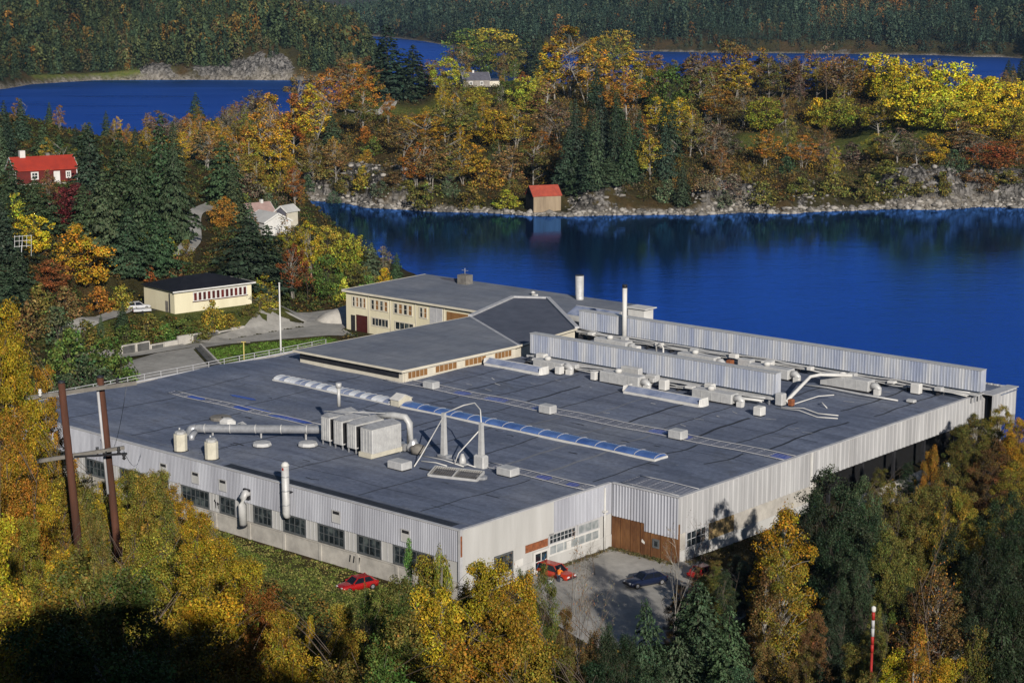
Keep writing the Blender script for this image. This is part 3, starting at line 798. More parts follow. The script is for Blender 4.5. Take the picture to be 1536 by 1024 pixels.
    c = MB(); c.corr((0.04, 14.5), (0.04, 24.4), 4.15, 7.62, 0.62, 0.09); c.build('cladding', ['cladding'], P)
    MB().box(-0.2, 0.2, 0.225, 24.2, 7.62, 7.74).build('parapet_cap', ['trim'], P)
    cp = MB(); cp.box(-.14, .16, -.18, .20, -.4, 7.60, 0); cp.build('corner_post', ['trim'], P); cp = MB(); cp.box(.162, .17, -.12, .14, 4.9, 7.1); cp.build('rust_patch', ['orange_rust'], P)
    window(P, 'b', 5.2, 7.9, .6, 3.6, 0.02, 4, 3)
    window(P, 'b', 11.3, 13.5, .5, 2.6, 0.09, 2, 2, 'glass', 'white', .09, .1)
    m = MB(); m.tube([(.2, 11.6, .9), (.2, 12.0, 1.5), (.2, 12.3, 1.2), (.2, 12.6, 1.9), (.2, 12.9, 1.6), (.2, 12.5, 1.3), (.2, 13.1, 2.2)], .05, 4); m.build('paint_scrawl', ['blue_door'], P)
    d = MB(); d.box(0.0, 0.05, 8.3, 9.6, 0, 2.5, 0); d.box(0.05, .09, 9.35, 9.42, 1.05, 1.2, 1); d.build('door', ['white', 'dark_metal'], P)
    MB().box(0.0, .05, 10.0, 13.6, 2.9, 3.75).build('sign_board', ['orange_rust'], P)
    window(P, 'b', 13.8, 18.2, 2.95, 4.05, 0.02, 7, 2, 'glass', 'trim')
    window(P, 'b', 13.8, 22.2, 1.75, 2.85, 0.04, 7, 1, 'frosted', 'white', .07, .09)
    window(P, 'b', 18.6, 22.2, 2.95, 4.05, 0.02, 3, 1, 'frosted', 'trim')
    MB().box(0.09, .20, 16.6, 17.3, 1.9, 2.7).build('air_outlet', ['white'], P)
    pm = MB(); pm.tube([(.25, 23.0, 0), (.25, 23.0, 7.4)], .11, 8); pm.box(.1, .5, 22.75, 23.25, 4.6, 4.8); pm.build('downpipe', ['white'], P)
    # --- rusty end wall in the yard corner (b = 24.5)
    MB().box(0.02, 9.2, 24.5, 24.8, -.5, 4.6).build('rusted_wall', ['rust'], P)
    c = MB(); c.corr((0.1, 24.45), (4.6, 24.45), 3.9, 7.62, .42, .08); c.corr((4.6, 24.45), (9.2, 24.45), 3.0, 7.62, .42, .08); c.build('cladding', ['cladding'], P)
    MB().box(0.205, 9.0, 24.3, 24.65, 7.62, 7.74).build('parapet_cap', ['trim'], P)
    window(P, 'a', 5.9, 6.6, 1.5, 2.3, 24.46, 1, 1)
    MB().add([(4.2, 24.49, 1.7), (4.65, 24.49, 1.5), (4.7, 24.49, 1.75), (4.3, 24.49, 2.05)], [(0, 1, 2, 3)]).build('paint_patch', ['white'], P)
    s = MB()
    for k in range(1, 7): s.box(k * 1.4 - .03, k * 1.4 + .03, 24.42, 24.5, -.3, 3.85 if k * 1.4 < 4.5 else 2.95)
    s.build('steel_rib', ['rust'], P)
    # --- long right wall (a = 9.2)
    MB().box(8.9, 9.17, 24.8, 52, -1.2, 1.5).build('concrete_base', ['panel_white'], P)
    MB().box(8.8, 9.1, 24.8, 52, 1.5, 3.7).build('wall', ['concrete'], P)
    c = MB(); c.corr((9.2, 24.42), (9.2, 50.4), 3.5, 7.62, .95, .08); c.corr((9.2, 50.8), (9.2, 94.6), 4.1, 7.62, .95, .08); c.build('cladding', ['cladding_light'], P)
    MB().box(9.18, 9.36, 50.4, 50.8, 3.4, 7.6).build('corner_post', ['white'], P)
    MB().box(9.0, 9.42, 24.3, 94.6, 7.62, 7.74).build('parapet_cap', ['trim'], P)
    window(P, 'b', 26.0, 29.6, 1.6, 3.4, 9.14, 4, 2, 'glass', 'trim')
    MB().box(9.10, 9.2, 29.7, 30.1, 1.5, 3.5).build('door_post', ['white'], P)
    MB().box(9.1, 9.16, 30.2, 35.0, 1.6, 3.45).build('board_panel', ['ochre_board'], P)
    MB().box(6.6, 6.9, 52, 94.6, -1.2, 7.3).build('recessed_wall', ['dark'], P)  # near-black colour on wall and pillars stands in for the undercroft's shade
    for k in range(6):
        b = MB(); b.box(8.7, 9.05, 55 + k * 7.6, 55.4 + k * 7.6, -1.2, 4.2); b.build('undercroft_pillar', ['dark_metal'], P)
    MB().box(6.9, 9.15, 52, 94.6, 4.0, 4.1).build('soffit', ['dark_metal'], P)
    # --- outer strip at the far corner, with the back and left walls
    c = MB(); c.corr((10.8, 92.6), (10.8, 99.6), 3.9, 7.62, .95, .08); c.corr((10.8, 99.6), (-62, 99.6), 2.5, 7.62, .95, .08); c.corr((9.2, 94.6), (9.2, 92.6), 4.1, 7.7, .95, .02); c.build('cladding', ['cladding_light'], P)
    MB().box(-62, 10.9, 95.02, 99.7, 7.2, 7.38).build('back_canopy', ['membrane'], P)
    MB().box(9.3, 11.0, 92.4, 99.9, 7.62, 7.72).build('parapet_cap', ['trim'], P)
    MB().box(-62, 10.5, 96.0, 96.3, -1.5, 7.2).build('wall', ['concrete'], P)
    MB().box(-82.4, -82.1, 0.3, 58, -1.5, 7.4).build('wall', ['concrete'], P)
    MB().box(-82.62, -82.3, .25, 57.6, 7.42, 7.6).build('parapet_cap', ['trim'], P)
build_factory()

# ------------------------------------------------------------------ neighbouring buildings of the works
def build_annex():
    """low building that rises out of the flat roof, its eaves just above it"""
    P = thing('annex_building', 'low grey-roofed annex with cream eaves and brown shuttered windows rising between factory roof and office', 'annex', F(-66, 62, GZ), FRZ)
    ox, oy = -66, 62
    def L(u, v, z): return (-u - ox, v - oy, z - GZ)
    # roof corners (u, v, z)
    a, b, c, d = (54.4, 46.2, 15.62), (76.8, 46.0, 15.62), (75.6, 82.8, 15.8), (54.4, 70.6, 15.62)
    e, f, g = (81.0, 99.3, 16.2), (76.0, 102.5, 16.2), (57.6, 88.0, 15.35)
    m = MB(); m.add([L(*p) for p in (a, b, c, d)], [(0, 3, 2, 1)]); m.build('roof', ['felt'], P)
    m = MB(); m.add([L(*p) for p in (d, c, e, f, g)], [(0, 4, 3, 2, 1)]); m.build('roof', ['felt_dark'], P)
    # fascia boards and gutters
    def board(p, q, h, mat='cream_trim', w_=.12):
        pp, qq = L(*p), L(*q); mm = MB()
        mm.obox((pp[0], pp[1], pp[2] - h / 2 + .03), (qq[0], qq[1], qq[2] - h / 2 + .03), w_, h); return mm
    board(a, b, .30).build('fascia', ['cream_trim'], P); board(a, d, .34).build('fascia', ['cream_trim'], P)
    board(b, c, .25).build('fascia', ['cream_trim'], P); board(d, g, .3).build('fascia', ['cream_trim'], P)
    mm = MB(); q0, q1 = L(*d), L(*c); mm.obox((q0[0], q0[1], q0[2] + .02), (q1[0], q1[1], q1[2] + .02), .5, .08); mm.build('valley_flashing', ['trim'], P)
    mm = MB(); q0, q1, q2 = L(*e), L(*f), L(*g)
    mm.obox((q0[0], q0[1], q0[2] + .12), (q1[0], q1[1], q1[2] + .12), .7, .3); mm.obox((q1[0], q1[1], q1[2] + .12), (q2[0], q2[1], q2[2] + .12), .7, .3)
    q3 = L(*c); mm.obox((q3[0] , q3[1], q3[2] + .12), (q0[0], q0[1], q0[2] + .12), .7, .3)
    mm.build('parapet_flashing', ['trim'], P)
    # walls: corner at u 55.6 towards the roof, windows along it
    w_ = MB()
    z0 = 0.5
    def wl(u0, v0, u1, v1, zt, t=.25):
        p, q = L(u0, v0, 0), L(u1, v1, 0)
        w_.obox((p[0], p[1], (z0 + zt) / 2), (q[0], q[1], (z0 + zt) / 2), t, zt - z0)
    wl(54.9, 46.9, 76.1, 46.9, 8.95); wl(54.9, 47.06, 54.9, 70.3, 8.95); wl(76.2, 47.0, 75.4, 82.3, 8.9); wl(55.1, 70.6, 58.2, 87.8, 8.5); wl(58.4, 88.2, 76, 102, 8.5); wl(77, 84, 80.5, 99, 8.6)
    w_.build('wall', ['cream_trim'], P)
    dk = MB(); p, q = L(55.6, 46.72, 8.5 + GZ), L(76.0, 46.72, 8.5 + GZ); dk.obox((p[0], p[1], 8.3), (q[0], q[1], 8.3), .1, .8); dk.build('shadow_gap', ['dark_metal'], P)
    x = -54.9 - ox + .14
    for v0, v1 in ((47.6, 51.6), (53.1, 57.6), (59.2, 63.8), (65.6, 69.4)):
        window(P, 'b', v0 - oy, v1 - oy, 7.66, 8.74, x, 5, 1, 'brown_wood', 'cream_trim', .06, .07, 'shuttered_window')
build_annex()

def build_office():
    P = thing('office_building', 'two-storey cream office block with a flat dark roof beside the grey yard', 'office building', F(-118.2, 95.6, GZ), FRZ)
    # local frame: x to the right along the front, y into the building
    W_, D_ = 52.6, 21.5; hz = 7.45
    m = MB(); m.add([(-.5, -.5, hz), (W_, -.5, hz), (W_, D_, hz + .25), (-.8, D_, hz + .25)], [(0, 1, 2, 3)])
    m.add([(-.5, -.5, hz - .05), (W_, -.5, hz - .05), (W_, D_, hz + .2), (-.8, D_, hz + .2)], [(3, 2, 1, 0)]); m.build('roof', ['felt'], P)
    m = MB(); m.obox((-.5, -.56, hz - .14), (35.3, -.56, hz - .14), .12, .36); m.obox((-.62, -.5, hz - .14), (-.9, D_, hz + .1), .12, .36); m.build('fascia', ['cream_trim'], P)
    m = MB(); m.box(0, W_ - .2, 0, .3, -.8, hz - .06); m.box(0, .3, .3, D_, -.8, hz - .06); m.box(.3, W_ - .2, D_ - .3, D_, -1.5, hz + .1); m.build('wall', ['cream'], P); m = MB(); m.box(W_ - .5, W_ - .2, .3, D_ - .3, -1.5, hz); m.build('end_wall', ['concrete_dark'], P)
    up0, up1 = 4.6, 6.45
    def a2x(a): return a + 118.2
    for x0, x1, n in ((1.6, 5.3, 4), (6.4, 10.9, 4), (12.2, 17.0, 4), (18.6, 20.6, 2)):
        for k in range(n):
            w1 = (x1 - x0) / n
            window(P, 'a', x0 + k * w1 + .12, x0 + (k + 1) * w1 - .12, up0, up1, -.02, 1, 2, 'brown_wood' if k % 2 else 'glass', 'cream_trim', .07, .09)
    window(P, 'a', 6.7, 10.9, 1.75, 3.2, -.02, 5, 1, 'glass', 'cream_trim', .07, .09)
    window(P, 'a', 12.6, 17.2, 1.75, 3.2, -.02, 4, 1, 'glass', 'cream_trim', .07, .09)
    m = MB(); m.box(2.6, 5.5, -.03, .03, -.3, 3.2); 
    for k in range(1, 5): m.box(2.6, 5.5, -.055, -.032, -.3 + k * .7 - .03, -.3 + k * .7 + .03)
    m.build('garage_door', ['dark_red'], P)
    m = MB(); m.box(1.2, 2.3, -.03, .03, -.3, 3.0); m.build('door', ['dark_metal'], P)
    m = MB(); m.box(21.2, 24.2, -.08, .02, .2, 6.8); m.box(22.6, 22.75, -.12, -.082, .2, 6.8); m.build('panel', ['trim'], P)
    m = MB(); m.box(25.2, 30.8, -.05, .03, 4.2, 6.4)
    for k in range(1, 6): m.box(25.2 + k * .94 - .03, 25.2 + k * .94 + .03, -.08, -.052, 4.2, 6.4)
    m.build('timber_gate', ['brown_wood'], P)
    window(P, 'a', 31.9, 34.8, 4.5, 6.3, -.02, 3, 2, 'glass', 'cream_trim', .07, .09)
    m = MB()
    for x in (6.0, 11.5, 17.8, 24.7, 31.3): m.tube([(x, -.12, 0), (x, -.12, hz - .3)], .06, 6)
    m.build('downpipe', ['cream_trim'], P)
    # turret-like brick chimney behind the ridge and a short roof edge piece
    m = MB(); m.box(11.4, 13.6, D_ - 4.2, D_ - 2.4, hz, hz + 1.9); m.build('chimney', ['grey_wood'], P)
    m = MB(); m.add([(4.6, D_ - 2.0, hz + .2), (11.2, D_ - 3.4, hz + .2), (11.2, D_ - 3.0, hz + 1.0), (4.6, D_ - 1.6, hz + .3), (4.6, D_ - .2, hz + .2), (11.2, D_ - .6, hz + .2)], [(0, 1, 2, 3), (3, 2, 5, 4), (1, 5, 2), (0, 3, 4)]); m.build('roof_hood', ['slate'], P)
    m = MB(); m.tube([(12.5, D_ - 3.3, hz + 1.9), (12.5, D_ - 3.3, hz + 3.1)], .05, 6); m.obox((11.7, D_ - 3.3, hz + 2.7), (13.3, D_ - 3.3, hz + 2.7), .05, .05); m.build('antenna', ['trim'], P)
    # step at the corner
    m = MB(); m.box(1.0, 6.0, -1.6, -.05, -.6, -.1); m.build('step', ['concrete'], P)
build_office()
# ------------------------------------------------------------------ things standing on the roof
def on_roof(name, label, cat, a, b, group=None, rz=0.0, dz=0.0):
    return thing(name, label, cat, F(a, b, GZ + roof_z(a, b) + dz), FRZ + rz, group)

# barrel skylights along the ridge of the front hall
def barrel(m, x0, x1, wd, h, n=8, mi=0, z0=0.16):
    vs, fs = [], []
    for x in (x0, x1):
        for k in range(n + 1):
            t = math.pi * k / n; vs.append((x, -math.cos(t) * wd / 2, z0 + math.sin(t) * h))
    for k in range(n): fs.append((k, n + 1 + k, n + 2 + k, k + 1))
    m.add(vs, fs, mi, True)
    m.add(vs[:n + 1], [tuple(range(n, -1, -1))], mi); m.add(vs[n + 1:], [tuple(range(n + 1))], mi)

def long_skylight(label, a0, a1, b, wd, h, n, mats, group=None, ribs=True):
    P = on_roof('skylight', label, 'skylight', (a0 + a1) / 2, b, group)
    L = a1 - a0; st = L / n
    k = MB(); k.box(-L / 2 - .15, L / 2 + .15, -wd / 2 - .12, wd / 2 + .12, -.3, .14); k.build('kerb', ['white'], P)
    for i in range(n):
        m = MB(); barrel(m, -L / 2 + i * st + .03, -L / 2 + (i + 1) * st - .03, wd, h); m.build('glazing', [mats[i % len(mats)]], P)
    if ribs:
        for i in range(0, n + 1):
            m = MB(); pts = [(-L / 2 + i * st, -math.cos(math.pi * q / 8) * (wd / 2 + .03), .16 + math.sin(math.pi * q / 8) * (h + .03)) for q in range(9)]
            m.tube(pts, .035, 5); m.build('glazing_bar', ['trim'], P)
    return P
sk1 = long_skylight('long barrel skylight of alternating white and clear panels on the front roof', -68.3, -45.6, 36.0, 2.3, .38, 21, ['skylight_white', 'skylight_pale', 'skylight_white', 'skylight_white', 'skylight_pale', 'skylight_pale', 'skylight_white', 'skylight_pale'], 'barrel skylights of the front hall')
sk2 = long_skylight('long barrel skylight of deep blue glazing running to the right-hand edge', -43.2, -2.0, 36.0, 2.3, .34, 14, ['skylight_blue'], 'barrel skylights of the front hall')
P = on_roof('skylight_vent', 'small cream hatch box between the white and the blue skylight', 'roof hatch', -44.4, 36.0)
m = MB(); m.add([(-.75, -1.2, -.2), (.75, -1.2, -.2), (.75, 1.2, -.2), (-.75, 1.2, -.2), (-.75, -1.2, .8), (.75, -1.2, .9), (.75, 1.2, .9), (-.75, 1.2, .8), (-.75, 0, 1.35), (.75, 0, 1.45)],
              [(0, 1, 5, 4), (2, 3, 7, 6), (1, 2, 6, 9, 5), (3, 0, 4, 8, 7)]); m.build('hatch_body', ['beige_metal'], P)
m = MB(); m.obox((0, -1.32, .82), (0, .02, 1.45), 1.7, .07); m.obox((0, 1.32, .82), (0, -.02, 1.45), 1.7, .07); m.build('hatch_lid', ['white'], P)

# wire-covered drainage strips in the valleys, with water standing in them
def valley(label, a0, a1, b, wd, rails, dz, pud, group):
    P = on_roof('cable_tray', label, 'cable tray', (a0 + a1) / 2, b, group)
    za = roof_z((a0 + a1) / 2, b)
    def zz(x, y): return roof_z((a0 + a1) / 2 + x, b + y) - za
    L = a1 - a0; n = int(L / 1.6)
    for r_ in range(rails):
        y = -wd / 2 + wd * r_ / (rails - 1); m = MB()
        rad = .05 if r_ in (0, rails - 1) else .020
        m.tube([(-L / 2 + L * k / n, y + .03 * math.sin(k * 2.1 + r_ * 1.7), zz(-L / 2 + L * k / n, y) + dz + rad) for k in range(n + 1)], rad, 5); m.build('rail', ['cable' if r_ not in (0, rails - 1) else 'trim'], P)
    m = MB()
    for k in range(n + 1):
        x = -L / 2 + L * k / n
        m.obox((x, -wd / 2, zz(x, -wd / 2) + dz * .5), (x, wd / 2, zz(x, wd / 2) + dz * .5), .06, .05)
    m.build('cross_bar', ['cable'], P)
    for (x0, x1) in pud:
        rr = random.Random(int(x0 * 10))
        vs = []
        N = 14
        for k in range(N):
            t = 2 * math.pi * k / N; q = rr.uniform(.75, 1.0)
            x, y = (x0 + x1) / 2 + (x1 - x0) / 2 * q * max(-.92, min(.92, 1.3 * math.cos(t))), b + wd * .46 * q * math.sin(t)
            vs.append((x, y))
        pu = MB(); ww = [F(x, y, GZ + roof_z(x, y) + .10) for x, y in vs]; pu.add(ww, [tuple(range(N))])
        o = pu.build('puddle', ['puddle']); o['kind'] = 'structure'; o['label'] = 'blue rain puddle on the flat roof beside a tray of cables'
    return P
valley('long tray of thin cables in the valley behind the blue skylight', -58, 9.0, 47.2, 2.5, 6, .10, [(-45.5, -42.5), (-40, -35.5), (-31.5, -28.9), (-12.5, -9.2), (-8.8, -5.6), (5.6, 8.8)], 'cable trays across the roof')
valley('cable tray from the twin posts to the inner corner above the yard', -16.5, -0.4, 21.6, 1.8, 5, .10, [(-8.5, -6.2), (-4.2, -2.2)], 'cable trays across the roof')
valley('pale cable tray from the left roof edge to the filter unit', -74, -44.5, 21.5, 1.4, 4, .05, [(-70.5, -66.5), (-61, -57.5), (-54.5, -45.5)], 'cable trays across the roof')
valley('short dense tray of cables above the rusty wall', 0.6, 8.8, 27.0, 3.4, 9, .12, [], 'cable trays across the roof')
for (x0, x1, y, ww) in ((-66.5, -61, 25.5, .7), (-60, -54.6, 22.6, .5)):
    pu = MB(); vs = [(x0, y), (x0 + 1.2, y - ww * .7), (x1 - .6, y - ww * .6), (x1, y), (x1 - 1, y + ww * .5), (x0 + .8, y + ww * .4)]
    pu.add([F(x, q, GZ + roof_z(x, q) + .07) for x, q in vs], [tuple(range(6))]); o = pu.build('puddle', ['puddle']); o['kind'] = 'structure'; o['label'] = 'dark blue puddle on the left part of the flat roof'

# white ventilation boxes
def vent_box(label, a, b, s=(1.9, 1.3, .95), group='white boxes on the flat roof', mat='galv_light', rz=0):
    P = on_roof('roof_vent', label, 'roof vent', a, b, group, rz)
    x, y, z = s
    m = MB(); m.box(-x / 2 + .1, x / 2 - .1, -y / 2 + .1, y / 2 - .1, -.2, .16); m.build('base', ['dark_metal'], P)
    m = MB(); m.cbox(-x / 2, x / 2, -y / 2, y / 2, .16, z, .09); m.build('cowl', [mat], P)
    return P
vent_box('white box vent in front of the annex windows', -49.2, 46.6, (2.0, 1.4, 1.05))
vent_box('white box vent on the cable tray behind the blue skylight', -27.8, 46.1, (2.0, 1.4, 1.15))
vent_box('white box vent on the cable tray nearest the right-hand edge', -7.1, 46.3, (2.0, 1.5, 1.15))
vent_box('wide white box vent beside the filter unit and the twin posts', -21.8, 13.2, (2.4, 1.7, 1.0))
vent_box('white box vent beside the fallen slatted frame', -11.1, 19.7, (2.2, 1.6, 1.0))
def dome(label, a, b, r_=1.0, h=.75):
    P = on_roof('dome_vent', label, 'roof vent', a, b, 'low domed vents near the duct')
    m = MB(); m.lathe([(r_ * .75, -.15), (r_ * .75, .18)], 16); m.build('base', ['dark_metal'], P)
    m = MB(); m.lathe([(r_, .16), (r_ * 1.02, .3), (r_ * .9, .55), (r_ * .62, h), (.05, h + .05)], 10, smooth=False); m.build('cowl', ['galv_light'], P)
dome('low grey domed vent in front of the middle of the long duct', -41.3, 9.5, 1.15, .55)
dome('low grey domed vent touching the first filter housing', -37.3, 13.2, 1.2, .58)
P = on_roof('dome_vent', 'white rounded hood vent behind the left part of the long duct', 'roof vent', -53.4, 14.3, 'low domed vents near the duct')
m = MB(); m.cbox(-1.1, 1.1, -.7, .7, -.1, .8, .35); m.build('cowl', ['white'], P); m = MB(); m.box(-1.2, 1.2, -.8, .8, -.2, .1); m.build('base', ['galv'], P)
P = on_roof('vent_cover', 'weathered round cover lying behind the left part of the long duct', 'vent cover', -56.4, 15.6)
m = MB(); m.lathe([(1.35, 0.02), (1.4, .3), (1.25, .42), (.1, .5)], 14, smooth=False); m.build('disc', ['grey_wood'], P)
m = MB(); m.tube([(.6, -.3, .5), (2.0, -.7, .25), (3.0, -1.2, .1)], .06, 6); m.build('rod', ['dark_metal'], P)
P = on_roof('metal_scrap', 'bent light metal plate lying right of the round cover', 'scrap metal', -52.0, 15.4)
m = MB(); m.add([(-.7, -.4, .03), (.3, -.5, .25), (.7, .3, .04), (-.3, .35, .32)], [(0, 1, 2, 3)]); m.add([(-.7, -.4, .0), (.3, -.5, .2), (.7, .3, .0), (-.3, .35, .27)], [(3, 2, 1, 0)]); m.build('plate', ['galv_light'], P)

# two cream vents by the parapet
for a, b, lab in ((-47.2, 2.0, 'cream drum vent by the parapet, the farther of two'), (-41.5, 2.0, 'cream drum vent by the parapet, the nearer of two')):
    P = on_roof('drum_vent', lab, 'roof vent', a, b, 'cream drum vents by the front parapet')
    m = MB(); m.lathe([(.80, -.2), (.82, 2.0), (.78, 2.05), (.05, 2.06)], 10, smooth=False); m.build('drum', ['beige_metal'], P)
    m = MB(); m.lathe([(.62, 2.06), (.66, 2.32), (.55, 2.36), (.04, 2.38)], 10, smooth=False); m.build('cap', ['galv_light'], P)
    m = MB(); m.tube([(-.25, .1, 2.38), (-.25, .1, 2.75)], .14, 8); m.box(.1, .5, -.2, .2, 2.38, 2.6); m.build('fan_motor', ['galv'], P)
    m = MB(); m.lathe([(.95, -.1), (.95, .05), (.8, .06)], 12, smooth=False); m.build('flange', ['dark_metal'], P)

# the long duct and the filter plant
P = on_roof('filter_plant', 'dust filter plant of four grey housings on legs with long horizontal duct', 'filter plant', -33.5, 15.5)
ox, oy = -33.5, 15.5
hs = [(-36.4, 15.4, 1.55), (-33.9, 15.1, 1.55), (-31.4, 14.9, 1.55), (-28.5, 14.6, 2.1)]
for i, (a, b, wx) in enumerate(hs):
    x, y = a - ox, b - oy
    x0, x1, y0, y1 = x - wx / 2, x + wx / 2, y - .2, y + 4.6
    m = MB(); m.cbox(x0, x1, y0, y1, .6, 3.5, .10)
    n = 7 if i < 3 else 11
    for k in range(1, n):   # pressed ribs on the visible faces
        q = y0 + (y1 - y0) * k / n; m.box(x1, x1 + .05, q - .06, q + .06, .7, 3.3)
    for k in range(1, 4):
        q = x0 + wx * k / 4; m.box(q - .05, q + .05, y0 - .05, y0, .7, 3.3)
    f = m.build('filter_housing', ['galv_light'], P)
    if i < 3: m = MB(); m.box(x1 + .05, x1 + .09, y0 + .12, y1 - .1, .8, 3.3); m.build('gap_shade_panel', ['dark_metal'], f)  # dark sheet standing in for the shade between neighbouring housings
    m = MB(); m.add([(x0, y0, 3.5), (x1, y0, 3.5), (x1, y1, 3.5), (x0, y1, 3.5), (x, y0 + .5, 4.0), (x, y1 - .5, 4.0)], [(0, 1, 4), (1, 2, 5, 4), (2, 3, 5), (3, 0, 4, 5)]); m.build('top_duct', ['galv'], P)
    for sx in (x0 + .15, x1 - .15):
        for sy in (y0 + .2, y1 - .2):
            m = MB(); m.box(sx - .07, sx + .07, sy - .07, sy + .07, -.1, .6); m.build('leg', ['galv'], P)
    m = MB(); m.add([(x0 + .1, y0 + .1, .6), (x1 - .1, y0 + .1, .6), (x1 - .1, y1 - .1, .6), (x0 + .1, y1 - .1, .6), (x, y + 2, .12)], [(1, 0, 4), (2, 1, 4), (3, 2, 4), (0, 3, 4)]); m.build('hopper', ['galv_light'], P)
m = MB(); m.box(-29.6 - ox, -27.5 - ox, 14.2 - oy, 19.3 - oy, .05, .6); m.build('plinth', ['beige_metal'], P)
# big horizontal duct with elbow to the roof
y = 14.2 - oy
m = MB(); m.tube([(-51.5 - ox, 7.7 - oy, 1.0), (-51.3 - ox, 7.8 - oy, 1.03), (-38.4 - ox, 17.0 - oy, 1.3), (-37.4 - ox, 17.5 - oy, 1.6)], [.50, .52, .52, .72], 14); m.build('duct', ['galv'], P)
m = MB(); m.tube([(-51.4 - ox, 7.75 - oy, 1.0), (-51.9 - ox, 7.4 - oy, .9), (-52.2 - ox, 7.15 - oy, .55), (-52.2 - ox, 7.15 - oy, -.1)], .56, 12); m.build('duct_elbow', ['galv'], P)
m = MB(); m.tube([(-50.2 - ox, 6.0 - oy, -.1), (-50.2 - ox, 6.0 - oy, .5), (-50.6 - ox, 6.9 - oy, .9)], .40, 10); m.build('duct_elbow', ['galv'], P)
for t in (.06, .26, .46, .66, .86):
    a, b, z = -51.3 + 12.9 * t, 7.8 + 9.2 * t, 1.03 + .27 * t
    m = MB(); m.tube([(a - ox - .05, b - oy - .036, z), (a - ox + .05, b - oy + .036, z + .003)], .57, 14); m.build('flange', ['galv_light'], P)
for t in (.12, .5, .85):
    a, b = -51.3 + 12.9 * t, 7.8 + 9.2 * t
    m = MB(); m.box(a - ox - .08, a - ox + .08, b - oy - .08, b - oy + .08, -.1, .75); m.build('duct_support', ['galv_light'], P)
m = MB(); m.tube([(-38.0 - ox, 19.0 - oy, 3.9), (-38.0 - ox, 19.0 - oy, 6.2)], .22, 10); m.tube([(-38.0 - ox, 19.0 - oy, 6.2), (-38.0 - ox, 19.0 - oy, 6.8)], .36, 10); m.build('stack_pipe', ['galv_light'], P)
m = MB(); m.tube([(-31.5 - ox, 19.2 - oy, 3.8), (-29 - ox, 19.6 - oy, 4.05), (-27.5 - ox, 19.9 - oy, 4.0), (-26.9 - ox, 20.0 - oy, 3.4), (-26.9 - ox, 20.0 - oy, 1.0)], .42, 12); m.build('outlet_duct', ['galv_light'], P)
m = MB(); m.lathe([(.75, 0), (.8, .5), (.5, 1.2), (.4, 1.4)], 12, (-26.6 - ox, 20.2 - oy, .1)); m.box(-28.4 - ox, -27.2 - ox, 19.4 - oy, 20.4 - oy, .05, .9); m.build('fan', ['galv'], P)
m = MB(); m.lathe([(.1, 0), (.85, .1), (.9, .8), (.3, 1.1)], 12, (-25.2 - ox, 19.6 - oy, .1)); m.build('cyclone', ['grey_wood'], P)
m = MB(); m.tube([(-36.5 - ox, 15.2 - oy, 4.2), (-30 - ox, 19.0 - oy, 4.3)], .05, 6); m.build('handrail', ['galv_light'], P)

# twin posts with a wire between them
posts = [(-22.3, 21.0), (-16.0, 20.6)]
for i, (a, b) in enumerate(posts):
    P = on_roof('mast_post', ('square grey post beside the filter plant, leaning cables at its foot', 'square grey post with a wide foot box at the end of a cable tray')[i], 'post', a, b, 'twin posts carrying a cable')
    m = MB(); m.add([(-.3, -.3, 0), (.3, -.3, 0), (.3, .3, 0), (-.3, .3, 0), (-.2, -.2, 5.3), (.2, -.2, 5.3), (.2, .2, 5.3), (-.2, .2, 5.3)], [(3, 2, 1, 0), (4, 5, 6, 7), (0, 1, 5, 4), (1, 2, 6, 5), (2, 3, 7, 6), (3, 0, 4, 7)]); m.build('shaft', ['galv_light'], P)
    if i: m = MB(); m.cbox(-.85, .75, -.5, .5, -.1, 1.5, .15); m.build('foot_box', ['galv_light'], P)
    else: m = MB(); m.box(-.6, .8, -.5, .5, -.1, .3); m.build('foot', ['galv'], P)
def pipe(name, label, cat, pts, rad, mat, group=None):
    p0 = pts[0]; P = F(p0[0], p0[1], GZ + roof_z(p0[0], p0[1]))
    m = MB(); m.tube([(a - p0[0], b - p0[1], z + roof_z(a, b) - roof_z(p0[0], p0[1])) for a, b, z in pts], rad, 7)
    return tag(m.build(name, [mat], None, P, FRZ), label, cat, None, group)
pipe('arched_cable', 'thin pale cable arching between the tops of the twin posts', 'cable', [(-22.3, 21.0, 5.2), (-20.5, 22.5, 6.2), (-19.2, 23, 6.6), (-17.6, 22.2, 6.2), (-16, 20.6, 5.2)], .075, 'white')
pipe('guy_wire', 'pale stay running from the first post down past the wide box vent', 'stay wire', [(-22.3, 21, 4.9), (-21.5, 16.2, .9), (-21.2, 14.9, .1)], .07, 'white')
pipe('guy_wire', 'pale stay running from the second post down towards its twin', 'stay wire', [(-16.0, 20.6, 4.6), (-18.6, 19.6, 1.4), (-18.9, 19.2, .2)], .07, 'white')
for k, (a0, b0, a1, b1) in enumerate(((-23, 20.2, -16.4, 20.0), (-24.5, 19.4, -17.5, 19.2), (-22.5, 17.4, -19.0, 18.0))):
    pipe('loose_cable', ('pale cable lying on the roof between the twin posts', 'pale cable lying on the roof from the filter plant to the posts', 'short pale cable lying in front of the first post')[k], 'cable', [(a0, b0, .08), ((a0 + a1) / 2, (b0 + b1) / 2 + .3, .12), (a1, b1, .08)], .07, 'white')
P = on_roof('junction_box', 'small pale conical fitting on the roof between the twin posts', 'fitting', -18.4, 20.0)
m = MB(); m.lathe([(.5, 0), (.42, .6), (.15, 1.3)], 8); m.build('cone', ['galv_light'], P); m = MB(); m.box(-.6, .6, -.4, .4, -.05, .22); m.build('base', ['galv'], P)
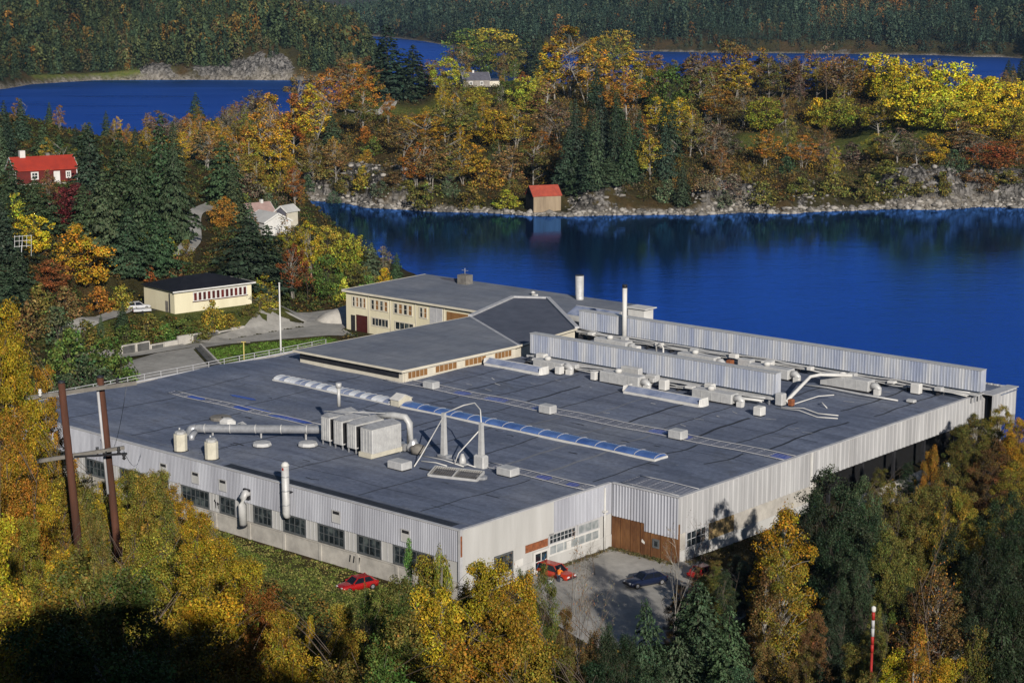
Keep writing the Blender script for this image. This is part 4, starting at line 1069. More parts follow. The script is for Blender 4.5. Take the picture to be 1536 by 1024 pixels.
# fallen slatted frame
P = on_roof('slatted_frame', 'tilted slatted metal frame lying on the roof below the twin posts', 'metal frame', -14.9, 15.2, None, 0.32)
m = MB()
for y in (-1.0, 1.0): m.obox((-3.0, y, .15 + (.5 if y > 0 else 0)), (3.0, y, .15 + (.5 if y > 0 else 0)), .16, .3)
m.obox((-3.0, -1, .15), (-3.0, 1, .65), .16, .3); m.obox((3.0, -1, .15), (3.0, 1, .65), .16, .3); m.obox((0, -1, .2), (0, 1, .7), .16, .25)
m.build('frame', ['galv_light'], P)
m = MB()
for k in range(22): x = -2.85 + k * .272; m.obox((x, -.95, .26), (x, .95, .76), .09, .05)
m.build('slats', ['grey_wood'], P)
m = MB(); m.lathe([(.62, 0), (.62, .3), (.4, .35)], 12, (3.1, .2, .1), 0, False); m.build('end_cap', ['galv'], P)
pipe('loose_cable', 'dark cable end lying left of the slatted frame', 'cable', [(-20.3, 14.9, .1), (-18.8, 15.1, .1), (-17.6, 15.3, .15)], .08, 'dark_metal')

# tall screens of ribbed metal on struts
def roof_screen(label, a0, a1, b, z0, z1, th, legs, group):
    P = on_roof('roof_screen', label, 'roof screen', (a0 + a1) / 2, b, group)
    rz = roof_z((a0 + a1) / 2, b); z0, z1 = z0 - GZ - rz, z1 - GZ - rz
    L = (a1 - a0) / 2
    m = MB(); m.corr((-L, -th / 2), (L, -th / 2), z0, z1, .45, .03); m.corr((L, th / 2), (-L, th / 2), z0, z1, .45, .03)
    m.box(-L, -L + .02, -th / 2, th / 2, z0, z1); m.box(L - .02, L, -th / 2, th / 2, z0, z1); m.build('panel', ['screen'], P)
    m = MB(); m.box(-L - .03, L + .03, -th / 2 - .1, th / 2 + .1, z1, z1 + .08); m.build('cap', ['galv_light'], P)
    m = MB(); m.box(-L + .1, L - .1, -th / 2 - .9, th / 2 - .1, z0 - .45, z0 - .30); m.box(-L + .1, L - .1, -th / 2 - .9, -th / 2 - .8, z0 - .3, z0 - .1); m.build('gutter', ['galv_light'], P)
    n = legs
    for k in range(n):
        x = -L + .6 + (2 * L - 1.2) * k / (n - 1)
        for y in (-th / 2 - .6, th / 2):
            m = MB(); m.box(x - .08, x + .08, y - .08, y + .08, -.35, z0 - .3 if y < 0 else z0 + .2); m.build('leg', ['galv'], P)
    return P
G = 'ribbed screens on the back roof'
roof_screen('middle ribbed bluish screen wall standing free on the roof', -51.0, -8.2, 69.8, 15.15, 18.05, 1.1, 12, G)
roof_screen('rear ribbed screen wall along the water side of the roof', -58.6, 10.6, 90.3, 15.0, 17.85, 1.2, 16, G)

# air-handling boxes and fans around the screens
def unit(label, a, b, L, w_=1.6, h=1.5, fan=1):
    P = on_roof('ventilation_unit', label, 'ventilation unit', a, b, 'long grey ventilation units by the screens')
    m = MB(); m.cbox(-L / 2, L / 2, -w_ / 2, w_ / 2, .25, h, .08)
    for k in range(1, 4): x = -L / 2 + L * k / 4; m.box(x - .03, x + .03, -w_ / 2 - .03, -w_ / 2, .3, h - .12)
    m.build('body', ['galv_light'], P)
    m = MB(); m.box(-L / 2 + .2, L / 2 - .2, -w_ / 2 + .2, w_ / 2 - .2, -.35, .25); m.build('base', ['dark_metal'], P)
    m = MB(); m.lathe([(.45, 0), (.5, .35), (.35, .5), (.05, .55)], 10, (-L * .1, 0, h)); m.build('cowl', ['white'], P)
    if fan:
        x = L / 2 * fan
        m = MB(); m.tube([(x, 0, .9), (x + .7 * fan, 0, 1.0), (x + 1.1 * fan, 0, .7), (x + 1.15 * fan, 0, -.1)], [.5, .5, .42, .38], 10); m.build('duct_elbow', ['galv_light'], P)
        m = MB(); m.box(x + 1.3 * fan - .4, x + 1.3 * fan + .4, -1.0, -.4, -.1, .75); m.build('motor', ['white'], P)
unit('ventilation unit behind the left end of the middle screen', -47.2, 84.0, 6.2, 1.7, 1.6, 1)
unit('ventilation unit behind the middle screen, second from the office', -31.0, 83.6, 6.6, 1.7, 1.6, 1)
unit('ventilation unit behind the right end of the middle screen', -18.4, 83.4, 6.8, 1.8, 1.6, 1)
unit('ventilation unit near the far right corner beside the bent white pipe', -6.4, 84.0, 7.6, 1.8, 1.7, 1)
unit('ventilation unit in front of the middle screen behind the small skylight', -30.6, 65.2, 6.8, 1.7, 1.7, 1)
unit('ventilation unit in front of the right end of the middle screen', -15.2, 65.4, 6.4, 1.7, 1.5, 1)
unit('ventilation unit in front of the left end of the middle screen near the annex', -44.6, 66.4, 5.4, 1.6, 1.4, 1)
vent_box('upright grey box under the middle screen', -31.2, 68.0, (3.2, 1.0, 2.1), None)
vent_box('small white drum-like box on the open roof right of the middle screen', -6.0, 62.2, (1.2, 1.2, 1.25), None, 'white')
vent_box('grey upright box at the right end of the middle screen', -7.4, 69.2, (1.1, 1.1, 1.7), None, 'galv_light')
vent_box('small rusty cap beside the grey upright box at the end of the middle screen', -6.2, 69.9, (.7, .7, 1.0), None, 'orange_rust')
vent_box('low grey box behind the middle screen at its right end', -24.5, 86.2, (2.2, 1.3, 1.3), None)
vent_box('small white box in front of the middle screen beside the long unit', -24.2, 66.2, (1.2, 1.0, 1.5), None, 'white')
vent_box('small white box leaning by the left ventilation unit', -35.2, 64.8, (.9, .9, 1.3), None, 'white')
vent_box('rusty red fan box behind the middle screen', -26.2, 84.6, (.9, .9, 1.2), None, 'orange_rust')
for lab, a, b, sz, mt in (('small white box beside the leftmost unit behind the middle screen', -42.0, 83.0, (1.1, 1.1, 1.5), 'white'), ('pale box in the gap between two units behind the middle screen', -36.2, 82.6, (1.5, 1.1, 1.0), 'galv_light'), ('white box at the foot of the rear screen near its middle', -21.5, 87.2, (1.8, 1.0, 1.2), 'white'),
                          ('white box at the foot of the rear screen near its right end', 2.5, 87.0, (1.4, .9, 1.5), 'white'), ('low pale box on the open roof near the far right corner', 4.6, 82.0, (1.2, .8, .5), 'galv_light'), ('white box under the left end of the middle screen', -47.8, 68.2, (1.6, 1.0, 1.7), 'white'),
                          ('grey box under the middle screen beside the small skylight', -27.4, 67.8, (1.8, 1.1, 1.6), 'galv_light'), ('white box under the right part of the middle screen', -17.6, 67.6, (1.3, 1.0, 1.8), 'white'), ('pale box at the right end of the low skylight by the annex', -41.6, 64.8, (1.0, 1.0, 1.2), 'white')):
    vent_box(lab, a, b, sz, None, mt)
for k, (pts, lab) in enumerate([([(-50, 80.5, .2), (-45, 81.2, .5), (-40, 80.6, .6), (-36, 81.4, .2)], 'pale pipe snaking behind the left part of the middle screen'), ([(-38.2, 83, .1), (-38.0, 82.6, 2.0), (-37.2, 82.3, 2.5), (-36.4, 82.2, 2.0), (-36.2, 82, .1)], 'white pipe arch standing behind the middle screen'),
                                ([(-30, 80.6, .2), (-24, 81.4, .4), (-17, 80.8, .3)], 'pale pipe along the roof behind the middle of the screen'), ([(-14, 66.2, .6), (-11.5, 66.6, .7), (-9, 67.2, .7)], 'short white pipe stub pointing to the grey upright box'), ([(-12, 81, .3), (-8, 81.6, .3), (-2, 80.9, .4), (3, 81.3, .2)], 'long pale pipe on the open roof in front of the farthest unit')]):
    pipe('roof_pipe', lab, 'pipe', pts, .13, 'galv_light' if k % 2 == 0 else 'white')
# low lean-to skylights in front of the middle screen
def low_skylight(label, a0, a1, b):
    P = on_roof('low_skylight', label, 'skylight', (a0 + a1) / 2, b, 'low skylights in front of the middle screen')
    L = a1 - a0
    m = MB(); m.box(-L / 2, L / 2, -1.1, 1.1, -.3, .35); m.build('kerb', ['white'], P)
    m = MB(); m.add([(-L / 2 + .1, -1.05, .36), (L / 2 - .1, -1.05, .36), (L / 2 - .1, 0, .95), (-L / 2 + .1, 0, .95), (-L / 2 + .1, 1.05, .36), (L / 2 - .1, 1.05, .36)], [(0, 1, 2, 3), (3, 2, 5, 4)]); m.build('glazing', ['skylight_pale'], P)
    for s in (-1, 1):
        m = MB(); vs = []
        x = s * L / 2
        for k in range(7):
            t = math.pi * k / 6; vs.append((x + s * .5 * math.sin(t), -1.12 * math.cos(t), .0)); 
        vs2 = [(x + s * .1, v[1], 1.02 if k not in (0, 6) else .36) for k, v in enumerate(vs)]
        m.add(vs + vs2, [(k, k + 1, k + 8, k + 7) for k in range(6)] + [tuple(range(7, 14))]); m.build('end_hood', ['white'], P)
    m = MB(); m.box(-L / 2, L / 2, -.06, .06, .95, 1.02); m.build('ridge_bar', ['white'], P)
low_skylight('low glazed skylight beside the annex windows', -53.6, -43.2, 63.2)
low_skylight('low glazed skylight in front of the middle screen, between two units', -27.0, -14.6, 61.9)
# bent white duct at the right
pipe('bent_duct', 'white duct bending over the roof right of the middle screen', 'duct', [(-6.8, 69.6, .5), (-6.6, 70.4, 1.2), (-9.6, 79.6, 1.9), (-9.0, 81.2, 2.0), (-5.8, 84.2, 1.9)], .24, 'white')
for k, (pts, lab) in enumerate(([[(-6.5, 68, .1), (-4, 69.5, .2), (-1, 68.2, .15), (1.5, 69, .1)], 'loose pale cable in a wave right of the grey upright box'],
                                [[(-6.8, 67.2, .1), (-3.5, 67.6, .3), (0, 66.4, .1), (2.4, 67.4, .1)], 'loose pale cable nearest the white drum-like box'],
                                [[(-6.4, 70.8, .15), (-5.6, 75.5, .6), (-4.0, 76.8, .8)], 'pale cable rising beside the bent white duct'],
                                [[(-4.2, 74.4, .1), (-3.5, 73.0, .5), (-2.2, 72.2, .1)], 'short kinked cable under the bent white duct'])):
    pipe('loose_cable', lab, 'cable', pts, .07, 'white')
for k, (b0, a0, a1, lab) in enumerate(((88.2, -57, 9.6, 'bundle of pale pipes along the foot of the rear screen'), (67.6, -50, -9, 'bundle of pale pipes along the foot of the middle screen'))):
    P = on_roof('pipe_run', lab, 'pipes', (a0 + a1) / 2, b0, 'pipe runs below the screens')
    L = (a1 - a0); n = int(L / 2.2); za = roof_z((a0 + a1) / 2, b0)
    for q in range(3):
        m = MB(); rr = random.Random(k * 7 + q)
        m.tube([(-L / 2 + L * i / n, q * .35 - .35, .55 + .22 * q + rr.uniform(-.15, .2)) for i in range(n + 1)], .07 + .03 * q, 6); m.build('pipe', ['galv_light' if q else 'white'], P)
    m = MB(); rr = random.Random(k)
    for i in range(0, n, 2): m = MB(); x = -L / 2 + L * i / n; m.box(x - .06, x + .06, -.5, .5, -.3, .5); m.build('bracket', ['dark_metal'], P)
    for i in range(1, n, 3):
        x = -L / 2 + L * i / n + rr.uniform(-.4, .4); m = MB(); m.cbox(x - rr.uniform(.3, .7), x + rr.uniform(.3, .7), -.75, .15, .75, 1.05 + rr.uniform(0, .3), .08); m.build('valve_box', ['white' if i % 2 else 'galv_light'], P)
# stacks and boxes behind
P = on_roof('chimney_stack', 'tall slim white steel chimney beside the rear screen', 'chimney', -49.0, 89.0)
m = MB(); m.tube([(0, 0, -.3), (0, 0, 8.6)], .36, 14); m.build('flue', ['white'], P)
m = MB(); m.tube([(0, 0, 8.6), (0, 0, 9.1)], .40, 14); m.build('cap', ['dark_metal'], P)
m = MB(); m.lathe([(.7, 0), (.7, .5), (.45, .6)], 12); m.build('base', ['galv'], P)
m = MB(); m.tube([(0, 0, 7.6), (-5.6, 8.5, .6)], .03, 5); m.build('guy_wire', ['galv'], P)
P = thing('chimney_stack', 'short wide galvanised stack on the office roof', 'chimney', F(-79.4, 115.0, GZ + 7.6), FRZ)
m = MB(); m.tube([(.5, -.5, -.3), (.35, -.35, .3), (0, 0, .9), (0, 0, 4.2)], [.66, .70, .74, .74], 14); m.build('flue', ['galv_light'], P)
m = MB(); m.tube([(0, 0, 4.2), (0, 0, 4.3)], .76, 14); m.build('rim', ['dark_metal'], P)
P = thing('roof_hut', 'small white box hut with a flat lid behind the tall slim chimney', 'roof hut', F(-53.6, 99.0, GZ + 9.5), FRZ)
m = MB(); m.box(-1.6, 1.6, -1.2, 1.2, -2.0, 1.7); m.build('wall', ['white'], P); m = MB(); m.box(-1.9, 2.1, -1.5, 1.5, 1.7, 1.85); m.build('lid', ['white'], P)
P = thing('lean_to_skylight', 'pale blue glazed lean-to behind the left end of the rear screen', 'skylight', F(-61.6, 97.0, GZ + 9.0), FRZ)
m = MB(); m.add([(-4.6, -1.4, .1), (4.6, -1.4, .1), (4.6, 1.2, 1.2), (-4.6, 1.2, 1.2)], [(0, 1, 2, 3)]); m.build('glazing', ['skylight_pale'], P)
m = MB(); m.box(-4.7, 4.7, 1.22, 1.5, -.3, 1.25); m.box(-4.7, 4.7, -1.6, -1.42, -1.6, .15); m.box(-4.7, -4.62, -1.4, 1.2, -.3, .1); m.box(4.62, 4.7, -1.4, 1.2, -.3, .1); m.build('frame', ['galv_light'], P)
P = thing('roof_fitting', 'tiny white fitting alone on the office roof', 'roof vent', F(-88, 112.5, GZ + 7.6), FRZ)
m = MB(); m.lathe([(.35, 0), (.3, .5), (.5, .55), (.1, .8)], 8); m.box(.4, 1.0, -.2, .2, 0, .35); m.build('cowl', ['white'], P)

# left-hand roof edge: low pipe railing
P = thing('roof_railing', 'low grey pipe railing along the left edge of the factory roof', 'railing', F(-82.2, 29, GZ + 7.5), FRZ)
for z, q in ((.9, .05), (.5, .04)):
    m = MB(); m.tube([(0, -28.5 + 2.85 * k, z + .03 * math.sin(k)) for k in range(21)], q, 6); m.build('rail', ['trim'], P)
for k in range(21):
    m = MB(); m.box(-.04, .04, -28.54 + 2.85 * k, -28.46 + 2.85 * k, -.1, .9); m.build('post', ['trim'], P)

# pipes on the long front wall
P = thing('wall_flue', 'tall galvanised flue standing up the long front wall past the parapet', 'flue', F(-25.5, -.75, GZ + 4.4), FRZ)
m = MB(); m.tube([(0, .35, -.2), (0, .05, 0), (0, 0, .3), (0, 0, 5.6)], [.30, .36, .42, .42], 14); m.build('flue', ['galv_light'], P)
m = MB(); m.lathe([(.42, 5.6), (.5, 5.7), (.3, 6.0), (.05, 6.1)], 12); m.build('cap', ['white'], P)
m = MB(); m.box(-.03, .22, -.44, -.42, 5.2, 5.5); m.build('warning_mark', ['red_white_red'], P)
for z in (1.2, 2.8, 4.4):
    m = MB(); m.tube([(0, 0, z), (0, 0, z + .1)], .455, 14); m.build('flange', ['galv'], P)
m = MB(); m.box(-.5, .5, .25, .63, 2.6, 2.7); m.build('bracket', ['dark_metal'], P)
P = thing('wall_duct', 'galvanised elbow duct coming out of the front wall between two windows', 'duct', F(-32.7, -.9, GZ + 1.9), FRZ)
m = MB(); m.tube([(.15, .85, 3.6), (.1, .3, 3.65), (0, 0, 3.2), (0, 0, 2.4), (0, 0, .1)], [.42, .45, .46, .46, .44], 12); m.build('duct', ['galv_light'], P)
m = MB(); m.box(-.5, .5, .55, .78, 2.9, 4.1); m.build('wall_plate', ['dark_metal'], P)
m = MB(); m.tube([(0, 0, .1), (0, 0, -.1)], .48, 12); m.build('mouth', ['dark_metal'], P)
# ------------------------------------------------------------------ paving
sheet('yard', [fw(0.3, 8.5), fw(0.3, 24.3), fw(9.0, 24.3), fw(9.5, 27), fw(17, 25), fw(24, 17), fw(26, 6), fw(20, -2), fw(12, 1), fw(6, 5)], 0.05, 'asphalt', 'worn grey asphalt yard in the corner of the factory')
sheet('upper_yard', [fw(-85, 52), fw(-100, 38), fw(-114, 38.5), fw(-124, 52), fw(-128, 66), fw(-128.5, 80), fw(-137, 97), fw(-134, 112), fw(-126, 116), fw(-121.5, 112), fw(-119, 95.3), fw(-112, 92), fw(-116, 89), fw(-119.5, 81), fw(-123.2, 72), fw(-124, 65), fw(-108, 56), fw(-100, 49), fw(-88, 50)], 0.06, 'asphalt', 'wide grey asphalt yard and drive between hut and office')
ribbon('road', [fw(-127, 66), fw(-128.5, 48), fw(-134, 47), (-77, 306), (-73, 318), (-70.5, 330)], 4.0, 0.22, 'asphalt', 'narrow grey road climbing past the cream hut')
ribbon('path', [(-68, 372), (-69, 395), (-72, 412), (-75, 430), (-74, 450)], 3.2, 0.3, 'asphalt', 'narrow grey lane climbing between the spruces')
gx, gy, gz, gd = ground_at(560, 172)
gx2, gy2, _, _ = ground_at(690, 128)
ribbon('path', [(gx - 8, gy - 14), (gx, gy), ((gx + gx2) / 2, (gy + gy2) / 2 + 2), (gx2, gy2)], 5.0, 0.5, 'concrete', 'pale gravel track up to the ridge cottage')

def at_ground(x, y, dz=0.0): return (x, y, H1(x, y) + dz)

# retaining wall at the back of the upper yard, with dark slabs leaning on it
P = thing('retaining_wall', 'broken concrete retaining wall with dark panels below the green bank', 'retaining wall', F(-128.8, 66, 6.4), FRZ)
rr = random.Random(2)
for k in range(9):
    y0 = -12.5 + k * 3.0; hh = 1.5 + rr.uniform(-.3, .5)
    m = MB(); m.cbox(-.3, .3, y0, y0 + 2.9, -.6, hh, .07); m.build('wall_segment', ['concrete'], P)
    if k in (0, 1, 2, 5, 6, 7): m = MB(); m.box(.31, .4, y0 + .2, y0 + 2.6, 0, hh - .15); m.build('dark_panel', ['concrete_dark'], P)
x, y = fw(-116, 61.6); P = thing('kerb_wall', 'low concrete ramp wall beside the small lawn', 'low wall', (x, y, H1(x, y)), FRZ)
m = MB(); m.obox((-8.2, 5.2, .3), (8.6, -4.0, .3), .35, .9); m.build('wall', ['concrete'], P); m = MB(); m.obox((-8.0, 4.4, .1), (8.2, -4.6, .1), .9, .3); m.build('footing', ['concrete_dark'], P)
P = thing('boulder_pile', 'rounded grey concrete mound beside the office front', 'mound', F(-125.5, 104, 6.4), FRZ)
n_ = 18; vs = [(0, 0, 2.6)]; fs = []
for ring, (q, z) in enumerate(((.35, 2.45), (.7, 1.7), (.92, .7), (1.0, -.4))):
    for k in range(n_):
        t = 2 * math.pi * k / n_; s = 1 + .08 * math.sin(3 * t + ring); vs.append((5.2 * q * s * math.cos(t), 8.0 * q * s * math.sin(t), z))
fs += [(0, 1 + k, 1 + (k + 1) % n_) for k in range(n_)]
for r_ in range(3): fs += [(1 + r_ * n_ + k, 1 + r_ * n_ + n_ + k, 1 + r_ * n_ + n_ + (k + 1) % n_, 1 + r_ * n_ + (k + 1) % n_) for k in range(n_)]
m = MB(); m.add(vs, fs, 0, True); m.build('mound', ['concrete'], P)

# flag pole, street lamp
x, y = fw(-84.6, 50.5); z = H1(x, y)
P = thing('flag_pole', 'tall bare white flagpole at the left roof edge', 'flagpole', (x, y, z))
hp = at_dist(434, 426, math.hypot(x, y))[2] - z
m = MB(); m.tube([(0, 0, 0), (0, 0, hp * .5), (0, 0, hp)], [.17, .14, .10], 10); m.build('pole', ['white'], P)
m = MB(); m.lathe([(.02, 0), (.16, .08), (.16, .2), (.02, .28)], 10, (0, 0, hp)); m.build('finial', ['white'], P)
x, y = fw(-105.2, 60.5); z = H1(x, y); hp = 4.4
P = thing('street_lamp', 'short pale yellow lamp post standing on the small lawn', 'lamp post', (x, y, z))
m = MB(); m.tube([(0, 0, 0), (0, 0, hp)], [.13, .09], 8); m.build('pole', ['yellow_paint'], P)
m = MB(); m.obox((-.7, 0, hp), (.7, 0, hp), .12, .14); m.build('arm', ['yellow_paint'], P)
for s in (-1, 1): m = MB(); m.cbox(s * .75 - .35, s * .75 + .35, -.16, .16, hp - .12, hp + .14, .05); m.build('lamp_head', ['grey_wood'], P)

# ------------------------------------------------------------------ houses
def gable(name, label, cat, loc, rz, L, W_, hw, hr, wall, roof, gable_mat=None, over=.4, chim=(), wins=(), doors=(), trim='white', group=None):
    """house with its ridge along local x; front is the -y side, end walls at +-L/2"""
    P = thing(name, label, cat, loc, rz, group)
    m = MB()
    for s in (-1, 1):
        m.box(-L / 2, L / 2, s * W_ / 2 - .12, s * W_ / 2 + .12, -1.5, hw)
    m.build('wall', [wall], P)
    for s in (-1, 1):
        m = MB(); x = s * L / 2
        v = [(x - .12, -W_ / 2 + .12, -1.5), (x - .12, W_ / 2 - .12, -1.5), (x - .12, W_ / 2 - .12, hw), (x - .12, 0, hw + hr - .15), (x - .12, -W_ / 2 + .12, hw)]
        v2 = [(x + .12, b, c) for _, b, c in v]
        m.add(v + v2, [(4, 3, 2, 1, 0), (5, 6, 7, 8, 9)] + [(k, (k + 1) % 5, 5 + (k + 1) % 5, 5 + k) for k in range(5)])
        m.build('gable_wall', [gable_mat or wall], P)
    m = MB(); sl = hr / (W_ / 2)
    yo = W_ / 2 + over; zo = hw - over * sl; t = .16
    xs = (-L / 2 - over, L / 2 + over)
    prof = [(-yo, zo), (0, hw + hr), (yo, zo), (yo, zo + t), (0, hw + hr + t * 1.2), (-yo, zo + t)]
    v = [(x, a, b) for x in xs for a, b in prof]
    m.add(v, [(0, 1, 7, 6), (1, 2, 8, 7), (2, 3, 9, 8), (3, 4, 10, 9), (4, 5, 11, 10), (5, 0, 6, 11), (5, 4, 1, 0), (4, 3, 2, 1), (6, 7, 10, 11), (7, 8, 9, 10)])
    rf = m.build('roof', [roof], P)
    for s in (-1, 1):
        m = MB(); x = s * (L / 2 + over + .03)
        for q in (-1, 1): m.obox((x, q * (yo + .02), zo + .02), (x, 0, hw + hr + .04), .06, .34)
        m.build('barge_board', [trim], P)
    for (x, y, wd, h, mt) in chim:
        m = MB(); zb = hw + hr - abs(y) * sl - .3; m.box(x - wd / 2, x + wd / 2, y - wd / 2, y + wd / 2, zb, hw + hr + h); m.build('chimney', [mt], rf)
    for side, p, w_, z0, z1 in wins:
        if side == 'f': window(P, 'a', p - w_ / 2, p + w_ / 2, z0, z1, -W_ / 2 - .13, 2, 2, 'glass', trim, .1, .06)
        elif side == 'r': window(P, 'b', p - w_ / 2, p + w_ / 2, z0, z1, L / 2 + .13, 2, 2, 'glass', trim, .1, .06)
        else:
            o = window(P, 'b', p - w_ / 2, p + w_ / 2, z0, z1, 0, 2, 2, 'glass', trim, .1, .06)
            o.location.x = -L / 2 - .13; o.scale.x = -1
    for side, p, w_, h, mt in doors:
        m = MB()
        if side == 'f': m.box(p - w_ / 2, p + w_ / 2, -W_ / 2 - .18, -W_ / 2 - .122, 0, h)
        else: m.box(-L / 2 - .18, -L / 2 - .122, p - w_ / 2, p + w_ / 2, 0, h)
        m.build('door', [mt], P)
    return P

rx, ry = -103.6, 403.5
P = gable('red_house', 'dark red timber house with a bright red roof and white chimney among the spruces', 'house', (rx, ry, H1(rx, ry) + .3), R(31), 13.5, 6.2, 3.0, 2.4, 'red_wall', 'red_roof',
      chim=((-4.2, .3, 1.2, 1.5, 'white'), (1.6, .8, .8, .7, 'grey_wood')), wins=(('f', -2.6, 1.4, .9, 2.3), ('f', 4.9, .9, .9, 2.2), ('l', -1.9, .7, .8, 2.3)), doors=(('f', 2.3, 1.4, 2.4, 'white'), ('l', .4, 1.2, 2.3, 'white')))
m = MB(); m.box(-7.2, 7.2, -4.6, -3.3, -1.6, -.05); m.build('terrace', ['concrete'], P)
for xx in (-6.8, 6.8): m = MB(); m.box(xx - .1, xx + .1, -3.35, -3.23, 0, 3.0); m.build('corner_board', ['white'], P)
# cream hut: low hipped black roof
hx, hy = -57.6, 331.0
cr = [at_dist(258, 472, 332)[:2], at_dist(378, 463, 338)[:2]]
P = thing('cream_hut', 'low cream workshop with black roof and a strip of dark red windows', 'workshop', (-58.2, 335.0, 9.5), math.atan2(6.3 + 5.5, 13.6))
Lh, Wh, hh = 16.4, 10.8, 4.4
m = MB(); m.box(-Lh / 2, Lh / 2, -Wh / 2, -Wh / 2 + .25, -1.8, hh); m.box(-Lh / 2, Lh / 2, Wh / 2 - .25, Wh / 2, -1.5, hh); m.box(-Lh / 2, -Lh / 2 + .25, -Wh / 2 + .25, Wh / 2 - .25, -1.5, hh); m.box(Lh / 2 - .25, Lh / 2, -Wh / 2 + .25, Wh / 2 - .25, -1.5, hh); m.build('wall', ['cream'], P)
m = MB(); o_ = .6; a_, b_ = Lh / 2 + o_, Wh / 2 + o_
m.add([(-a_, -b_, hh), (a_, -b_, hh), (a_, b_, hh), (-a_, b_, hh), (-2.3, 0, hh + 1.7), (2.3, 0, hh + 1.7)], [(0, 1, 5, 4), (1, 2, 5), (2, 3, 4, 5), (3, 0, 4), (3, 2, 1, 0)]); m.build('roof', ['black_roof'], P)
m = MB(); m.box(-a_ - .02, a_ + .02, -b_ - .06, -b_ - .0, hh - .22, hh + .04); m.box(a_, a_ + .06, -b_, b_, hh - .22, hh + .04); m.build('fascia', ['white'], P)
for k in range(12):
    x0 = -4.3 + k * .96
    window(P, 'a', x0 + .06, x0 + .84, 2.15, 3.75, -Wh / 2 - .04, 1, 1, 'dark_red' if k % 3 else 'red_wall', 'white', .07, .05)
m = MB(); m.box(-4.5, 7.4, -Wh / 2 - .1, -Wh / 2 - .05, 1.95, 2.1); m.build('window_sill', ['dark_red'], P)
m = MB(); m.box(-Lh / 2 - .04, -Lh / 2 + .02, -3.2, -2.2, 0, 2.3); m.build('door', ['grey_wood'], P)
m = MB(); m.box(-Lh / 2 - .16, -Lh / 2 - .0, -3.9, -3.7, 0, 3.8); m.build('downpipe', ['dark_metal'], P)
# white houses by the inlet
wx, wy = at_dist(404, 356, 416)[:2]
P = gable('white_house', 'white gabled house half hidden behind the broad spruce by the inlet', 'house', (wx, wy, H1(wx, wy)), R(-52), 7.6, 6.6, 3.2, 1.7, 'white', 'panel_white', wins=(('f', -2, 1, 1, 2.2),))
wx, wy = at_dist(431, 346, 424)[:2]
P = gable('white_shed', 'narrow white shed with a peaked roof behind the white house', 'shed', (wx, wy, H1(wx, wy)), R(60), 4.0, 3.0, 4.4, 1.1, 'cream_trim', 'panel_white', 'slate')
wx, wy = at_dist(386, 324, 446)[:2]
P = gable('stone_cottage', 'small pale cottage with a dull pink roof behind the white house', 'cottage', (wx, wy, H1(wx, wy)), R(40), 6.5, 5.0, 2.8, 2.2, 'cream_trim', 'pink_roof', chim=((1.2, 0, .7, .8, 'white'),))
# boathouse
bx, by = at_dist(815, 321, 551)[:2]
P = gable('boathouse', 'weathered boathouse with a red tiled roof standing at the water line', 'boathouse', (bx, by + 2.0, 1.0), R(20), 8.8, 6.6, 4.9, 2.6, 'boat_wall', 'red_tile', 'dark', .35, trim='dark_metal')
m = MB(); m.box(-4.47, -4.40, -1.1, 1.1, -.3, 2.7); m.build('door', ['blue_door'], P)
m = MB(); m.box(-4.5, 4.5, -4.2, 3.6, -2.2, -.1); m.build('stone_base', ['stone_wall'], P)
# cottage on the ridge
cx, cy, cz, cd = ground_at(712, 131)
P = gable('ridge_cottage', 'white cottage with a slate roof and stone gable on the wooded ridge', 'cottage', (cx, cy + 4, H1(cx, cy + 4)), R(14), 11.5, 7.0, 3.2, 2.9, 'stone_wall', 'slate', 'white', .4, chim=((-.8, 0, .8, .9, 'white'),), wins=(('f', -2.5, 1.2, 1, 2.3), ('f', 2.2, 1.2, 1, 2.3), ('l', 0, 1.2, 1.2, 2.8)))
m = MB(); m.box(6.0, 10.5, -3.0, 1.5, -1, 2.5); m.build('extension', ['cream_trim'], P)
m = MB(); m.add([(5.9, -3.2, 2.5), (10.7, -3.2, 2.5), (10.7, 1.7, 3.2), (5.9, 1.7, 3.2)], [(0, 1, 2, 3)]); m.build('lean_to_roof', ['slate'], P)
# ------------------------------------------------------------------ utility poles in front
def proj_top(px, py, dist): return at_dist(px, py, dist)
d0 = 122
b0, t0 = at_dist(118, 822, d0), at_dist(92, 574, d0)
b1, t1 = at_dist(166, 720, d0 + 3), at_dist(150, 566, d0 + 3)
x, y = b0[0], b0[1]; gz_ = H1(x, y)
P = thing('utility_pole', 'twin-pole wooden power mast with two crossarms above the golden bushes', 'power mast', (x, y, gz_))
O_ = np.array([x, y, gz_])
def ext(b, t):                                  # carry the visible pole down to the ground
    d = (t - b) / (t[2] - b[2]); g = H1(b[0], b[1]) - .5
    return b + d * (g - b[2])
poles_ = []
for b, t in ((b0, t0), (b1, t1)):
    g = ext(b, t); poles_.append((g - O_, t - O_))
    m = MB(); m.tube([g - O_, (g + t) / 2 - O_, t - O_], [.30, .27, .23], 10); m.build('pole', ['pole_wood'], P)
    m = MB(); m.tube([t - O_, t - O_ + np.array([0, 0, .12])], [.27, .2], 10); m.build('pole_cap', ['dark_metal'], P)
l0, l1 = at_dist(38, 597, d0 + .3), at_dist(204, 574, d0 + 3.2)
m = MB(); m.obox(l0 - O_, l1 - O_, .22, .26); m.build('crossarm', ['grey_wood'], P)
l2, l3 = at_dist(45, 693, d0 - .3), at_dist(186, 671, d0 + 2.6)
m = MB(); m.obox(l2 - O_, l3 - O_, .18, .24); m.build('crossarm', ['grey_wood'], P)
m = MB(); m.obox(at_dist(112, 685, d0 - .3) - O_, at_dist(190, 680, d0 + 2.4) - O_, .12, .14); m.build('brace', ['dark_metal'], P)
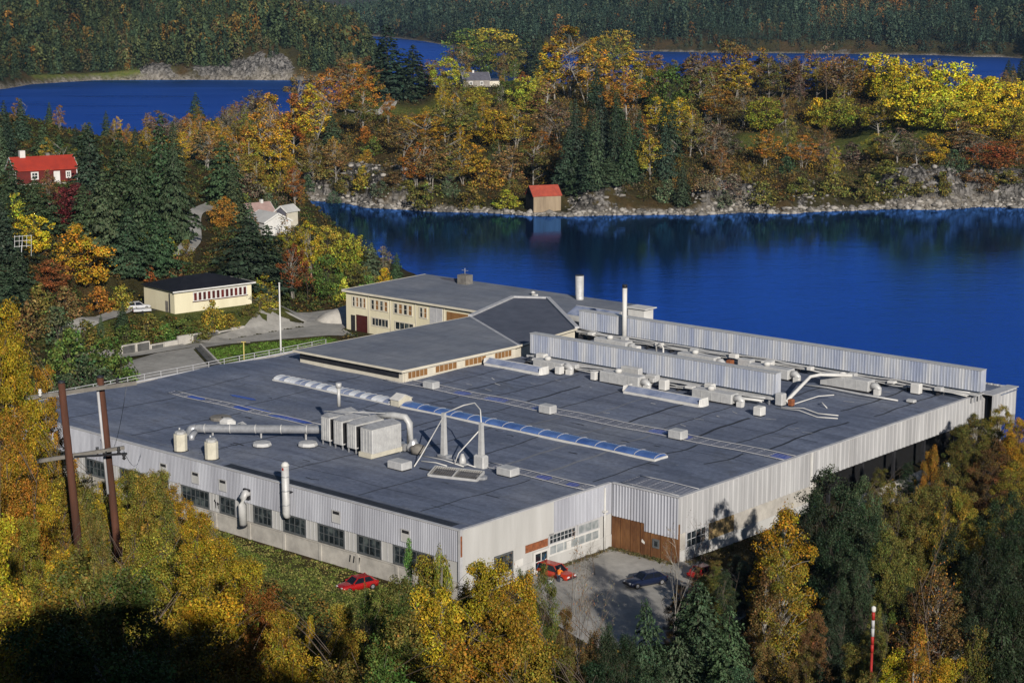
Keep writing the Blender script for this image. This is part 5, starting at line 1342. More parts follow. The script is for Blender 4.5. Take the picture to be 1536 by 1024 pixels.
for px, py, dd in ((146, 676, 2), (158, 678, 2), (178, 676, 2.2), (186, 684, 2.3), (60, 589, .3), (176, 572, 3), (48, 688, 0)):
    q = at_dist(px, py, d0 + dd) - O_
    m = MB(); m.lathe([(.05, -.25), (.14, -.15), (.08, -.05), (.15, .05), (.08, .15), (.12, .25)], 8, q); m.build('insulator', ['dark_metal' if px > 140 else 'white'], P)
c0, c1 = at_dist(146, 578, d0 + 2.6), at_dist(162, 740, d0 + 2.6)
m = MB(); m.tube([c0 - O_, c1 - O_], .10, 6); m.build('conduit', ['trim'], P)
def cat_wire(name, label, p, q, sag, rad, mat='cable'):
    p, q = np.array(p), np.array(q); m = MB()
    m.tube([p + (q - p) * k / 14 - np.array([0, 0, sag * 4 * (k / 14) * (1 - k / 14)]) - p for k in range(15)], rad, 5)
    return tag(m.build(name, [mat], None, tuple(p)), label, 'wire')
cat_wire('power_line', 'thin wire sagging from the far crossarm end to the factory wall', at_dist(190, 577, d0 + 3), F(-60, -.2, GZ + 7.2), 3.2, .018)
cat_wire('power_line', 'thin wire from the lower crossarm towards the parapet', at_dist(184, 672, d0 + 2.5), F(-52, -.2, GZ + 6.8), 1.4, .018)
# lattice aerial frame on the left
x, y, z, dd = ground_at(44, 436)
P = thing('aerial_mast', 'thin grey mast with a lattice frame beside the yellow maple', 'mast', (x, y, z - 1)); O_ = np.array([x, y, z - 1])
g = lambda px, py: at_dist(px, py, dd) - O_
m = MB(); m.tube([(0, 0, 0), g(32, 380), g(34, 353)], [.12, .09, .07], 6); m.build('pole', ['galv'], P)
m = MB()
for py in (354, 361, 369): m.obox(g(21, py + 1), g(48, py - 1), .07, .07)
for px in (22, 29, 40, 47): m.obox(g(px, 353), g(px, 371 if px != 47 else 384), .07, .07)
m.build('lattice', ['galv_light'], P)
# red and white marker post
x, y, z, dd = ground_at(1307, 985)
bt = H1(x, y)
d2 = 108.0; bx_, by_ = at_dist(1308, 975, d2)[:2]; gz2 = H1(bx_, by_); tz = at_dist(1309, 917, d2)[2]; bz = at_dist(1307, 978, d2)[2]
P = thing('marker_post', 'slim post banded red and pale grey among the dark trees', 'marker post', (bx_, by_, gz2))
zz_ = tz - gz2; step_ = (tz - bz) / 5
m = MB(); m.tube([(0, 0, -.3), (0, 0, zz_ - 5 * step_)], .08, 8); m.build('lower_pole', ['red_white_red'], P)
for k in range(5):
    m = MB(); m.tube([(0, 0, zz_ - (5 - k) * step_), (0, 0, zz_ - (4 - k) * step_)], .10, 10); m.build('band', ['red_white_red' if k in (0, 1, 4) else 'trim'], P)
m = MB(); m.lathe([(.10, 0), (.15, .1), (.14, .3), (.02, .38)], 10, (0, 0, zz_)); m.build('cap', ['white'], P)
# concrete pipe and fence bits below the right wall
P = thing('concrete_beam', 'long round-edged concrete beam lying below the right wall', 'beam', F(11.6, 64, GZ + .5), FRZ)
m = MB(); m.tube([(0, -9, 0), (0, 9, .2)], .7, 10); m.build('beam', ['concrete'], P); m = MB(); m.box(.75, 4.2, -6, 8, -1.6, -.2); m.build('slab', ['concrete'], P)
P = thing('marker_post', 'small pale upright post with a thick head below the right wall', 'post', F(13.2, 76.5, GZ - .5), FRZ)
m = MB(); m.tube([(0, 0, -.5), (0, 0, 1.2)], .12, 8); m.build('post', ['galv_light'], P); m = MB(); m.lathe([(.1, 0), (.38, .15), (.38, 1.0), (.15, 1.25)], 10, (0, 0, 1.2)); m.build('bottle', ['frosted'], P)

# ------------------------------------------------------------------ cars
def car(label, paint, loc, rz, L=4.2, W_=1.66, Hh=1.42, kind='hatch', lamp_w=.3, group=None):
    """front towards local +x"""
    P = thing('car', label, 'car', loc, rz, group)
    hl = L / 2
    # lower body: sections along x (x, half width, z bottom, z shoulder)
    secs = [(-hl, .82, .34, .62), (-hl + .10, .94, .27, .82), (-hl + .6, 1.0, .22, .90), (-.5, 1.0, .20, .88), (.45, 1.0, .20, .86), (1.05, .99, .21, .82), (hl - .35, .95, .24, .74), (hl - .08, .88, .28, .62), (hl, .74, .34, .52)]
    m = MB(); vs, fs = [], []
    for x, hw_, zb, zt in secs:
        w2 = W_ / 2 * hw_
        vs += [(x, -w2 * .93, zb), (x, -w2, (zb + zt) * .52), (x, -w2 * .93, zt), (x, -w2 * .6, zt + .035), (x, w2 * .6, zt + .035), (x, w2 * .93, zt), (x, w2, (zb + zt) * .52), (x, w2 * .93, zb)]
    n = 8
    for i in range(len(secs) - 1):
        for k in range(n): fs.append((i * n + k, i * n + (k + 1) % n, (i + 1) * n + (k + 1) % n, (i + 1) * n + k))
    fs += [tuple(range(n - 1, -1, -1)), tuple((len(secs) - 1) * n + k for k in range(n))]
    m.add(vs, [f[::-1] for f in fs], 0, True); body = m.build('body', [paint], P)
    # cabin: glass block with painted roof and pillars
    rear = -hl + (.12 if kind == 'estate' else .45); r1 = -hl + (.45 if kind == 'estate' else .95)
    f0, f1 = .95, .25
    zb, zt = .86, Hh; wb, wt = W_ / 2 * .90, W_ / 2 * .72
    m = MB(); m.add([(rear, -wb, zb), (f0, -wb, zb - .02), (f0, wb, zb - .02), (rear, wb, zb), (r1, -wt, zt - .03), (f1, -wt, zt - .03), (f1, wt, zt - .03), (r1, wt, zt - .03)], [(0, 1, 5, 4), (1, 2, 6, 5), (2, 3, 7, 6), (3, 0, 4, 7)]); m.build('window', ['car_glass'], P)
    m = MB(); m.add([(r1 - .05, -wt - .02, zt - .05), (f1 + .06, -wt - .02, zt - .05), (f1 + .06, wt + .02, zt - .05), (r1 - .05, wt + .02, zt - .05), (r1 + .1, -wt * .8, zt + .02), (f1 - .15, -wt * .8, zt + .02), (f1 - .15, wt * .8, zt + .02), (r1 + .1, wt * .8, zt + .02)],
                    [(3, 2, 1, 0), (4, 5, 6, 7), (0, 1, 5, 4), (1, 2, 6, 5), (2, 3, 7, 6), (3, 0, 4, 7)], 0)
    for s in (-1, 1):
        m.obox((f0, s * wb, zb - .02), (f1, s * wt, zt - .03), .08, .08); m.obox((rear, s * wb, zb), (r1, s * wt, zt - .03), .12, .1)
        xm = (rear + f0) / 2 - .1; m.obox((xm, s * (wb + .005), zb), (xm, s * (wt + .005), zt - .03), .09, .05)
    m.build('roof', [paint], P)
    for sx in (-hl + .78, hl - .80):
        for s in (-1, 1):
            y = s * (W_ / 2 - .10)
            m = MB(); m.tube([(sx, y - .1, .31), (sx, y + .1, .31)], .31, 16); wh = m.build('wheel', ['tyre'], P)
            m = MB(); m.tube([(sx, y + s * .09, .31), (sx, y + s * .115, .31)], .19, 12); m.build('rim', ['rim'], wh)
    for s in (-1, 1):
        m = MB(); m.cbox(hl - .13, hl - .01, s * .52 - lamp_w / 2, s * .52 + lamp_w / 2, .54, .68, .02); m.build('headlight', ['headlight'], P)
        m = MB(); m.box(-hl - .01, -hl + .10, s * .60 - .12, s * .60 + .12, .62, .80); m.build('tail_light', ['tail_light'], P)
        m = MB(); m.cbox(.75, .92, s * (W_ / 2 + .02) - .08, s * (W_ / 2 + .02) + .08, .88, 1.02, .02); m.build('mirror', [paint], P)
    m = MB(); m.box(hl - .06, hl + .05, -.72, .72, .34, .47); m.build('bumper', ['dark_metal'], P)
    m = MB(); m.box(-hl - .05, -hl + .05, -.72, .72, .36, .49); m.build('bumper', ['dark_metal'], P)
    m = MB(); m.box(hl - .015, hl + .004, -.38, .38, .50, .60); m.build('grille', ['dark_metal'], P)
    return P
x, y = at_dist(536, 882, 181.5)[:2]
car('bright red car on the grass below the long wall, half behind golden bushes', 'car_red', (x, y, H1(x, y) + .02), math.atan2(-.55, -.83), 4.3, 1.7, 1.42)
x, y = fw(2.0, 12.6)
car('orange-red estate car beside the white wall with a person at its bonnet', 'car_orange', (x, y, GZ + .06), math.atan2(-.66, .75), 4.5, 1.75, 1.5, 'estate')
x, y = at_dist(968, 873, 183)[:2]
car('dark blue car standing alone in the yard before the rusty wall', 'car_blue', (x, y, H1(x, y) + .05), math.atan2(-.48, -.88), 4.6, 1.75, 1.38)
x, y = at_dist(207, 460, 337)[:2]
car('pale silver car parked at the left end of the cream workshop', 'car_white', (x, y, H1(x, y) + .1), R(25), 4.4, 1.7, 1.45, 'estate')
x, y = at_dist(1058, 848, 186)[:2]
car('red car mostly hidden by bushes at the foot of the right wall', 'car_red', (x, y, H1(x, y) + .05), math.atan2(.64, .75), 4.1, 1.65, 1.4)
x, y = at_dist(213, 467, 333)[:2]
P = thing('trailer', 'low red and white trailer in front of the pale silver car', 'trailer', (x, y, H1(x, y) + .05), R(20))
m = MB(); m.cbox(-1.6, 1.6, -.75, .75, .45, .85, .05); m.build('bed', ['car_white'], P)
m = MB(); m.obox((1.6, 0, .5), (2.6, 0, .45), .1, .1); m.build('drawbar', ['dark_metal'], P)
for s in (-1, 1): m = MB(); m.tube([(0, s * .8 - .08, .28), (0, s * .8 + .08, .28)], .28, 12); m.build('wheel', ['tyre'], P)
m = MB(); m.box(-1.65, -1.6, -.7, .7, .5, .7); m.build('tail_board', ['tail_light'], P)

# ------------------------------------------------------------------ the person in orange
def skinned(name, pts, edges, radii, mat, parent):
    me = bpy.data.meshes.new(name); me.from_pydata(pts, edges, []); o = bpy.data.objects.new(name, me); link(o, parent)
    sk = o.modifiers.new('skin', 'SKIN'); sk.use_smooth_shade = True
    for v, r_ in zip(me.skin_vertices[0].data, radii): v.radius = (r_, r_) if not isinstance(r_, tuple) else r_
    me.skin_vertices[0].data[0].use_root = True
    ss = o.modifiers.new('sub', 'SUBSURF'); ss.levels = 1; ss.render_levels = 1
    me.materials.append(MAT[mat]); return o
x, y = fw(3.55, 11.25)
P = thing('person', 'person in an orange jacket and dark trousers leaning over the bonnet of the orange-red car', 'person', (x, y, GZ + .06), math.atan2(.72, .35))
# local +x is the way the person faces; leaning forward at the hips
pts = [(0, 0, .92), (.10, 0, 1.12), (.22, 0, 1.32), (.30, 0, 1.44), (.36, 0, 1.54), (.40, 0, 1.64), (.42, 0, 1.74),
       (.26, .20, 1.38), (.46, .24, 1.16), (.68, .18, 1.06), (.76, .16, 1.04), (.26, -.20, 1.38), (.48, -.24, 1.18), (.70, -.16, 1.10), (.78, -.14, 1.08),
       (0, .10, .86), (.04, .12, .48), (-.04, .13, .08), (.10, .14, .04), (0, -.10, .86), (-.06, -.12, .48), (-.20, -.13, .08), (-.07, -.14, .04)]
ed = [(0, 1), (1, 2), (2, 3), (3, 4), (4, 5), (5, 6), (2, 7), (7, 8), (8, 9), (9, 10), (2, 11), (11, 12), (12, 13), (13, 14), (0, 15), (15, 16), (16, 17), (17, 18), (0, 19), (19, 20), (20, 21), (21, 22)]
rd = [.13, .13, .14, .10, .05, .085, .075, .06, .045, .035, .03, .06, .045, .035, .03, .085, .06, .045, .035, .085, .06, .045, .035]
skinned('body', pts, ed, rd, 'skin', P)
skinned('jacket', [pts[k] for k in (0, 1, 2, 3)] + [pts[k] for k in (7, 8, 9, 11, 12, 13)], [(0, 1), (1, 2), (2, 3), (2, 4), (4, 5), (5, 6), (2, 7), (7, 8), (8, 9)], [.165, .17, .175, .12, .085, .07, .06, .085, .07, .06], 'hivis', P)
skinned('trousers', [pts[k] for k in (0, 15, 16, 17, 19, 20, 21)], [(0, 1), (1, 2), (2, 3), (0, 4), (4, 5), (5, 6)], [.155, .105, .08, .07, .105, .08, .07], 'trousers', P)
m = MB(); m.lathe([(.03, -.02), (.085, .0), (.10, .06), (.085, .12), (.03, .15)], 10, (.395, 0, 1.66)); m.build('hair', ['hair'], P)
for s, (a, b, c) in ((1, pts[10]), (-1, pts[14])):                   # five fingers on each hand
    m = MB()
    for k in range(4):
        yy = b + (k - 1.5) * .02; ln = (.07, .085, .08, .06)[k]
        m.tube([(a, yy, c), (a + ln * .6, yy, c - .01), (a + ln, yy, c - .035)], [.011, .01, .008], 5)
    m.tube([(a - .02, b - s * .035, c), (a + .02, b - s * .06, c - .01), (a + .045, b - s * .065, c - .025)], [.012, .011, .009], 5); m.build('hand', ['skin'], P)
x, y = fw(3.3, 10.2)
P = thing('canister', 'pale canister standing on the yard by the feet of the person in orange', 'canister', (x, y, GZ + .06), .4)
m = MB(); m.cbox(-.22, .22, -.16, .16, 0, .62, .05); m.build('can', ['car_white'], P); m = MB(); m.tube([(-.12, 0, .6), (-.1, 0, .72), (.1, 0, .72), (.12, 0, .6)], .025, 6); m.build('handle', ['dark_metal'], P); m = MB(); m.box(-.18, .18, -.17, -.161, .2, .42); m.build('label_patch', ['blue_door'], P)
pipe_ = MB(); pipe_.tube([(0, 0, 0), (1.9, 2.4, .1)], .07, 6)
x, y = at_dist(921, 904, 174)[:2]; tag(pipe_.build('pipe', ['galv_light'], None, (x, y, GZ + .15)), 'thin pale pipe lying on the shaded yard', 'pipe')
# ------------------------------------------------------------------ trees: meshes
def unit(v): return v / np.maximum(np.linalg.norm(v, axis=1, keepdims=True), 1e-9)

def cards(C, N, size, aspect=0.62, g=rng, axis=None):
    """a leaf-shaped card (rhombus) at every point C, facing N"""
    n = len(C)
    a = g.normal(size=(n, 3)) if axis is None else axis
    T = unit(a - (a * N).sum(1, keepdims=True) * N)
    B = np.cross(N, T)
    s = np.broadcast_to(np.asarray(size, float), (n,))[:, None]
    fold = N * s * 0.18
    V = np.stack([C - T * s * .5, C + B * s * aspect * .5 + fold, C + T * s * .5, C - B * s * aspect * .5 + fold], 1).reshape(-1, 3)
    return V

def tint_of(n_per, base, spread, g, warm=0.0):
    t = base[:, None] * (1 + g.normal(size=(len(base), 1)) * spread) * np.ones((1, 3))
    h = g.normal(size=len(base)) * warm
    t[:, 0] *= 1 + h; t[:, 1] *= 1 - .35 * h
    return np.repeat(np.clip(t, .05, 3), n_per, 0)

def tubes(paths, n=6):
    """several tapered tubes (one per limb) -> V, Q"""
    Vs, Qs, o = [], [], 0
    for P, r in paths:
        P = np.asarray(P, float); m = len(P)
        D = np.gradient(P, axis=0); D = unit(D)
        ref = np.where(np.abs(D[:, 2:3]) > .9, np.array([[1., 0, 0]]), np.array([[0, 0, 1.]]))
        X = unit(np.cross(ref, D)); Y = np.cross(D, X)
        k = np.arange(n) * 2 * np.pi / n
        V = P[:, None] + (X[:, None] * np.cos(k)[None, :, None] + Y[:, None] * np.sin(k)[None, :, None]) * np.asarray(r)[:, None, None]
        i, j = np.meshgrid(np.arange(m - 1), np.arange(n), indexing='ij')
        Q = np.stack([i * n + j, i * n + (j + 1) % n, (i + 1) * n + (j + 1) % n, (i + 1) * n + j], -1).reshape(-1, 4)
        Vs.append(V.reshape(-1, 3)); Qs.append(Q + o); o += m * n
    return np.concatenate(Vs), np.concatenate(Qs)

def broadleaf(seed, H0, R0, base, nclump, nleaf, leaf, shape='egg', clump=.30, bark='bark', spread=.28, stems=1, limb_r=1.0, droop=0.0):
    g = np.random.default_rng(seed)
    # clump centres
    cz0, cz1 = base * H0, H0
    C = []
    while len(C) < nclump:
        t = g.random(); z = cz0 + (cz1 - cz0) * t
        if shape == 'egg': rr = math.sin(math.pi * min(1, (t * .86 + .14)) ** .8) ** .75
        elif shape == 'cone': rr = (1 - t) ** .75 * min(1, t * 6 + .35)
        elif shape == 'round': rr = math.sqrt(max(0, 1 - (2 * t - 1) ** 2))
        else: rr = max(.25, (1 - t ** 2.2)) * (.75 + .25 * t)                       # bush: broad at the base
        if g.random() > rr + .12: continue
        q = R0 * rr * (g.random() ** .38) * (1 + .22 * math.sin(3 * t * 7 + seed)); a = g.random() * 2 * math.pi
        C.append((q * math.cos(a) * (1 + .15 * math.sin(a * 2 + seed)), q * math.sin(a), z))
    C = np.array(C); C[:, 2] = np.minimum(C[:, 2], H0 * .97)
    cr = R0 * clump * (.55 + .8 * g.random(nclump)) * (1.15 - .45 * (C[:, 2] - cz0) / (cz1 - cz0))
    wgt = np.exp(g.normal(size=nclump) * .75) * cr ** 1.4; idx = g.choice(nclump, nleaf, p=wgt / wgt.sum())
    d = unit(g.normal(size=(nleaf, 3))); d[:, 2] = d[:, 2] * .8 + .12
    rad = g.random(nleaf) ** .45
    P = C[idx] + d * (cr[idx] * rad)[:, None]
    P[:, 2] -= droop * cr[idx] * rad
    P[:, 2] = np.clip(P[:, 2], .05 * H0 if base > .1 else .02, H0 * 1.02)
    N = unit(d + g.normal(size=d.shape) * .75 + np.array([0, 0, .25]))
    V = cards(P, N, leaf * (.5 + .95 * g.random(nleaf)), .66, g)
    ct = .66 + .62 * g.random(nclump)
    tint = tint_of(4, ct[idx], spread, g, .14)
    cw = np.repeat(g.normal(size=nclump)[idx] * .09, 4); tint[:, 0] *= 1 + cw; tint[:, 1] *= 1 - .25 * cw
    Q = np.arange(len(V)).reshape(-1, 4)
    crown = np_mesh('crown', V, Q, [MAT['leaves']], tint)
    # trunk and limbs
    paths = []
    tops = []
    for s in range(stems):
        lean = g.normal(size=2) * (R0 * .12 if stems == 1 else R0 * .45)
        tz = H0 * (.90 if stems == 1 else .62 + .25 * g.random())
        k = np.linspace(0, 1, 7)
        P = np.stack([lean[0] * k ** 1.3 + .03 * H0 * np.sin(k * 4 + seed + s) * .3, lean[1] * k ** 1.3 + .03 * H0 * np.cos(k * 3 + s) * .3, -.4 + (tz + .4) * k], 1)
        P[:, :2] -= P[0, :2] - (0 if stems == 1 else g.normal(size=2) * .12 * R0)
        r0 = H0 * .0125 * limb_r * (1.0 if stems == 1 else .6)
        paths.append((P, r0 * (1 - .85 * k) + .004)); tops.append(P)
    order = g.permutation(nclump)[:max(10, min(110, nclump // 2))]
    for c in C[order]:
        P = tops[g.integers(0, len(tops))]
        zf = np.clip((c[2] - R0 * .55 * (.5 + g.random())) / P[-1, 2], .12, .93)
        i = zf * 6; a = int(i); s = P[a] + (P[min(a + 1, 6)] - P[a]) * (i - a)
        k = np.linspace(0, 1, 4)[:, None]
        L = s + (c - s) * k; L[1:3, 2] += .08 * np.linalg.norm(c - s) * np.array([.6, .8])
        r0 = H0 * .0030 * limb_r; paths.append((L, np.linspace(r0, r0 * .25, 4)))
    V, Q = tubes(paths, 6)
    trunk = np_mesh('trunk', V, Q, [MAT[bark]], None, True)
    return crown, trunk, H0, R0

def conifer(seed, H0, R0, base, tiers, per, leaf, dens, droop=.35, power=.85, bark='bark', rag=.25, spread=.22, flat=.5, hang=.4):
    g = np.random.default_rng(seed)
    Ps, Ns, Ax, Sz, Tn = [], [], [], [], []
    limbs = []
    for i in range(tiers):
        t = (i + g.random() * .6) / tiers; z = H0 * (base + (1 - base) * t)
        L0 = R0 * (1 - t) ** power * min(1, .55 + t * 4) + .012 * H0
        nb = max(4, int(per * (.5 + .5 * (1 - t))))
        off = g.random() * 6.28
        for b in range(nb):
            a = off + 2 * math.pi * b / nb + g.normal() * .22
            L = L0 * (1 + g.normal() * rag)
            if L < .05 * R0 or g.random() < .06: continue
            m = max(3, int(dens * L / R0 * 10))
            s = np.sqrt(g.random(m)) * .95 + .05
            dz = -droop * L * (s ** 1.6) + .10 * L * s
            wv = (g.random(m) - .5) * 2 * (.34 * L * (1.05 - s) + .06 * L)
            ca, sa = math.cos(a), math.sin(a)
            P = np.stack([ca * s * L - sa * wv, sa * s * L + ca * wv, z + dz - .35 * np.abs(wv) * flat + g.normal(size=m) * .012 * H0 * .5], 1)
            Ps.append(P)
            N = np.stack([ca * .45 + g.normal(size=m) * .45, sa * .45 + g.normal(size=m) * .45, .8 + g.normal(size=m) * .35], 1); Ns.append(unit(N))
            sgn = np.sign(wv)
            A = np.stack([ca * .9 - sa * sgn * .7, sa * .9 + ca * sgn * .7, -hang * np.ones(m)], 1) + g.normal(size=(m, 3)) * .25; Ax.append(A)
            Sz.append(leaf * (.6 + .7 * g.random(m)) * (.65 + .35 * L / R0)); Tn.append(np.full(m, .78 + .44 * g.random()))
            if i % 2 == 0 and b % 2 == 0: limbs.append((np.array([[0, 0, z], [ca * L * .5, sa * L * .5, z - droop * L * .2], [ca * L * .92, sa * L * .92, z - droop * L * .75]]), np.array([.004, .0028, .001]) * H0))
    m = max(12, int(dens * 4)); Ps.append(np.stack([g.normal(size=m) * .012 * H0, g.normal(size=m) * .012 * H0, H0 * (.9 + .1 * g.random(m))], 1))
    Ns.append(unit(g.normal(size=(m, 3)))); Ax.append(np.tile([0, 0, 1.], (m, 1)) + g.normal(size=(m, 3)) * .4); Sz.append(np.full(m, leaf * .6)); Tn.append(np.full(m, 1.))
    P, N, A, S, T = map(np.concatenate, (Ps, Ns, Ax, Sz, Tn))
    P[:, 2] = np.maximum(P[:, 2], .02)
    V = cards(P, N, S, .50, g, A)
    tint = tint_of(4, T, spread, g, .08)
    crown = np_mesh('crown', V, np.arange(len(V)).reshape(-1, 4), [MAT['leaves']], tint)
    k = np.linspace(0, 1, 6)
    tr = [(np.stack([.008 * H0 * np.sin(k * 3 + seed), .008 * H0 * np.cos(k * 2.4), -.4 + (H0 * .96 + .4) * k], 1), H0 * .013 * (1 - .92 * k) + .01)]
    V, Q = tubes(tr + limbs[:60], 6)
    return crown, np_mesh('trunk', V, Q, [MAT[bark]], None, True), H0, R0

def bare(seed, H0, R0, bark='twig', levels=3, leaf=.12, nleaf=500):
    g = np.random.default_rng(seed)
    paths, tips = [], []
    def grow(p, d, L, r, lv):
        k = np.linspace(0, 1, 5)[:, None]
        bend = g.normal(size=3) * .12 * L
        P = p + d * L * k + bend * k ** 2
        paths.append((P, np.linspace(r, r * .35, 5)))
        if lv == 0: tips.append(P[-1]); tips.append(P[3]); return
        nb = 7 if lv == levels else 4
        for q in range(nb):
            t = (.25 + .72 * (q + g.random()) / nb); i = min(int(t * 4), 3); s = P[i] + (P[i + 1] - P[i]) * (t * 4 - i)
            a = g.random() * 6.28
            side = np.array([math.cos(a), math.sin(a), .1]); nd = d * .75 + side * (.62 + .2 * g.random()); nd /= np.linalg.norm(nd)
            grow(s, nd, L * (.52 - .22 * t + .08 * g.random()), r * .42, lv - 1)
    grow(np.array([0, 0, -.3]), np.array([g.normal() * .05, g.normal() * .05, 1.]), H0 * .92, H0 * .009, levels)
    V, Q = tubes(paths, 4)
    trunk = np_mesh('trunk', V, Q, [MAT[bark]], None, True)
    T = np.array(tips); idx = g.integers(0, len(T), nleaf)
    P = T[idx] + g.normal(size=(nleaf, 3)) * .035 * H0; P[:, 2] = np.maximum(P[:, 2], .2)
    V = cards(P, unit(g.normal(size=(nleaf, 3))), leaf * (.6 + .8 * g.random(nleaf)), .6, g)
    crown = np_mesh('crown', V, np.arange(len(V)).reshape(-1, 4), [MAT['leaves']], tint_of(4, np.ones(nleaf), .3, g, .15))
    return crown, trunk, H0, R0

KIND = {}
def kind(key, name, words_, variants): KIND[key] = (name, words_, variants)
# farther than about 180 m
kind('birch', 'birch_tree', 'slender birch', [broadleaf(100 + i, 14, 3.3, .26, 95, 3400, .33, 'egg', .25, 'birch_bark', .32, 1 + i % 3, .9) for i in range(6)])
kind('round', 'broadleaf_tree', 'rounded broadleaf tree', [broadleaf(200 + i, 12, 5.2, .10, 130, 4600, .42, 'round', .23, 'bark', .26) for i in range(4)])
kind('maple', 'maple_tree', 'spreading maple', [broadleaf(230 + i, 12, 5.0, .12, 140, 4600, .40, 'egg', .24, 'bark', .24, 2) for i in range(3)])
kind('shrub', 'shrub', 'bushy shrub', [broadleaf(300 + i, 4, 2.7, .0, 50, 1500, .30, 'bush', .30, 'twig', .34, 3) for i in range(5)])
kind('spruce', 'spruce_tree', 'spruce', [conifer(400 + i, 20, 4.3, .03, 32, 15, .80, 2.8) for i in range(5)])
kind('fir', 'fir_tree', 'broad layered fir', [conifer(450 + i, 16, 5.6, .02, 26, 16, .80, 4.6, .26, .72, 'bark', .34, .28, .4, .12) for i in range(4)])
kind('bare', 'bare_tree', 'nearly leafless tree', [bare(500 + i, 10, 3, 'twig', 2, .42, 260) for i in range(4)])
# near the viewpoint
kind('birch_n', 'birch_tree', 'slender birch', [broadleaf(600 + i, 15, 3.3, .12, 240, 24000, .145, 'cone' if i % 2 else 'egg', .22, 'birch_bark', .30, 1, .8, .3) for i in range(3)])
kind('bush_n', 'broadleaf_tree', 'dense leafy tree', [broadleaf(640 + i, 18, 4.8, .05, 480, 72000, .135, 'bush', .150, 'twig', .27, 5, .55) for i in range(5)])
kind('round_n', 'broadleaf_tree', 'rounded broadleaf tree', [broadleaf(680 + i, 12, 4.6, .04, 230, 42000, .155, 'egg', .18, 'bark', .24, 2) for i in range(3)])
kind('spruce_n', 'spruce_tree', 'bushy spruce', [conifer(720 + i, 14, 4.8, .02, 34, 17, .40, 8.0, .25, .75, 'bark', .28, .26) for i in range(3)])
kind('bare_n', 'bare_tree', 'nearly leafless tree', [bare(760 + i, 10, 3, 'birch_bark' if i == 0 else 'twig', 3, .14, 260) for i in range(3)])

HUE = {'gold': (.42, .275, .020), 'deep gold': (.35, .205, .022), 'orange': (.31, .140, .022), 'rust-red': (.22, .075, .022), 'brown': (.185, .118, .040), 'olive': (.160, .145, .032),
       'yellow': (.52, .41, .024), 'yellow-green': (.30, .295, .034), 'green': (.090, .135, .028), 'dark green': (.058, .090, .044), 'blackish green': (.038, .062, .036), 'deep green': (.030, .050, .023),
       'grey-green': (.085, .115, .064), 'dark red': (.130, .024, .022), 'grey-brown': (.165, .130, .086), 'olive-gold': (.275, .215, .028)}
MARKS = [('the red-roofed boathouse', 815, 305), ('the ridge cottage', 712, 115), ('the pale rocks by the inlet', 490, 270), ('the white gabled house', 405, 345), ('the red timber house', 60, 258),
         ('the cream workshop', 295, 440), ('the office block', 560, 440), ('the power mast', 120, 690), ('the red car on grass', 530, 880), ('the orange-red estate car', 828, 850), ('the dark blue car', 968, 868),
         ('the striped marker post', 1308, 945), ('the far roof corner', 1505, 590), ('the long right wall', 1150, 720), ('the peninsula meadow', 1180, 200), ('the pale shore cliff', 1420, 290), ('the climbing lane', 308, 350), ('the far channel', 1250, 92), ('the upper lake', 250, 165)]
TREES = []
NEXT = {}
def tree(k, px, top, base=None, dist=None, col='gold', wpx=None, tilt=0.0, name=None):
    nm, wd, var = KIND[k]
    if base is not None: x, y, z, dist = ground_at(px, base)
    else: x, y = at_dist(px, top, dist)[:2]; z = H1(x, y)
    zt = at_dist(px, top, dist)[2]
    hgt = min(max(zt - z, 1.2), 34)
    tree_at(k, x, y, z, hgt, col, None if wpx is None else wpx / FPX * dist / 2, px, top, base, name)

def tree_at(k, x, y, z, hgt, col, rad=None, px=None, top=None, base=None, name=None):
    nm, wd, var = KIND[k]
    i = NEXT.get(k, 0); NEXT[k] = i + 1
    cm, tm, H0, R0 = var[i % len(var)]
    s = hgt / H0; sx = s if rad is None else rad / R0
    sx = min(max(sx, s * .33), s * 2.4)
    root = bpy.data.objects.new(nm, None); root.empty_display_size = .5
    root.location = (x, y, z - .15); root.rotation_euler = (rng.normal() * .035, rng.normal() * .035, rng.random() * 6.28); root.scale = (sx * rng.uniform(.94, 1.06), sx * rng.uniform(.94, 1.06), s)
    link(root)
    near_ = .80 if k in ('bush_n', 'birch_n', 'round_n') else 1.0     # near broadleaf kinds take their hue evenly darker
    c = near_ * np.array(HUE[col]) * (rng.uniform(.72, 1.32) if 'green' in col else rng.uniform(.82, 1.18)) * (1 + rng.normal(size=3) * np.array([.06, .05, .05]))
    for me, part in ((tm, 'trunk'), (cm, 'crown')):
        o = bpy.data.objects.new(part, me); o.color = (*np.clip(c, 0, 1), 1); link(o, root)
    if px is None:
        v = np.array([x, y, z + hgt * .6 - CAMZ]); f_ = v[1] * _cp - v[2] * _sp; u_ = v[1] * _sp + v[2] * _cp
        px, py = 768 + FPX * v[0] / f_, 512 - FPX * u_ / f_
    else:
        hpx = hgt / dist_of(x, y) * FPX; py = top + hpx * .45
    TREES.append((root, col, wd, hgt, px, py))
def dist_of(x, y): return math.hypot(x, y)

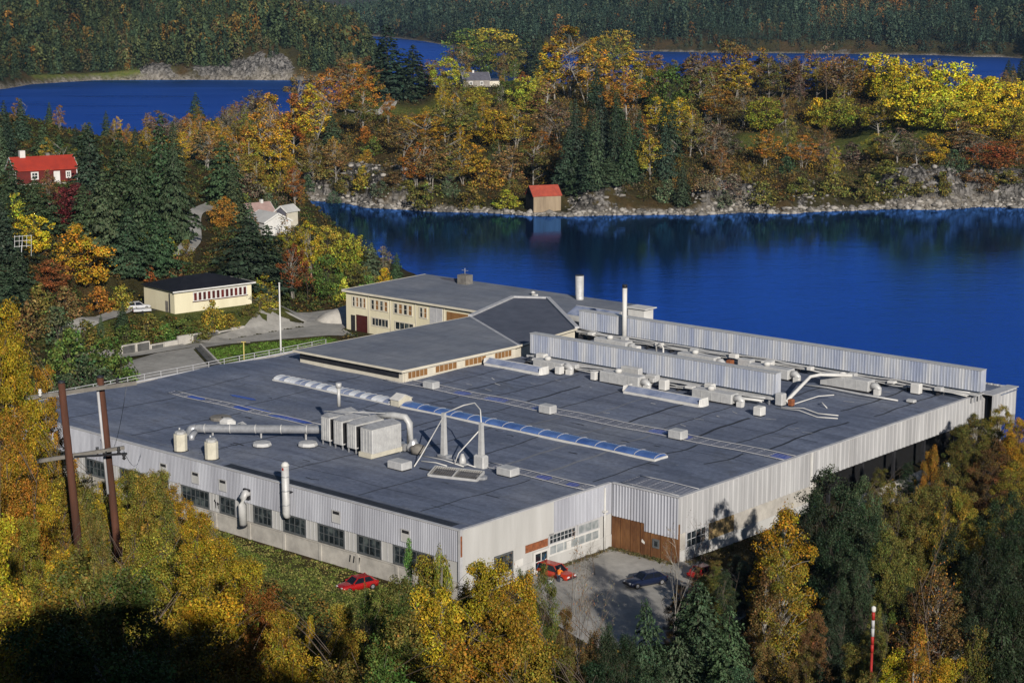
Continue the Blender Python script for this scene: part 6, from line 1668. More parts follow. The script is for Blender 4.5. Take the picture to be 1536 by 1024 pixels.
ORD = ['first', 'second', 'third', 'fourth', 'fifth', 'sixth', 'seventh', 'eighth', 'ninth', 'tenth', 'eleventh', 'twelfth', 'thirteenth', 'fourteenth', 'fifteenth', 'sixteenth', 'seventeenth', 'eighteenth', 'nineteenth', 'twentieth']
def label_trees():
    buckets = {}
    for t in TREES:
        root, col, wd, hgt, px, py = t
        best = min(MARKS, key=lambda m: math.hypot((px - m[1]), (py - m[2]) * 1.4))
        dx, dy = px - best[1], (py - best[2]) * 1.4
        rel = ('above' if dy < 0 else 'below') if abs(dy) > abs(dx) else ('left of' if dx < 0 else 'right of')
        if math.hypot(dx, dy) < 30: rel = 'beside'
        size = 'small ' if hgt < 5 else ('tall ' if hgt > 17 else '')
        size = '' if wd == 'bushy shrub' else size
        buckets.setdefault((size, col, wd, rel, best[0]), []).append(t)
    for (size, col, wd, rel, mk), L in buckets.items():
        L.sort(key=lambda t: t[4])
        for i, t in enumerate(L):
            r = t[0]
            if len(L) == 1: lab = f'{size}{col} {wd} {rel} {mk}'
            elif len(L) == 2: lab = f'{("left", "right")[i]} one of two {size}{col} {plural(wd)} {rel} {mk}'
            else:
                o_ = 'leftmost' if i == 0 else ('rightmost' if i == len(L) - 1 else f'{ORD[min(i, 19)]} from left')
                lab = f'{o_} of the {size}{col} {plural(wd)} {rel} {mk}'
            r['label'] = lab; r['category'] = 'shrub' if wd == 'bushy shrub' else 'tree'
            r['group'] = f'{plural(wd)} {rel} {mk}'
def plural(w_): return w_ + 'es' if w_.endswith('h') else w_ + 's'

# ------------------------------------------------------------------ trees: planting
T = tree
EXTRA = 0
# the wooded peninsula, read from the photograph from left to right: kind, x, top, foot, colour, width
PEN = [
 ('spruce', 295, 138, 205, 'blackish green', 34), ('bare', 352, 162, 200, 'grey-brown', 40), ('birch', 335, 172, 210, 'grey-green', 30), ('birch', 383, 132, 205, 'grey-brown', 40), ('birch', 405, 140, 255, 'deep gold', 52), ('birch', 440, 138, 230, 'orange', 46),
 ('birch', 470, 125, 225, 'gold', 44), ('birch', 455, 100, 190, 'brown', 40), ('birch', 495, 100, 190, 'orange', 44), ('birch', 518, 85, 175, 'brown', 46), ('birch', 535, 95, 185, 'deep gold', 44), ('birch', 372, 205, 280, 'olive-gold', 40), ('birch', 345, 195, 260, 'orange', 42), ('birch', 310, 190, 255, 'brown', 40),
 ('birch', 420, 180, 275, 'gold', 40), ('spruce', 500, 165, 225, 'dark green', 34), ('birch', 505, 205, 285, 'brown', 36), ('birch', 470, 200, 280, 'olive', 40), ('shrub', 548, 190, 215, 'orange', 36), ('shrub', 500, 240, 268, 'olive', 44), ('birch', 545, 130, 200, 'olive', 42), ('shrub', 415, 250, 290, 'olive-gold', 52), ('shrub', 375, 260, 300, 'grey-brown', 50),
 ('birch', 552, 84, 152, 'brown', 44), ('round', 545, 105, 160, 'olive-gold', 46), ('birch', 528, 78, 150, 'olive', 44), ('spruce', 588, 36, 150, 'blackish green', 84), ('spruce', 620, 66, 150, 'blackish green', 66), ('spruce', 572, 62, 150, 'blackish green', 50), ('round', 668, 86, 136, 'yellow-green', 42), ('round', 742, 27, 108, 'olive-gold', 76), ('round', 700, 43, 105, 'green', 56), ('round', 722, 61, 116, 'green', 50), ('round', 765, 65, 118, 'olive', 44), ('spruce', 808, 37, 116, 'blackish green', 40), ('birch', 690, 65, 118, 'brown', 36), ('birch', 645, 88, 135, 'brown', 36), ('spruce', 792, 31, 112, 'blackish green', 44), ('spruce', 772, 47, 108, 'blackish green', 34), ('spruce', 812, 53, 122, 'dark green', 34),
 ('birch', 855, 39, 150, 'deep gold', 64), ('birch', 832, 55, 150, 'gold', 42), ('birch', 885, 55, 160, 'deep gold', 50), ('round', 920, 31, 112, 'olive-gold', 62), ('round', 900, 57, 118, 'olive', 44), ('birch', 945, 69, 165, 'deep gold', 54), ('birch', 940, 110, 185, 'orange', 52), ('birch', 968, 76, 150, 'brown', 44), ('round', 1000, 99, 185, 'green', 62), ('birch', 985, 145, 205, 'gold', 36), ('birch', 1020, 145, 215, 'gold', 40),
 ('birch', 600, 172, 240, 'brown', 46), ('birch', 640, 165, 235, 'gold', 46), ('birch', 668, 152, 215, 'olive', 50), ('birch', 690, 150, 215, 'olive', 44), ('round', 715, 130, 172, 'olive-gold', 42), ('round', 745, 165, 225, 'gold', 56), ('round', 792, 115, 178, 'yellow-green', 46), ('birch', 775, 158, 225, 'olive-gold', 40), ('birch', 820, 125, 205, 'brown', 56), ('birch', 838, 150, 215, 'grey-brown', 40), ('birch', 815, 195, 268, 'orange', 46), ('birch', 800, 205, 280, 'olive', 44), ('birch', 765, 215, 285, 'brown', 44),
 ('shrub', 730, 240, 285, 'olive-gold', 60), ('birch', 645, 205, 285, 'brown', 50), ('birch', 672, 215, 290, 'olive', 46), ('birch', 700, 200, 280, 'deep gold', 46), ('shrub', 688, 225, 245, 'green', 20), ('shrub', 572, 270, 300, 'grey-green', 34), ('shrub', 675, 262, 300, 'grey-green', 36), ('shrub', 560, 205, 235, 'green', 40), ('birch', 625, 212, 285, 'orange', 42), ('shrub', 760, 285, 315, 'yellow-green', 50), ('shrub', 705, 280, 318, 'olive', 60), ('shrub', 640, 270, 310, 'olive', 56), ('round', 768, 120, 150, 'green', 34), ('shrub', 785, 108, 122, 'orange', 26),
 ('spruce', 868, 148, 275, 'blackish green', 44), ('spruce', 848, 190, 285, 'blackish green', 40), ('spruce', 905, 130, 262, 'blackish green', 40), ('spruce', 890, 165, 285, 'dark green', 36), ('spruce', 925, 155, 272, 'blackish green', 34), ('spruce', 942, 175, 280, 'dark green', 36), ('spruce', 958, 165, 262, 'blackish green', 34), ('spruce', 998, 182, 270, 'blackish green', 34), ('spruce', 880, 205, 290, 'blackish green', 40), ('spruce', 1022, 240, 310, 'dark green', 26), ('spruce', 860, 230, 300, 'dark green', 34), ('fir', 915, 235, 285, 'dark green', 44), ('birch', 975, 200, 270, 'olive-gold', 36), ('shrub', 950, 245, 275, 'grey-green', 40),
 ('round', 1095, 61, 150, 'brown', 66), ('birch', 1050, 75, 150, 'brown', 50), ('birch', 1065, 100, 185, 'olive', 46), ('birch', 1140, 70, 150, 'olive-gold', 42), ('birch', 1170, 80, 150, 'grey-brown', 44), ('birch', 1205, 75, 150, 'brown', 46), ('bare', 1240, 80, 160, 'grey-brown', 44), ('birch', 1265, 80, 155, 'brown', 46), ('birch', 1080, 125, 190, 'orange', 50), ('birch', 1115, 130, 190, 'brown', 46), ('birch', 1035, 160, 240, 'olive', 40), ('birch', 1060, 175, 240, 'grey-brown', 44), ('birch', 1088, 185, 245, 'grey-brown', 40),
 ('round', 1146, 146, 200, 'yellow-green', 50), ('shrub', 1225, 148, 192, 'yellow', 46), ('round', 1262, 148, 198, 'yellow-green', 54), ('round', 1240, 150, 196, 'yellow-green', 44), ('round', 1310, 80, 152, 'yellow', 74), ('round', 1345, 86, 165, 'yellow', 64), ('round', 1283, 100, 150, 'gold', 34), ('round', 1375, 112, 195, 'yellow', 70), ('round', 1388, 89, 170, 'olive-gold', 54), ('round', 1425, 94, 180, 'yellow', 70), ('round', 1455, 112, 195, 'yellow', 64), ('round', 1490, 116, 195, 'yellow', 74), ('round', 1528, 120, 205, 'yellow', 60), ('round', 1420, 145, 200, 'yellow-green', 64), ('round', 1475, 150, 210, 'yellow', 66), ('round', 1520, 155, 215, 'olive-gold', 56), ('round', 1348, 140, 195, 'yellow-green', 56), ('birch', 1318, 150, 205, 'olive-gold', 44),
 ('birch', 1148, 192, 250, 'orange', 40), ('birch', 1202, 202, 254, 'orange', 40), ('shrub', 1180, 235, 262, 'dark green', 40), ('round', 1395, 200, 250, 'gold', 40), ('round', 1490, 212, 258, 'rust-red', 60), ('birch', 1440, 175, 230, 'brown', 50), ('birch', 1455, 195, 240, 'grey-brown', 46), ('birch', 1345, 190, 245, 'grey-brown', 50), ('birch', 1375, 205, 255, 'grey-brown', 40), ('shrub', 1275, 212, 245, 'grey-brown', 60), ('shrub', 1235, 215, 240, 'grey-brown', 40), ('shrub', 1330, 240, 268, 'olive', 60), ('shrub', 1430, 225, 260, 'dark green', 44), ('birch', 1525, 200, 245, 'orange', 34),
 ('shrub', 1100, 262, 300, 'grey-brown', 60), ('shrub', 1145, 270, 312, 'olive', 60), ('shrub', 1060, 255, 300, 'grey-brown', 44), ('shrub', 1200, 265, 295, 'olive', 50), ('shrub', 1250, 262, 300, 'olive', 60), ('shrub', 1300, 262, 300, 'olive', 50), ('shrub', 1350, 262, 302, 'olive', 50), ('shrub', 1450, 255, 290, 'brown', 50), ('shrub', 1510, 255, 285, 'olive', 50), ('shrub', 1000, 270, 305, 'grey-green', 40),
 ('shrub', 462, 262, 296, 'grey-green', 34), ('shrub', 485, 246, 286, 'brown', 40), ('shrub', 520, 262, 300, 'olive', 44), ('shrub', 545, 248, 290, 'olive-gold', 40), ('shrub', 590, 258, 302, 'brown', 44), ('shrub', 612, 270, 308, 'olive', 44), ('shrub', 500, 285, 306, 'grey-green', 24), ('shrub', 1085, 285, 318, 'grey-green', 40), ('shrub', 1380, 272, 302, 'brown', 44), ('shrub', 1415, 258, 296, 'olive', 36), ('shrub', 1480, 262, 300, 'brown', 40), ('shrub', 1335, 288, 312, 'olive', 30),
 ('birch', 985, 82, 146, 'brown', 40), ('birch', 1009, 89, 151, 'olive', 40), ('birch', 1033, 85, 147, 'grey-brown', 40), ('birch', 1057, 92, 152, 'brown', 40), ('birch', 1081, 88, 148, 'olive-gold', 40), ('birch', 1105, 84, 153, 'deep gold', 40), ('birch', 1129, 91, 149, 'brown', 40), ('birch', 1153, 87, 154, 'olive', 40), ('birch', 1177, 83, 150, 'grey-brown', 40), ('birch', 1201, 90, 146, 'brown', 40), ('birch', 1225, 86, 151, 'olive-gold', 40), ('birch', 1249, 82, 147, 'deep gold', 40), ('birch', 1273, 89, 152, 'brown', 40), ('birch', 1297, 85, 148, 'olive', 40),
 ('spruce', 1510, 88, 130, 'blackish green', 20), ('spruce', 1530, 80, 130, 'blackish green', 22), ('spruce', 1518, 95, 135, 'dark green', 18)]
for k, px, tp, bs, col, wp in PEN: T(k, px, tp, bs, None, col, wp * (1.22 if k in ('birch', 'round') else 1.0))

# left woods
LEFT = [
 ('spruce', 18, 172, 262, 'blackish green', 36), ('spruce', 4, 180, 270, 'dark green', 30), ('fir', 66, 186, 252, 'dark green', 44), ('fir', 90, 200, 252, 'dark green', 34), ('birch', 105, 215, 262, 'olive', 40), ('spruce', 135, 182, 320, 'blackish green', 62), ('spruce', 180, 192, 345, 'dark green', 66), ('spruce', 240, 170, 345, 'dark green', 62), ('fir', 212, 225, 380, 'dark green', 70), ('fir', 165, 252, 395, 'dark green', 72), ('fir', 264, 215, 365, 'dark green', 60), ('fir', 338, 205, 316, 'dark green', 60), ('fir', 238, 315, 425, 'dark green', 70), ('fir', 130, 275, 360, 'dark green', 62), ('fir', 195, 310, 425, 'dark green', 66), ('spruce', 352, 245, 332, 'dark green', 40), ('shrub', 262, 385, 425, 'brown', 40), ('shrub', 210, 330, 362, 'olive-gold', 34), ('birch', 155, 300, 380, 'olive', 40), ('shrub', 282, 360, 395, 'olive', 34),
 ('birch', 285, 185, 240, 'olive-gold', 46), ('birch', 320, 180, 240, 'deep gold', 44), ('birch', 355, 215, 290, 'olive', 46), ('birch', 385, 235, 300, 'olive-gold', 42), ('birch', 240, 165, 220, 'grey-brown', 44), ('shrub', 330, 270, 310, 'olive', 40), ('shrub', 355, 280, 325, 'olive', 40),
 ('fir', 62, 264, 350, 'dark green', 62), ('round', 108, 275, 345, 'dark red', 60), ('shrub', 26, 290, 330, 'yellow-green', 44), ('round', 50, 320, 385, 'yellow', 62), ('maple', 122, 335, 445, 'gold', 90), ('round', 76, 390, 445, 'rust-red', 60), ('fir', 8, 300, 400, 'blackish green', 70), ('fir', 28, 370, 460, 'blackish green', 66), ('fir', 6, 395, 480, 'blackish green', 60), ('shrub', 60, 425, 470, 'olive', 60), ('shrub', 100, 430, 475, 'brown', 64), ('shrub', 150, 430, 470, 'orange', 60), ('shrub', 185, 425, 465, 'olive-gold', 50), ('round', 235, 345, 405, 'yellow-green', 56), ('shrub', 190, 385, 430, 'brown', 60), ('shrub', 225, 395, 425, 'rust-red', 36),
 ('fir', 368, 325, 440, 'blackish green', 120), ('fir', 398, 336, 432, 'dark green', 84), ('spruce', 375, 300, 400, 'dark green', 40), ('round', 336, 295, 345, 'orange', 42), ('birch', 440, 362, 452, 'rust-red', 46), ('birch', 420, 355, 420, 'olive', 34), ('bare', 462, 395, 455, 'rust-red', 26), ('birch', 455, 335, 410, 'olive-gold', 30), ('birch', 468, 330, 420, 'gold', 40), ('round', 495, 380, 455, 'green', 54), ('round', 495, 338, 410, 'olive-gold', 50), ('round', 525, 350, 418, 'yellow-green', 62), ('fir', 556, 362, 430, 'grey-green', 40), ('birch', 575, 368, 420, 'grey-brown', 32), ('spruce', 594, 378, 425, 'dark green', 26), ('shrub', 576, 402, 432, 'gold', 34), ('round', 540, 395, 438, 'olive', 50), ('shrub', 512, 415, 455, 'yellow-green', 40), ('shrub', 556, 410, 440, 'green', 40), ('bare', 430, 330, 400, 'brown', 34), ('shrub', 395, 410, 450, 'yellow-green', 50), ('shrub', 400, 440, 465, 'olive-gold', 40), ('bare', 420, 280, 330, 'grey-brown', 30), ('shrub', 405, 290, 320, 'grey-green', 34), ('bare', 448, 290, 335, 'orange', 24),
 ('shrub', 422, 352, 378, 'olive', 30), ('birch', 432, 338, 385, 'olive-gold', 26), ('shrub', 400, 358, 385, 'yellow-green', 34), ('birch', 378, 318, 372, 'brown', 24),
 ('shrub', 320, 450, 495, 'olive-gold', 46), ('shrub', 270, 478, 505, 'green', 60), ('shrub', 225, 470, 505, 'olive', 56), ('shrub', 245, 485, 512, 'green', 56), ('shrub', 190, 485, 520, 'green', 60), ('shrub', 300, 480, 510, 'olive', 50), ('shrub', 375, 455, 478, 'olive', 34), ('shrub', 345, 470, 498, 'olive-gold', 40), ('spruce', 183, 450, 500, 'dark green', 24), ('spruce', 152, 470, 505, 'dark green', 14), ('bare', 388, 440, 478, 'grey-brown', 40),
 ('shrub', 110, 495, 560, 'green', 90), ('shrub', 160, 500, 570, 'green', 90), ('shrub', 130, 530, 590, 'dark green', 90), ('shrub', 175, 535, 590, 'green', 70), ('shrub', 90, 460, 520, 'dark green', 70), ('shrub', 85, 520, 590, 'green', 80), ('shrub', 130, 478, 530, 'olive', 70), ('shrub', 345, 530, 555, 'green', 26), ('shrub', 50, 450, 510, 'brown', 70), ('shrub', 155, 555, 605, 'dark green', 80), ('shrub', 100, 560, 610, 'dark green', 80)]
for k, px, tp, bs, col, wp in LEFT: T(k, px, tp, bs, None, col, wp)

# the slope below the viewpoint: kind, x, top, distance, colour, width
NEAR = [
 ('bush_n', 70, 702, 134, 'olive', 120), ('bush_n', 98, 712, 130, 'olive-gold', 120), ('bush_n', 126, 704, 138, 'olive', 120), ('bush_n', 150, 716, 130, 'gold', 120), ('bush_n', 172, 700, 142, 'olive-gold', 120), ('bush_n', 198, 698, 136, 'olive', 120), ('bush_n', 222, 704, 130, 'olive-gold', 120), ('bush_n', 248, 722, 138, 'gold', 120), ('bush_n', 272, 745, 132, 'gold', 120), ('bush_n', 300, 772, 134, 'olive-gold', 120), ('bush_n', 330, 806, 128, 'gold', 120), ('bush_n', 92, 702, 140, 'olive', 90), ('bush_n', 58, 668, 138, 'olive-gold', 80), ('bush_n', 130, 722, 144, 'olive-gold', 70), ('bush_n', 190, 708, 140, 'olive', 70), ('bush_n', 5, 600, 90, 'deep gold', 150), ('bush_n', -14, 440, 112, 'gold', 150), ('bush_n', 20, 486, 132, 'gold', 130), ('bush_n', 52, 545, 138, 'deep gold', 110), ('bush_n', 34, 590, 130, 'olive', 130), ('bush_n', -25, 560, 82, 'olive-gold', 120), ('bush_n', 6, 665, 100, 'gold', 90), ('bush_n', 50, 640, 132, 'olive-gold', 110), ('bush_n', 30, 715, 128, 'gold', 120), ('bush_n', -20, 690, 66, 'deep gold', 170), ('bush_n', 20, 770, 84, 'olive-gold', 130), ('bush_n', -5, 764, 54, 'gold', 240), ('bush_n', 85, 817, 70, 'gold', 150),
 ('bush_n', 140, 753, 92, 'olive', 120), ('bush_n', 192, 702, 98, 'olive-gold', 130), ('bush_n', 245, 729, 100, 'olive', 140), ('bush_n', 168, 762, 74, 'olive', 110), ('bush_n', 232, 769, 76, 'olive-gold', 200), ('bush_n', 292, 759, 94, 'gold', 150), ('bush_n', 318, 802, 88, 'gold', 170), ('bush_n', 285, 824, 70, 'deep gold', 220), ('bush_n', 352, 836, 80, 'gold', 180), ('bush_n', 398, 869, 76, 'orange', 170), ('bush_n', 425, 909, 68, 'deep gold', 190),
 ('bush_n', 110, 824, 52, 'olive', 300), ('bush_n', 205, 844, 52, 'green', 320), ('bush_n', 310, 884, 54, 'gold', 290), ('bush_n', 45, 864, 44, 'olive-gold', 340), ('bush_n', 160, 899, 43, 'olive', 380), ('bush_n', 270, 939, 42, 'olive', 380), ('bush_n', 380, 939, 50, 'orange', 280), ('bush_n', 60, 949, 36, 'green', 420), ('bush_n', 460, 959, 58, 'deep gold', 230), ('bush_n', 180, 974, 36, 'green', 420), ('bush_n', 350, 984, 40, 'deep gold', 340),
 ('bush_n', 648, 830, 88, 'olive-gold', 190), ('bush_n', 702, 824, 88, 'gold', 200), ('bush_n', 752, 844, 88, 'gold', 170), ('bush_n', 600, 860, 84, 'olive', 170), ('bush_n', 560, 893, 82, 'green', 160), ('bush_n', 512, 900, 94, 'olive-gold', 130), ('bush_n', 672, 873, 68, 'gold', 260), ('bush_n', 748, 888, 68, 'deep gold', 240), ('bush_n', 795, 896, 82, 'gold', 160), ('bush_n', 618, 913, 62, 'olive', 250), ('bush_n', 548, 946, 62, 'green', 250), ('bush_n', 498, 938, 76, 'olive-gold', 180), ('bush_n', 700, 943, 54, 'deep gold', 300), ('bush_n', 785, 948, 60, 'olive-gold', 240), ('bush_n', 605, 973, 52, 'green', 290), ('bush_n', 520, 988, 54, 'olive', 250), ('bush_n', 800, 988, 60, 'olive', 200),
 ('birch_n', 648, 800, 88, 'yellow-green', 30), ('birch_n', 604, 804, 90, 'green', 30), ('birch_n', 735, 828, 88, 'olive-gold', 28), ('birch_n', 556, 856, 90, 'green', 26), ('birch_n', 452, 912, 84, 'gold', 60),
 ('round_n', 805, 842, 138, 'olive', 74), ('bush_n', 792, 850, 120, 'green', 76), ('bare_n', 877, 852, 118, 'orange', 60), ('bare_n', 851, 872, 112, 'brown', 50), ('bare_n', 905, 890, 108, 'grey-brown', 60), ('bare_n', 828, 905, 98, 'rust-red', 50), ('bare_n', 893, 812, 186, 'grey-brown', 40), ('bush_n', 845, 905, 96, 'brown', 80), ('bush_n', 880, 935, 88, 'brown', 90), ('bush_n', 928, 935, 92, 'dark green', 80),
 ('spruce_n', 1045, 862, 122, 'dark green', 170), ('spruce_n', 1095, 905, 112, 'dark green', 150), ('spruce_n', 985, 895, 106, 'dark green', 130), ('spruce_n', 1040, 950, 92, 'dark green', 180), ('bare_n', 1028, 778, 160, 'grey-brown', 60), ('bare_n', 1010, 815, 150, 'brown', 60), ('bush_n', 1062, 862, 158, 'olive', 70), ('bush_n', 1090, 852, 165, 'dark green', 70), ('bush_n', 1020, 872, 162, 'brown', 60),
 ('birch_n', 1172, 742, 142, 'gold', 120), ('birch_n', 1190, 800, 136, 'olive-gold', 110), ('birch_n', 1150, 840, 136, 'brown', 100), ('bush_n', 1215, 905, 124, 'brown', 100), ('bush_n', 1150, 960, 112, 'brown', 120), ('bush_n', 1215, 965, 108, 'olive', 120),
 ('round_n', 1240, 700, 172, 'deep green', 150), ('round_n', 1300, 712, 178, 'dark green', 92), ('round_n', 1212, 738, 167, 'deep green', 110), ('round_n', 1262, 790, 158, 'deep green', 110), ('round_n', 1285, 830, 152, 'dark green', 80), ('round_n', 1345, 716, 184, 'olive', 92), ('round_n', 1335, 790, 165, 'olive', 90), ('round_n', 1395, 668, 206, 'orange', 46), ('round_n', 1420, 690, 196, 'olive', 92), ('round_n', 1385, 730, 186, 'olive', 90), ('round_n', 1440, 730, 184, 'olive-gold', 84), ('round_n', 1462, 615, 236, 'olive', 70), ('round_n', 1500, 606, 240, 'olive-gold', 66), ('round_n', 1532, 625, 232, 'gold', 66), ('round_n', 1488, 655, 216, 'brown', 80), ('round_n', 1525, 690, 204, 'olive-gold', 84), ('round_n', 1445, 655, 218, 'olive', 60), ('round_n', 1500, 730, 186, 'deep green', 92), ('round_n', 1535, 765, 176, 'deep green', 84), ('round_n', 1430, 790, 165, 'deep green', 90), ('round_n', 1480, 800, 160, 'deep green', 100),
 ('bare_n', 1410, 828, 130, 'orange', 110), ('birch_n', 1425, 845, 132, 'brown', 130), ('birch_n', 1380, 850, 134, 'brown', 90), ('birch_n', 1372, 925, 98, 'deep gold', 100), ('bush_n', 1345, 972, 86, 'yellow', 130), ('bush_n', 1420, 982, 82, 'gold', 150), ('bush_n', 1385, 990, 78, 'gold', 140), ('round_n', 1500, 850, 142, 'deep green', 110), ('round_n', 1530, 880, 128, 'deep green', 100), ('spruce_n', 1515, 905, 112, 'deep green', 130), ('round_n', 1470, 935, 112, 'olive', 110), ('bush_n', 1500, 985, 92, 'deep green', 120), ('bush_n', 1275, 955, 104, 'olive', 110), ('bush_n', 1250, 985, 92, 'deep green', 110), ('bush_n', 1318, 985, 100, 'deep green', 110), ('bush_n', 1300, 1000, 96, 'olive', 110), ('bush_n', 1320, 900, 128, 'olive', 70), ('bush_n', 1068, 838, 174, 'olive', 62), ('bush_n', 1050, 845, 176, 'brown', 40), ('bush_n', 585, 880, 98, 'olive-gold', 60), ('bush_n', 1360, 872, 140, 'deep green', 80), ('bush_n', 1180, 995, 94, 'brown', 110), ('bush_n', 1110, 990, 88, 'dark green', 120), ('bush_n', 980, 1000, 86, 'dark green', 120),
 ('bush_n', 1120, 838, 176, 'dark green', 60), ('bush_n', 1260, 880, 140, 'deep green', 84),
 ('bush_n', 690, 862, 96, 'olive-gold', 150), ('bush_n', 640, 872, 94, 'olive', 150), ('bush_n', 720, 870, 92, 'gold', 150), ('bush_n', 840, 960, 84, 'olive', 120), ('bush_n', 900, 945, 86, 'deep green', 120), ('bush_n', 955, 935, 96, 'deep green', 110), ('bush_n', 920, 990, 76, 'deep green', 160), ('bare_n', 874, 846, 122, 'grey-brown', 60), ('bush_n', 1000, 985, 84, 'dark green', 150),
 ('bush_n', 1075, 846, 172, 'olive', 60), ('bush_n', 1105, 828, 178, 'blackish green', 60), ('bush_n', 1135, 815, 180, 'dark green', 60), ('round_n', 1290, 745, 176, 'deep green', 100), ('bush_n', 1320, 700, 200, 'olive', 70), ('bush_n', 1365, 690, 208, 'deep green', 60), ('bush_n', 360, 830, 112, 'olive-gold', 80), ('bush_n', 420, 905, 92, 'gold', 110), ('bush_n', 100, 812, 104, 'olive-gold', 110), ('bush_n', 215, 700, 112, 'olive', 110), ('bush_n', 300, 765, 110, 'olive-gold', 100)]
for k, px, tp, dd, col, wp in NEAR: T(k, px, tp, None, dd, col, wp)

# the rest of the peninsula wood, thinned to what can be told apart
def fill_peninsula():
    g = np.random.default_rng(11)
    have = [tuple(t[0].location[:2]) for t in TREES]
    meadow_polys = [MEADOWS[3][0], MEADOWS[4][0], MEADOWS[5][0]]
    n = 0; tries = 0
    while n < 235 and tries < 16000:
        tries += 1
        y = g.uniform(566, 900); x = g.uniform(-.215, .30) * y
        P = [(x, y)]
        d = float(sdf(P, LAND_NEAR)[0])
        if d < 7: continue
        if any(float(sdf(P, q)[0]) > -4 for q in meadow_polys): continue
        if math.hypot(x + 14, y - 800) < 26 or abs(x + 44) < 16 and 680 < y < 800: continue
        md = 7.0 if y < 700 else 9.0
        if min((x - a) ** 2 + (y - b) ** 2 for a, b in have) < md * md: continue
        px = 768 + FPX * x / y
        r_ = g.random()
        near_shore = d < 22
        if px < 600: col = g.choice(['brown', 'olive', 'deep gold', 'orange', 'olive-gold', 'grey-brown', 'gold']); k = 'birch'
        elif px < 850: col = g.choice(['olive', 'olive-gold', 'gold', 'brown', 'deep gold', 'green']); k = 'birch' if r_ < .7 else 'round'
        elif px < 1030: col = g.choice(['brown', 'orange', 'dark green', 'blackish green', 'olive']); k = 'spruce' if 'green' in col else 'birch'
        elif px < 1270: col = g.choice(['brown', 'olive', 'grey-brown', 'brown', 'olive-gold']); k = 'birch'
        else: col = g.choice(['olive', 'brown', 'yellow-green', 'olive-gold', 'grey-brown']); k = 'round' if r_ < .5 else 'birch'
        h = g.uniform(8.5, 14.5) * (1.25 if k == 'spruce' else 1) * (.72 if k == 'round' else 1)
        if near_shore: k = 'shrub' if r_ < .75 else k; h = g.uniform(2.5, 5) if k == 'shrub' else h * .7
        z = H1(x, y)
        if z < 1.2: continue
        tree_at(k, x, y, z, h, str(col)); have.append((x, y)); n += 1
fill_peninsula()
def fill_left():
    g = np.random.default_rng(12)
    have = [tuple(t[0].location[:2]) for t in TREES]
    n = tries = 0
    while n < 75 and tries < 6000:
        tries += 1
        y = g.uniform(345, 690); x = g.uniform(-.315, -.105) * y
        d = float(sdf([(x, y)], LAND_NEAR)[0])
        if d < 8: continue
        px = 768 + FPX * x / y
        if math.hypot(x + 103, y - 402) < 15 or abs(x + 72) < 9 and y < 470 or (px > 330 and y < 480): continue
        if min((x - a) ** 2 + (y - b) ** 2 for a, b in have) < 7.5 ** 2: continue
        z = H1(x, y); r_ = g.random()
        if px < 330 and r_ < .72: k, col, h = 'fir' if r_ < .4 else 'spruce', g.choice(['dark green', 'blackish green', 'dark green']), g.uniform(9, 15)
        else: k, col, h = 'birch', g.choice(['olive-gold', 'brown', 'olive', 'deep gold', 'orange']), g.uniform(8, 12)
        if 450 < y and px < 240: h *= .75
        if y > 545 and px < 400: h *= .62
        tree_at(k, x, y, z, h, str(col)); have.append((x, y)); n += 1
fill_left()
label_trees()

# ------------------------------------------------------------------ stuff: undergrowth and the far woods
def scatter(name, label, X, Y, radius, height, n_per, leaf, cols, probs, seed, zoff=0.0):
    g = np.random.default_rng(seed)
    n = len(X); Z = H(X, Y)
    ok = Z > 0.8
    X, Y, Z = X[ok], Y[ok], Z[ok]; n = len(X)
    rad = radius * (.5 + g.random(n)); hh = height * (.35 + .9 * g.random(n))
    ci = g.choice(len(cols), n, p=np.array(probs) / sum(probs))
    base = np.array(cols)[ci] * (.75 + .5 * g.random((n, 1)))
    idx = np.repeat(np.arange(n), n_per); m = len(idx)
    d = unit(g.normal(size=(m, 3))); d[:, 2] = np.abs(d[:, 2])
    q = g.random(m) ** .4
    P = np.stack([X[idx] + d[:, 0] * rad[idx] * q, Y[idx] + d[:, 1] * rad[idx] * q, Z[idx] + d[:, 2] * hh[idx] * q + zoff], 1)
    N = unit(d + g.normal(size=d.shape) * .7)
    V = cards(P, N, leaf * (.55 + .9 * g.random(m)), .62, g)
    t = base[idx] * (1 + g.normal(size=(m, 1)) * (.12 if 'grass' in name else .28))
    me = np_mesh(name, V, np.arange(len(V)).reshape(-1, 4), [MAT['scatter']], np.repeat(np.clip(t, .004, 1), 4, 0))
    o = link(bpy.data.objects.new(name, me)); o['kind'] = 'stuff'; o['label'] = label; return o

def keep_off(X, Y, polys, margin):
    P = np.stack([X, Y], 1); ok = np.ones(len(X), bool)
    for q in polys: ok &= sdf(P, q) < -margin
    return X[ok], Y[ok]
g = np.random.default_rng(21)
# peninsula and inlet slopes
y = g.uniform(556, 860, 12000); x = g.uniform(-.23, .30, 12000) * y
x, y = keep_off(x, y, [MEADOWS[3][0], MEADOWS[4][0], MEADOWS[5][0]], 2)
P = np.stack([x, y], 1); d = sdf(P, LAND_NEAR); crag = vnoise(x / 9, y / 9) + .9 * vnoise(x / 3, y / 3)
ok = (d > 3.5) & ((d > 17) | (crag > -.16)); x, y = x[ok], y[ok]
scatter('undergrowth', 'mixed heather, fern and low scrub covering the wooded peninsula', x, y, 1.7, 1.7, 18, .60,
        [(.055, .05, .016), (.11, .065, .022), (.14, .10, .022), (.045, .06, .018), (.10, .08, .05), (.18, .085, .02)], [4, 4, 3, 4, 2, 1], 31)
y = g.uniform(562, 840, 4600); x = g.uniform(-.20, .28, 4600) * y
x, y = keep_off(x, y, [MEADOWS[3][0], MEADOWS[4][0], MEADOWS[5][0]], 4)
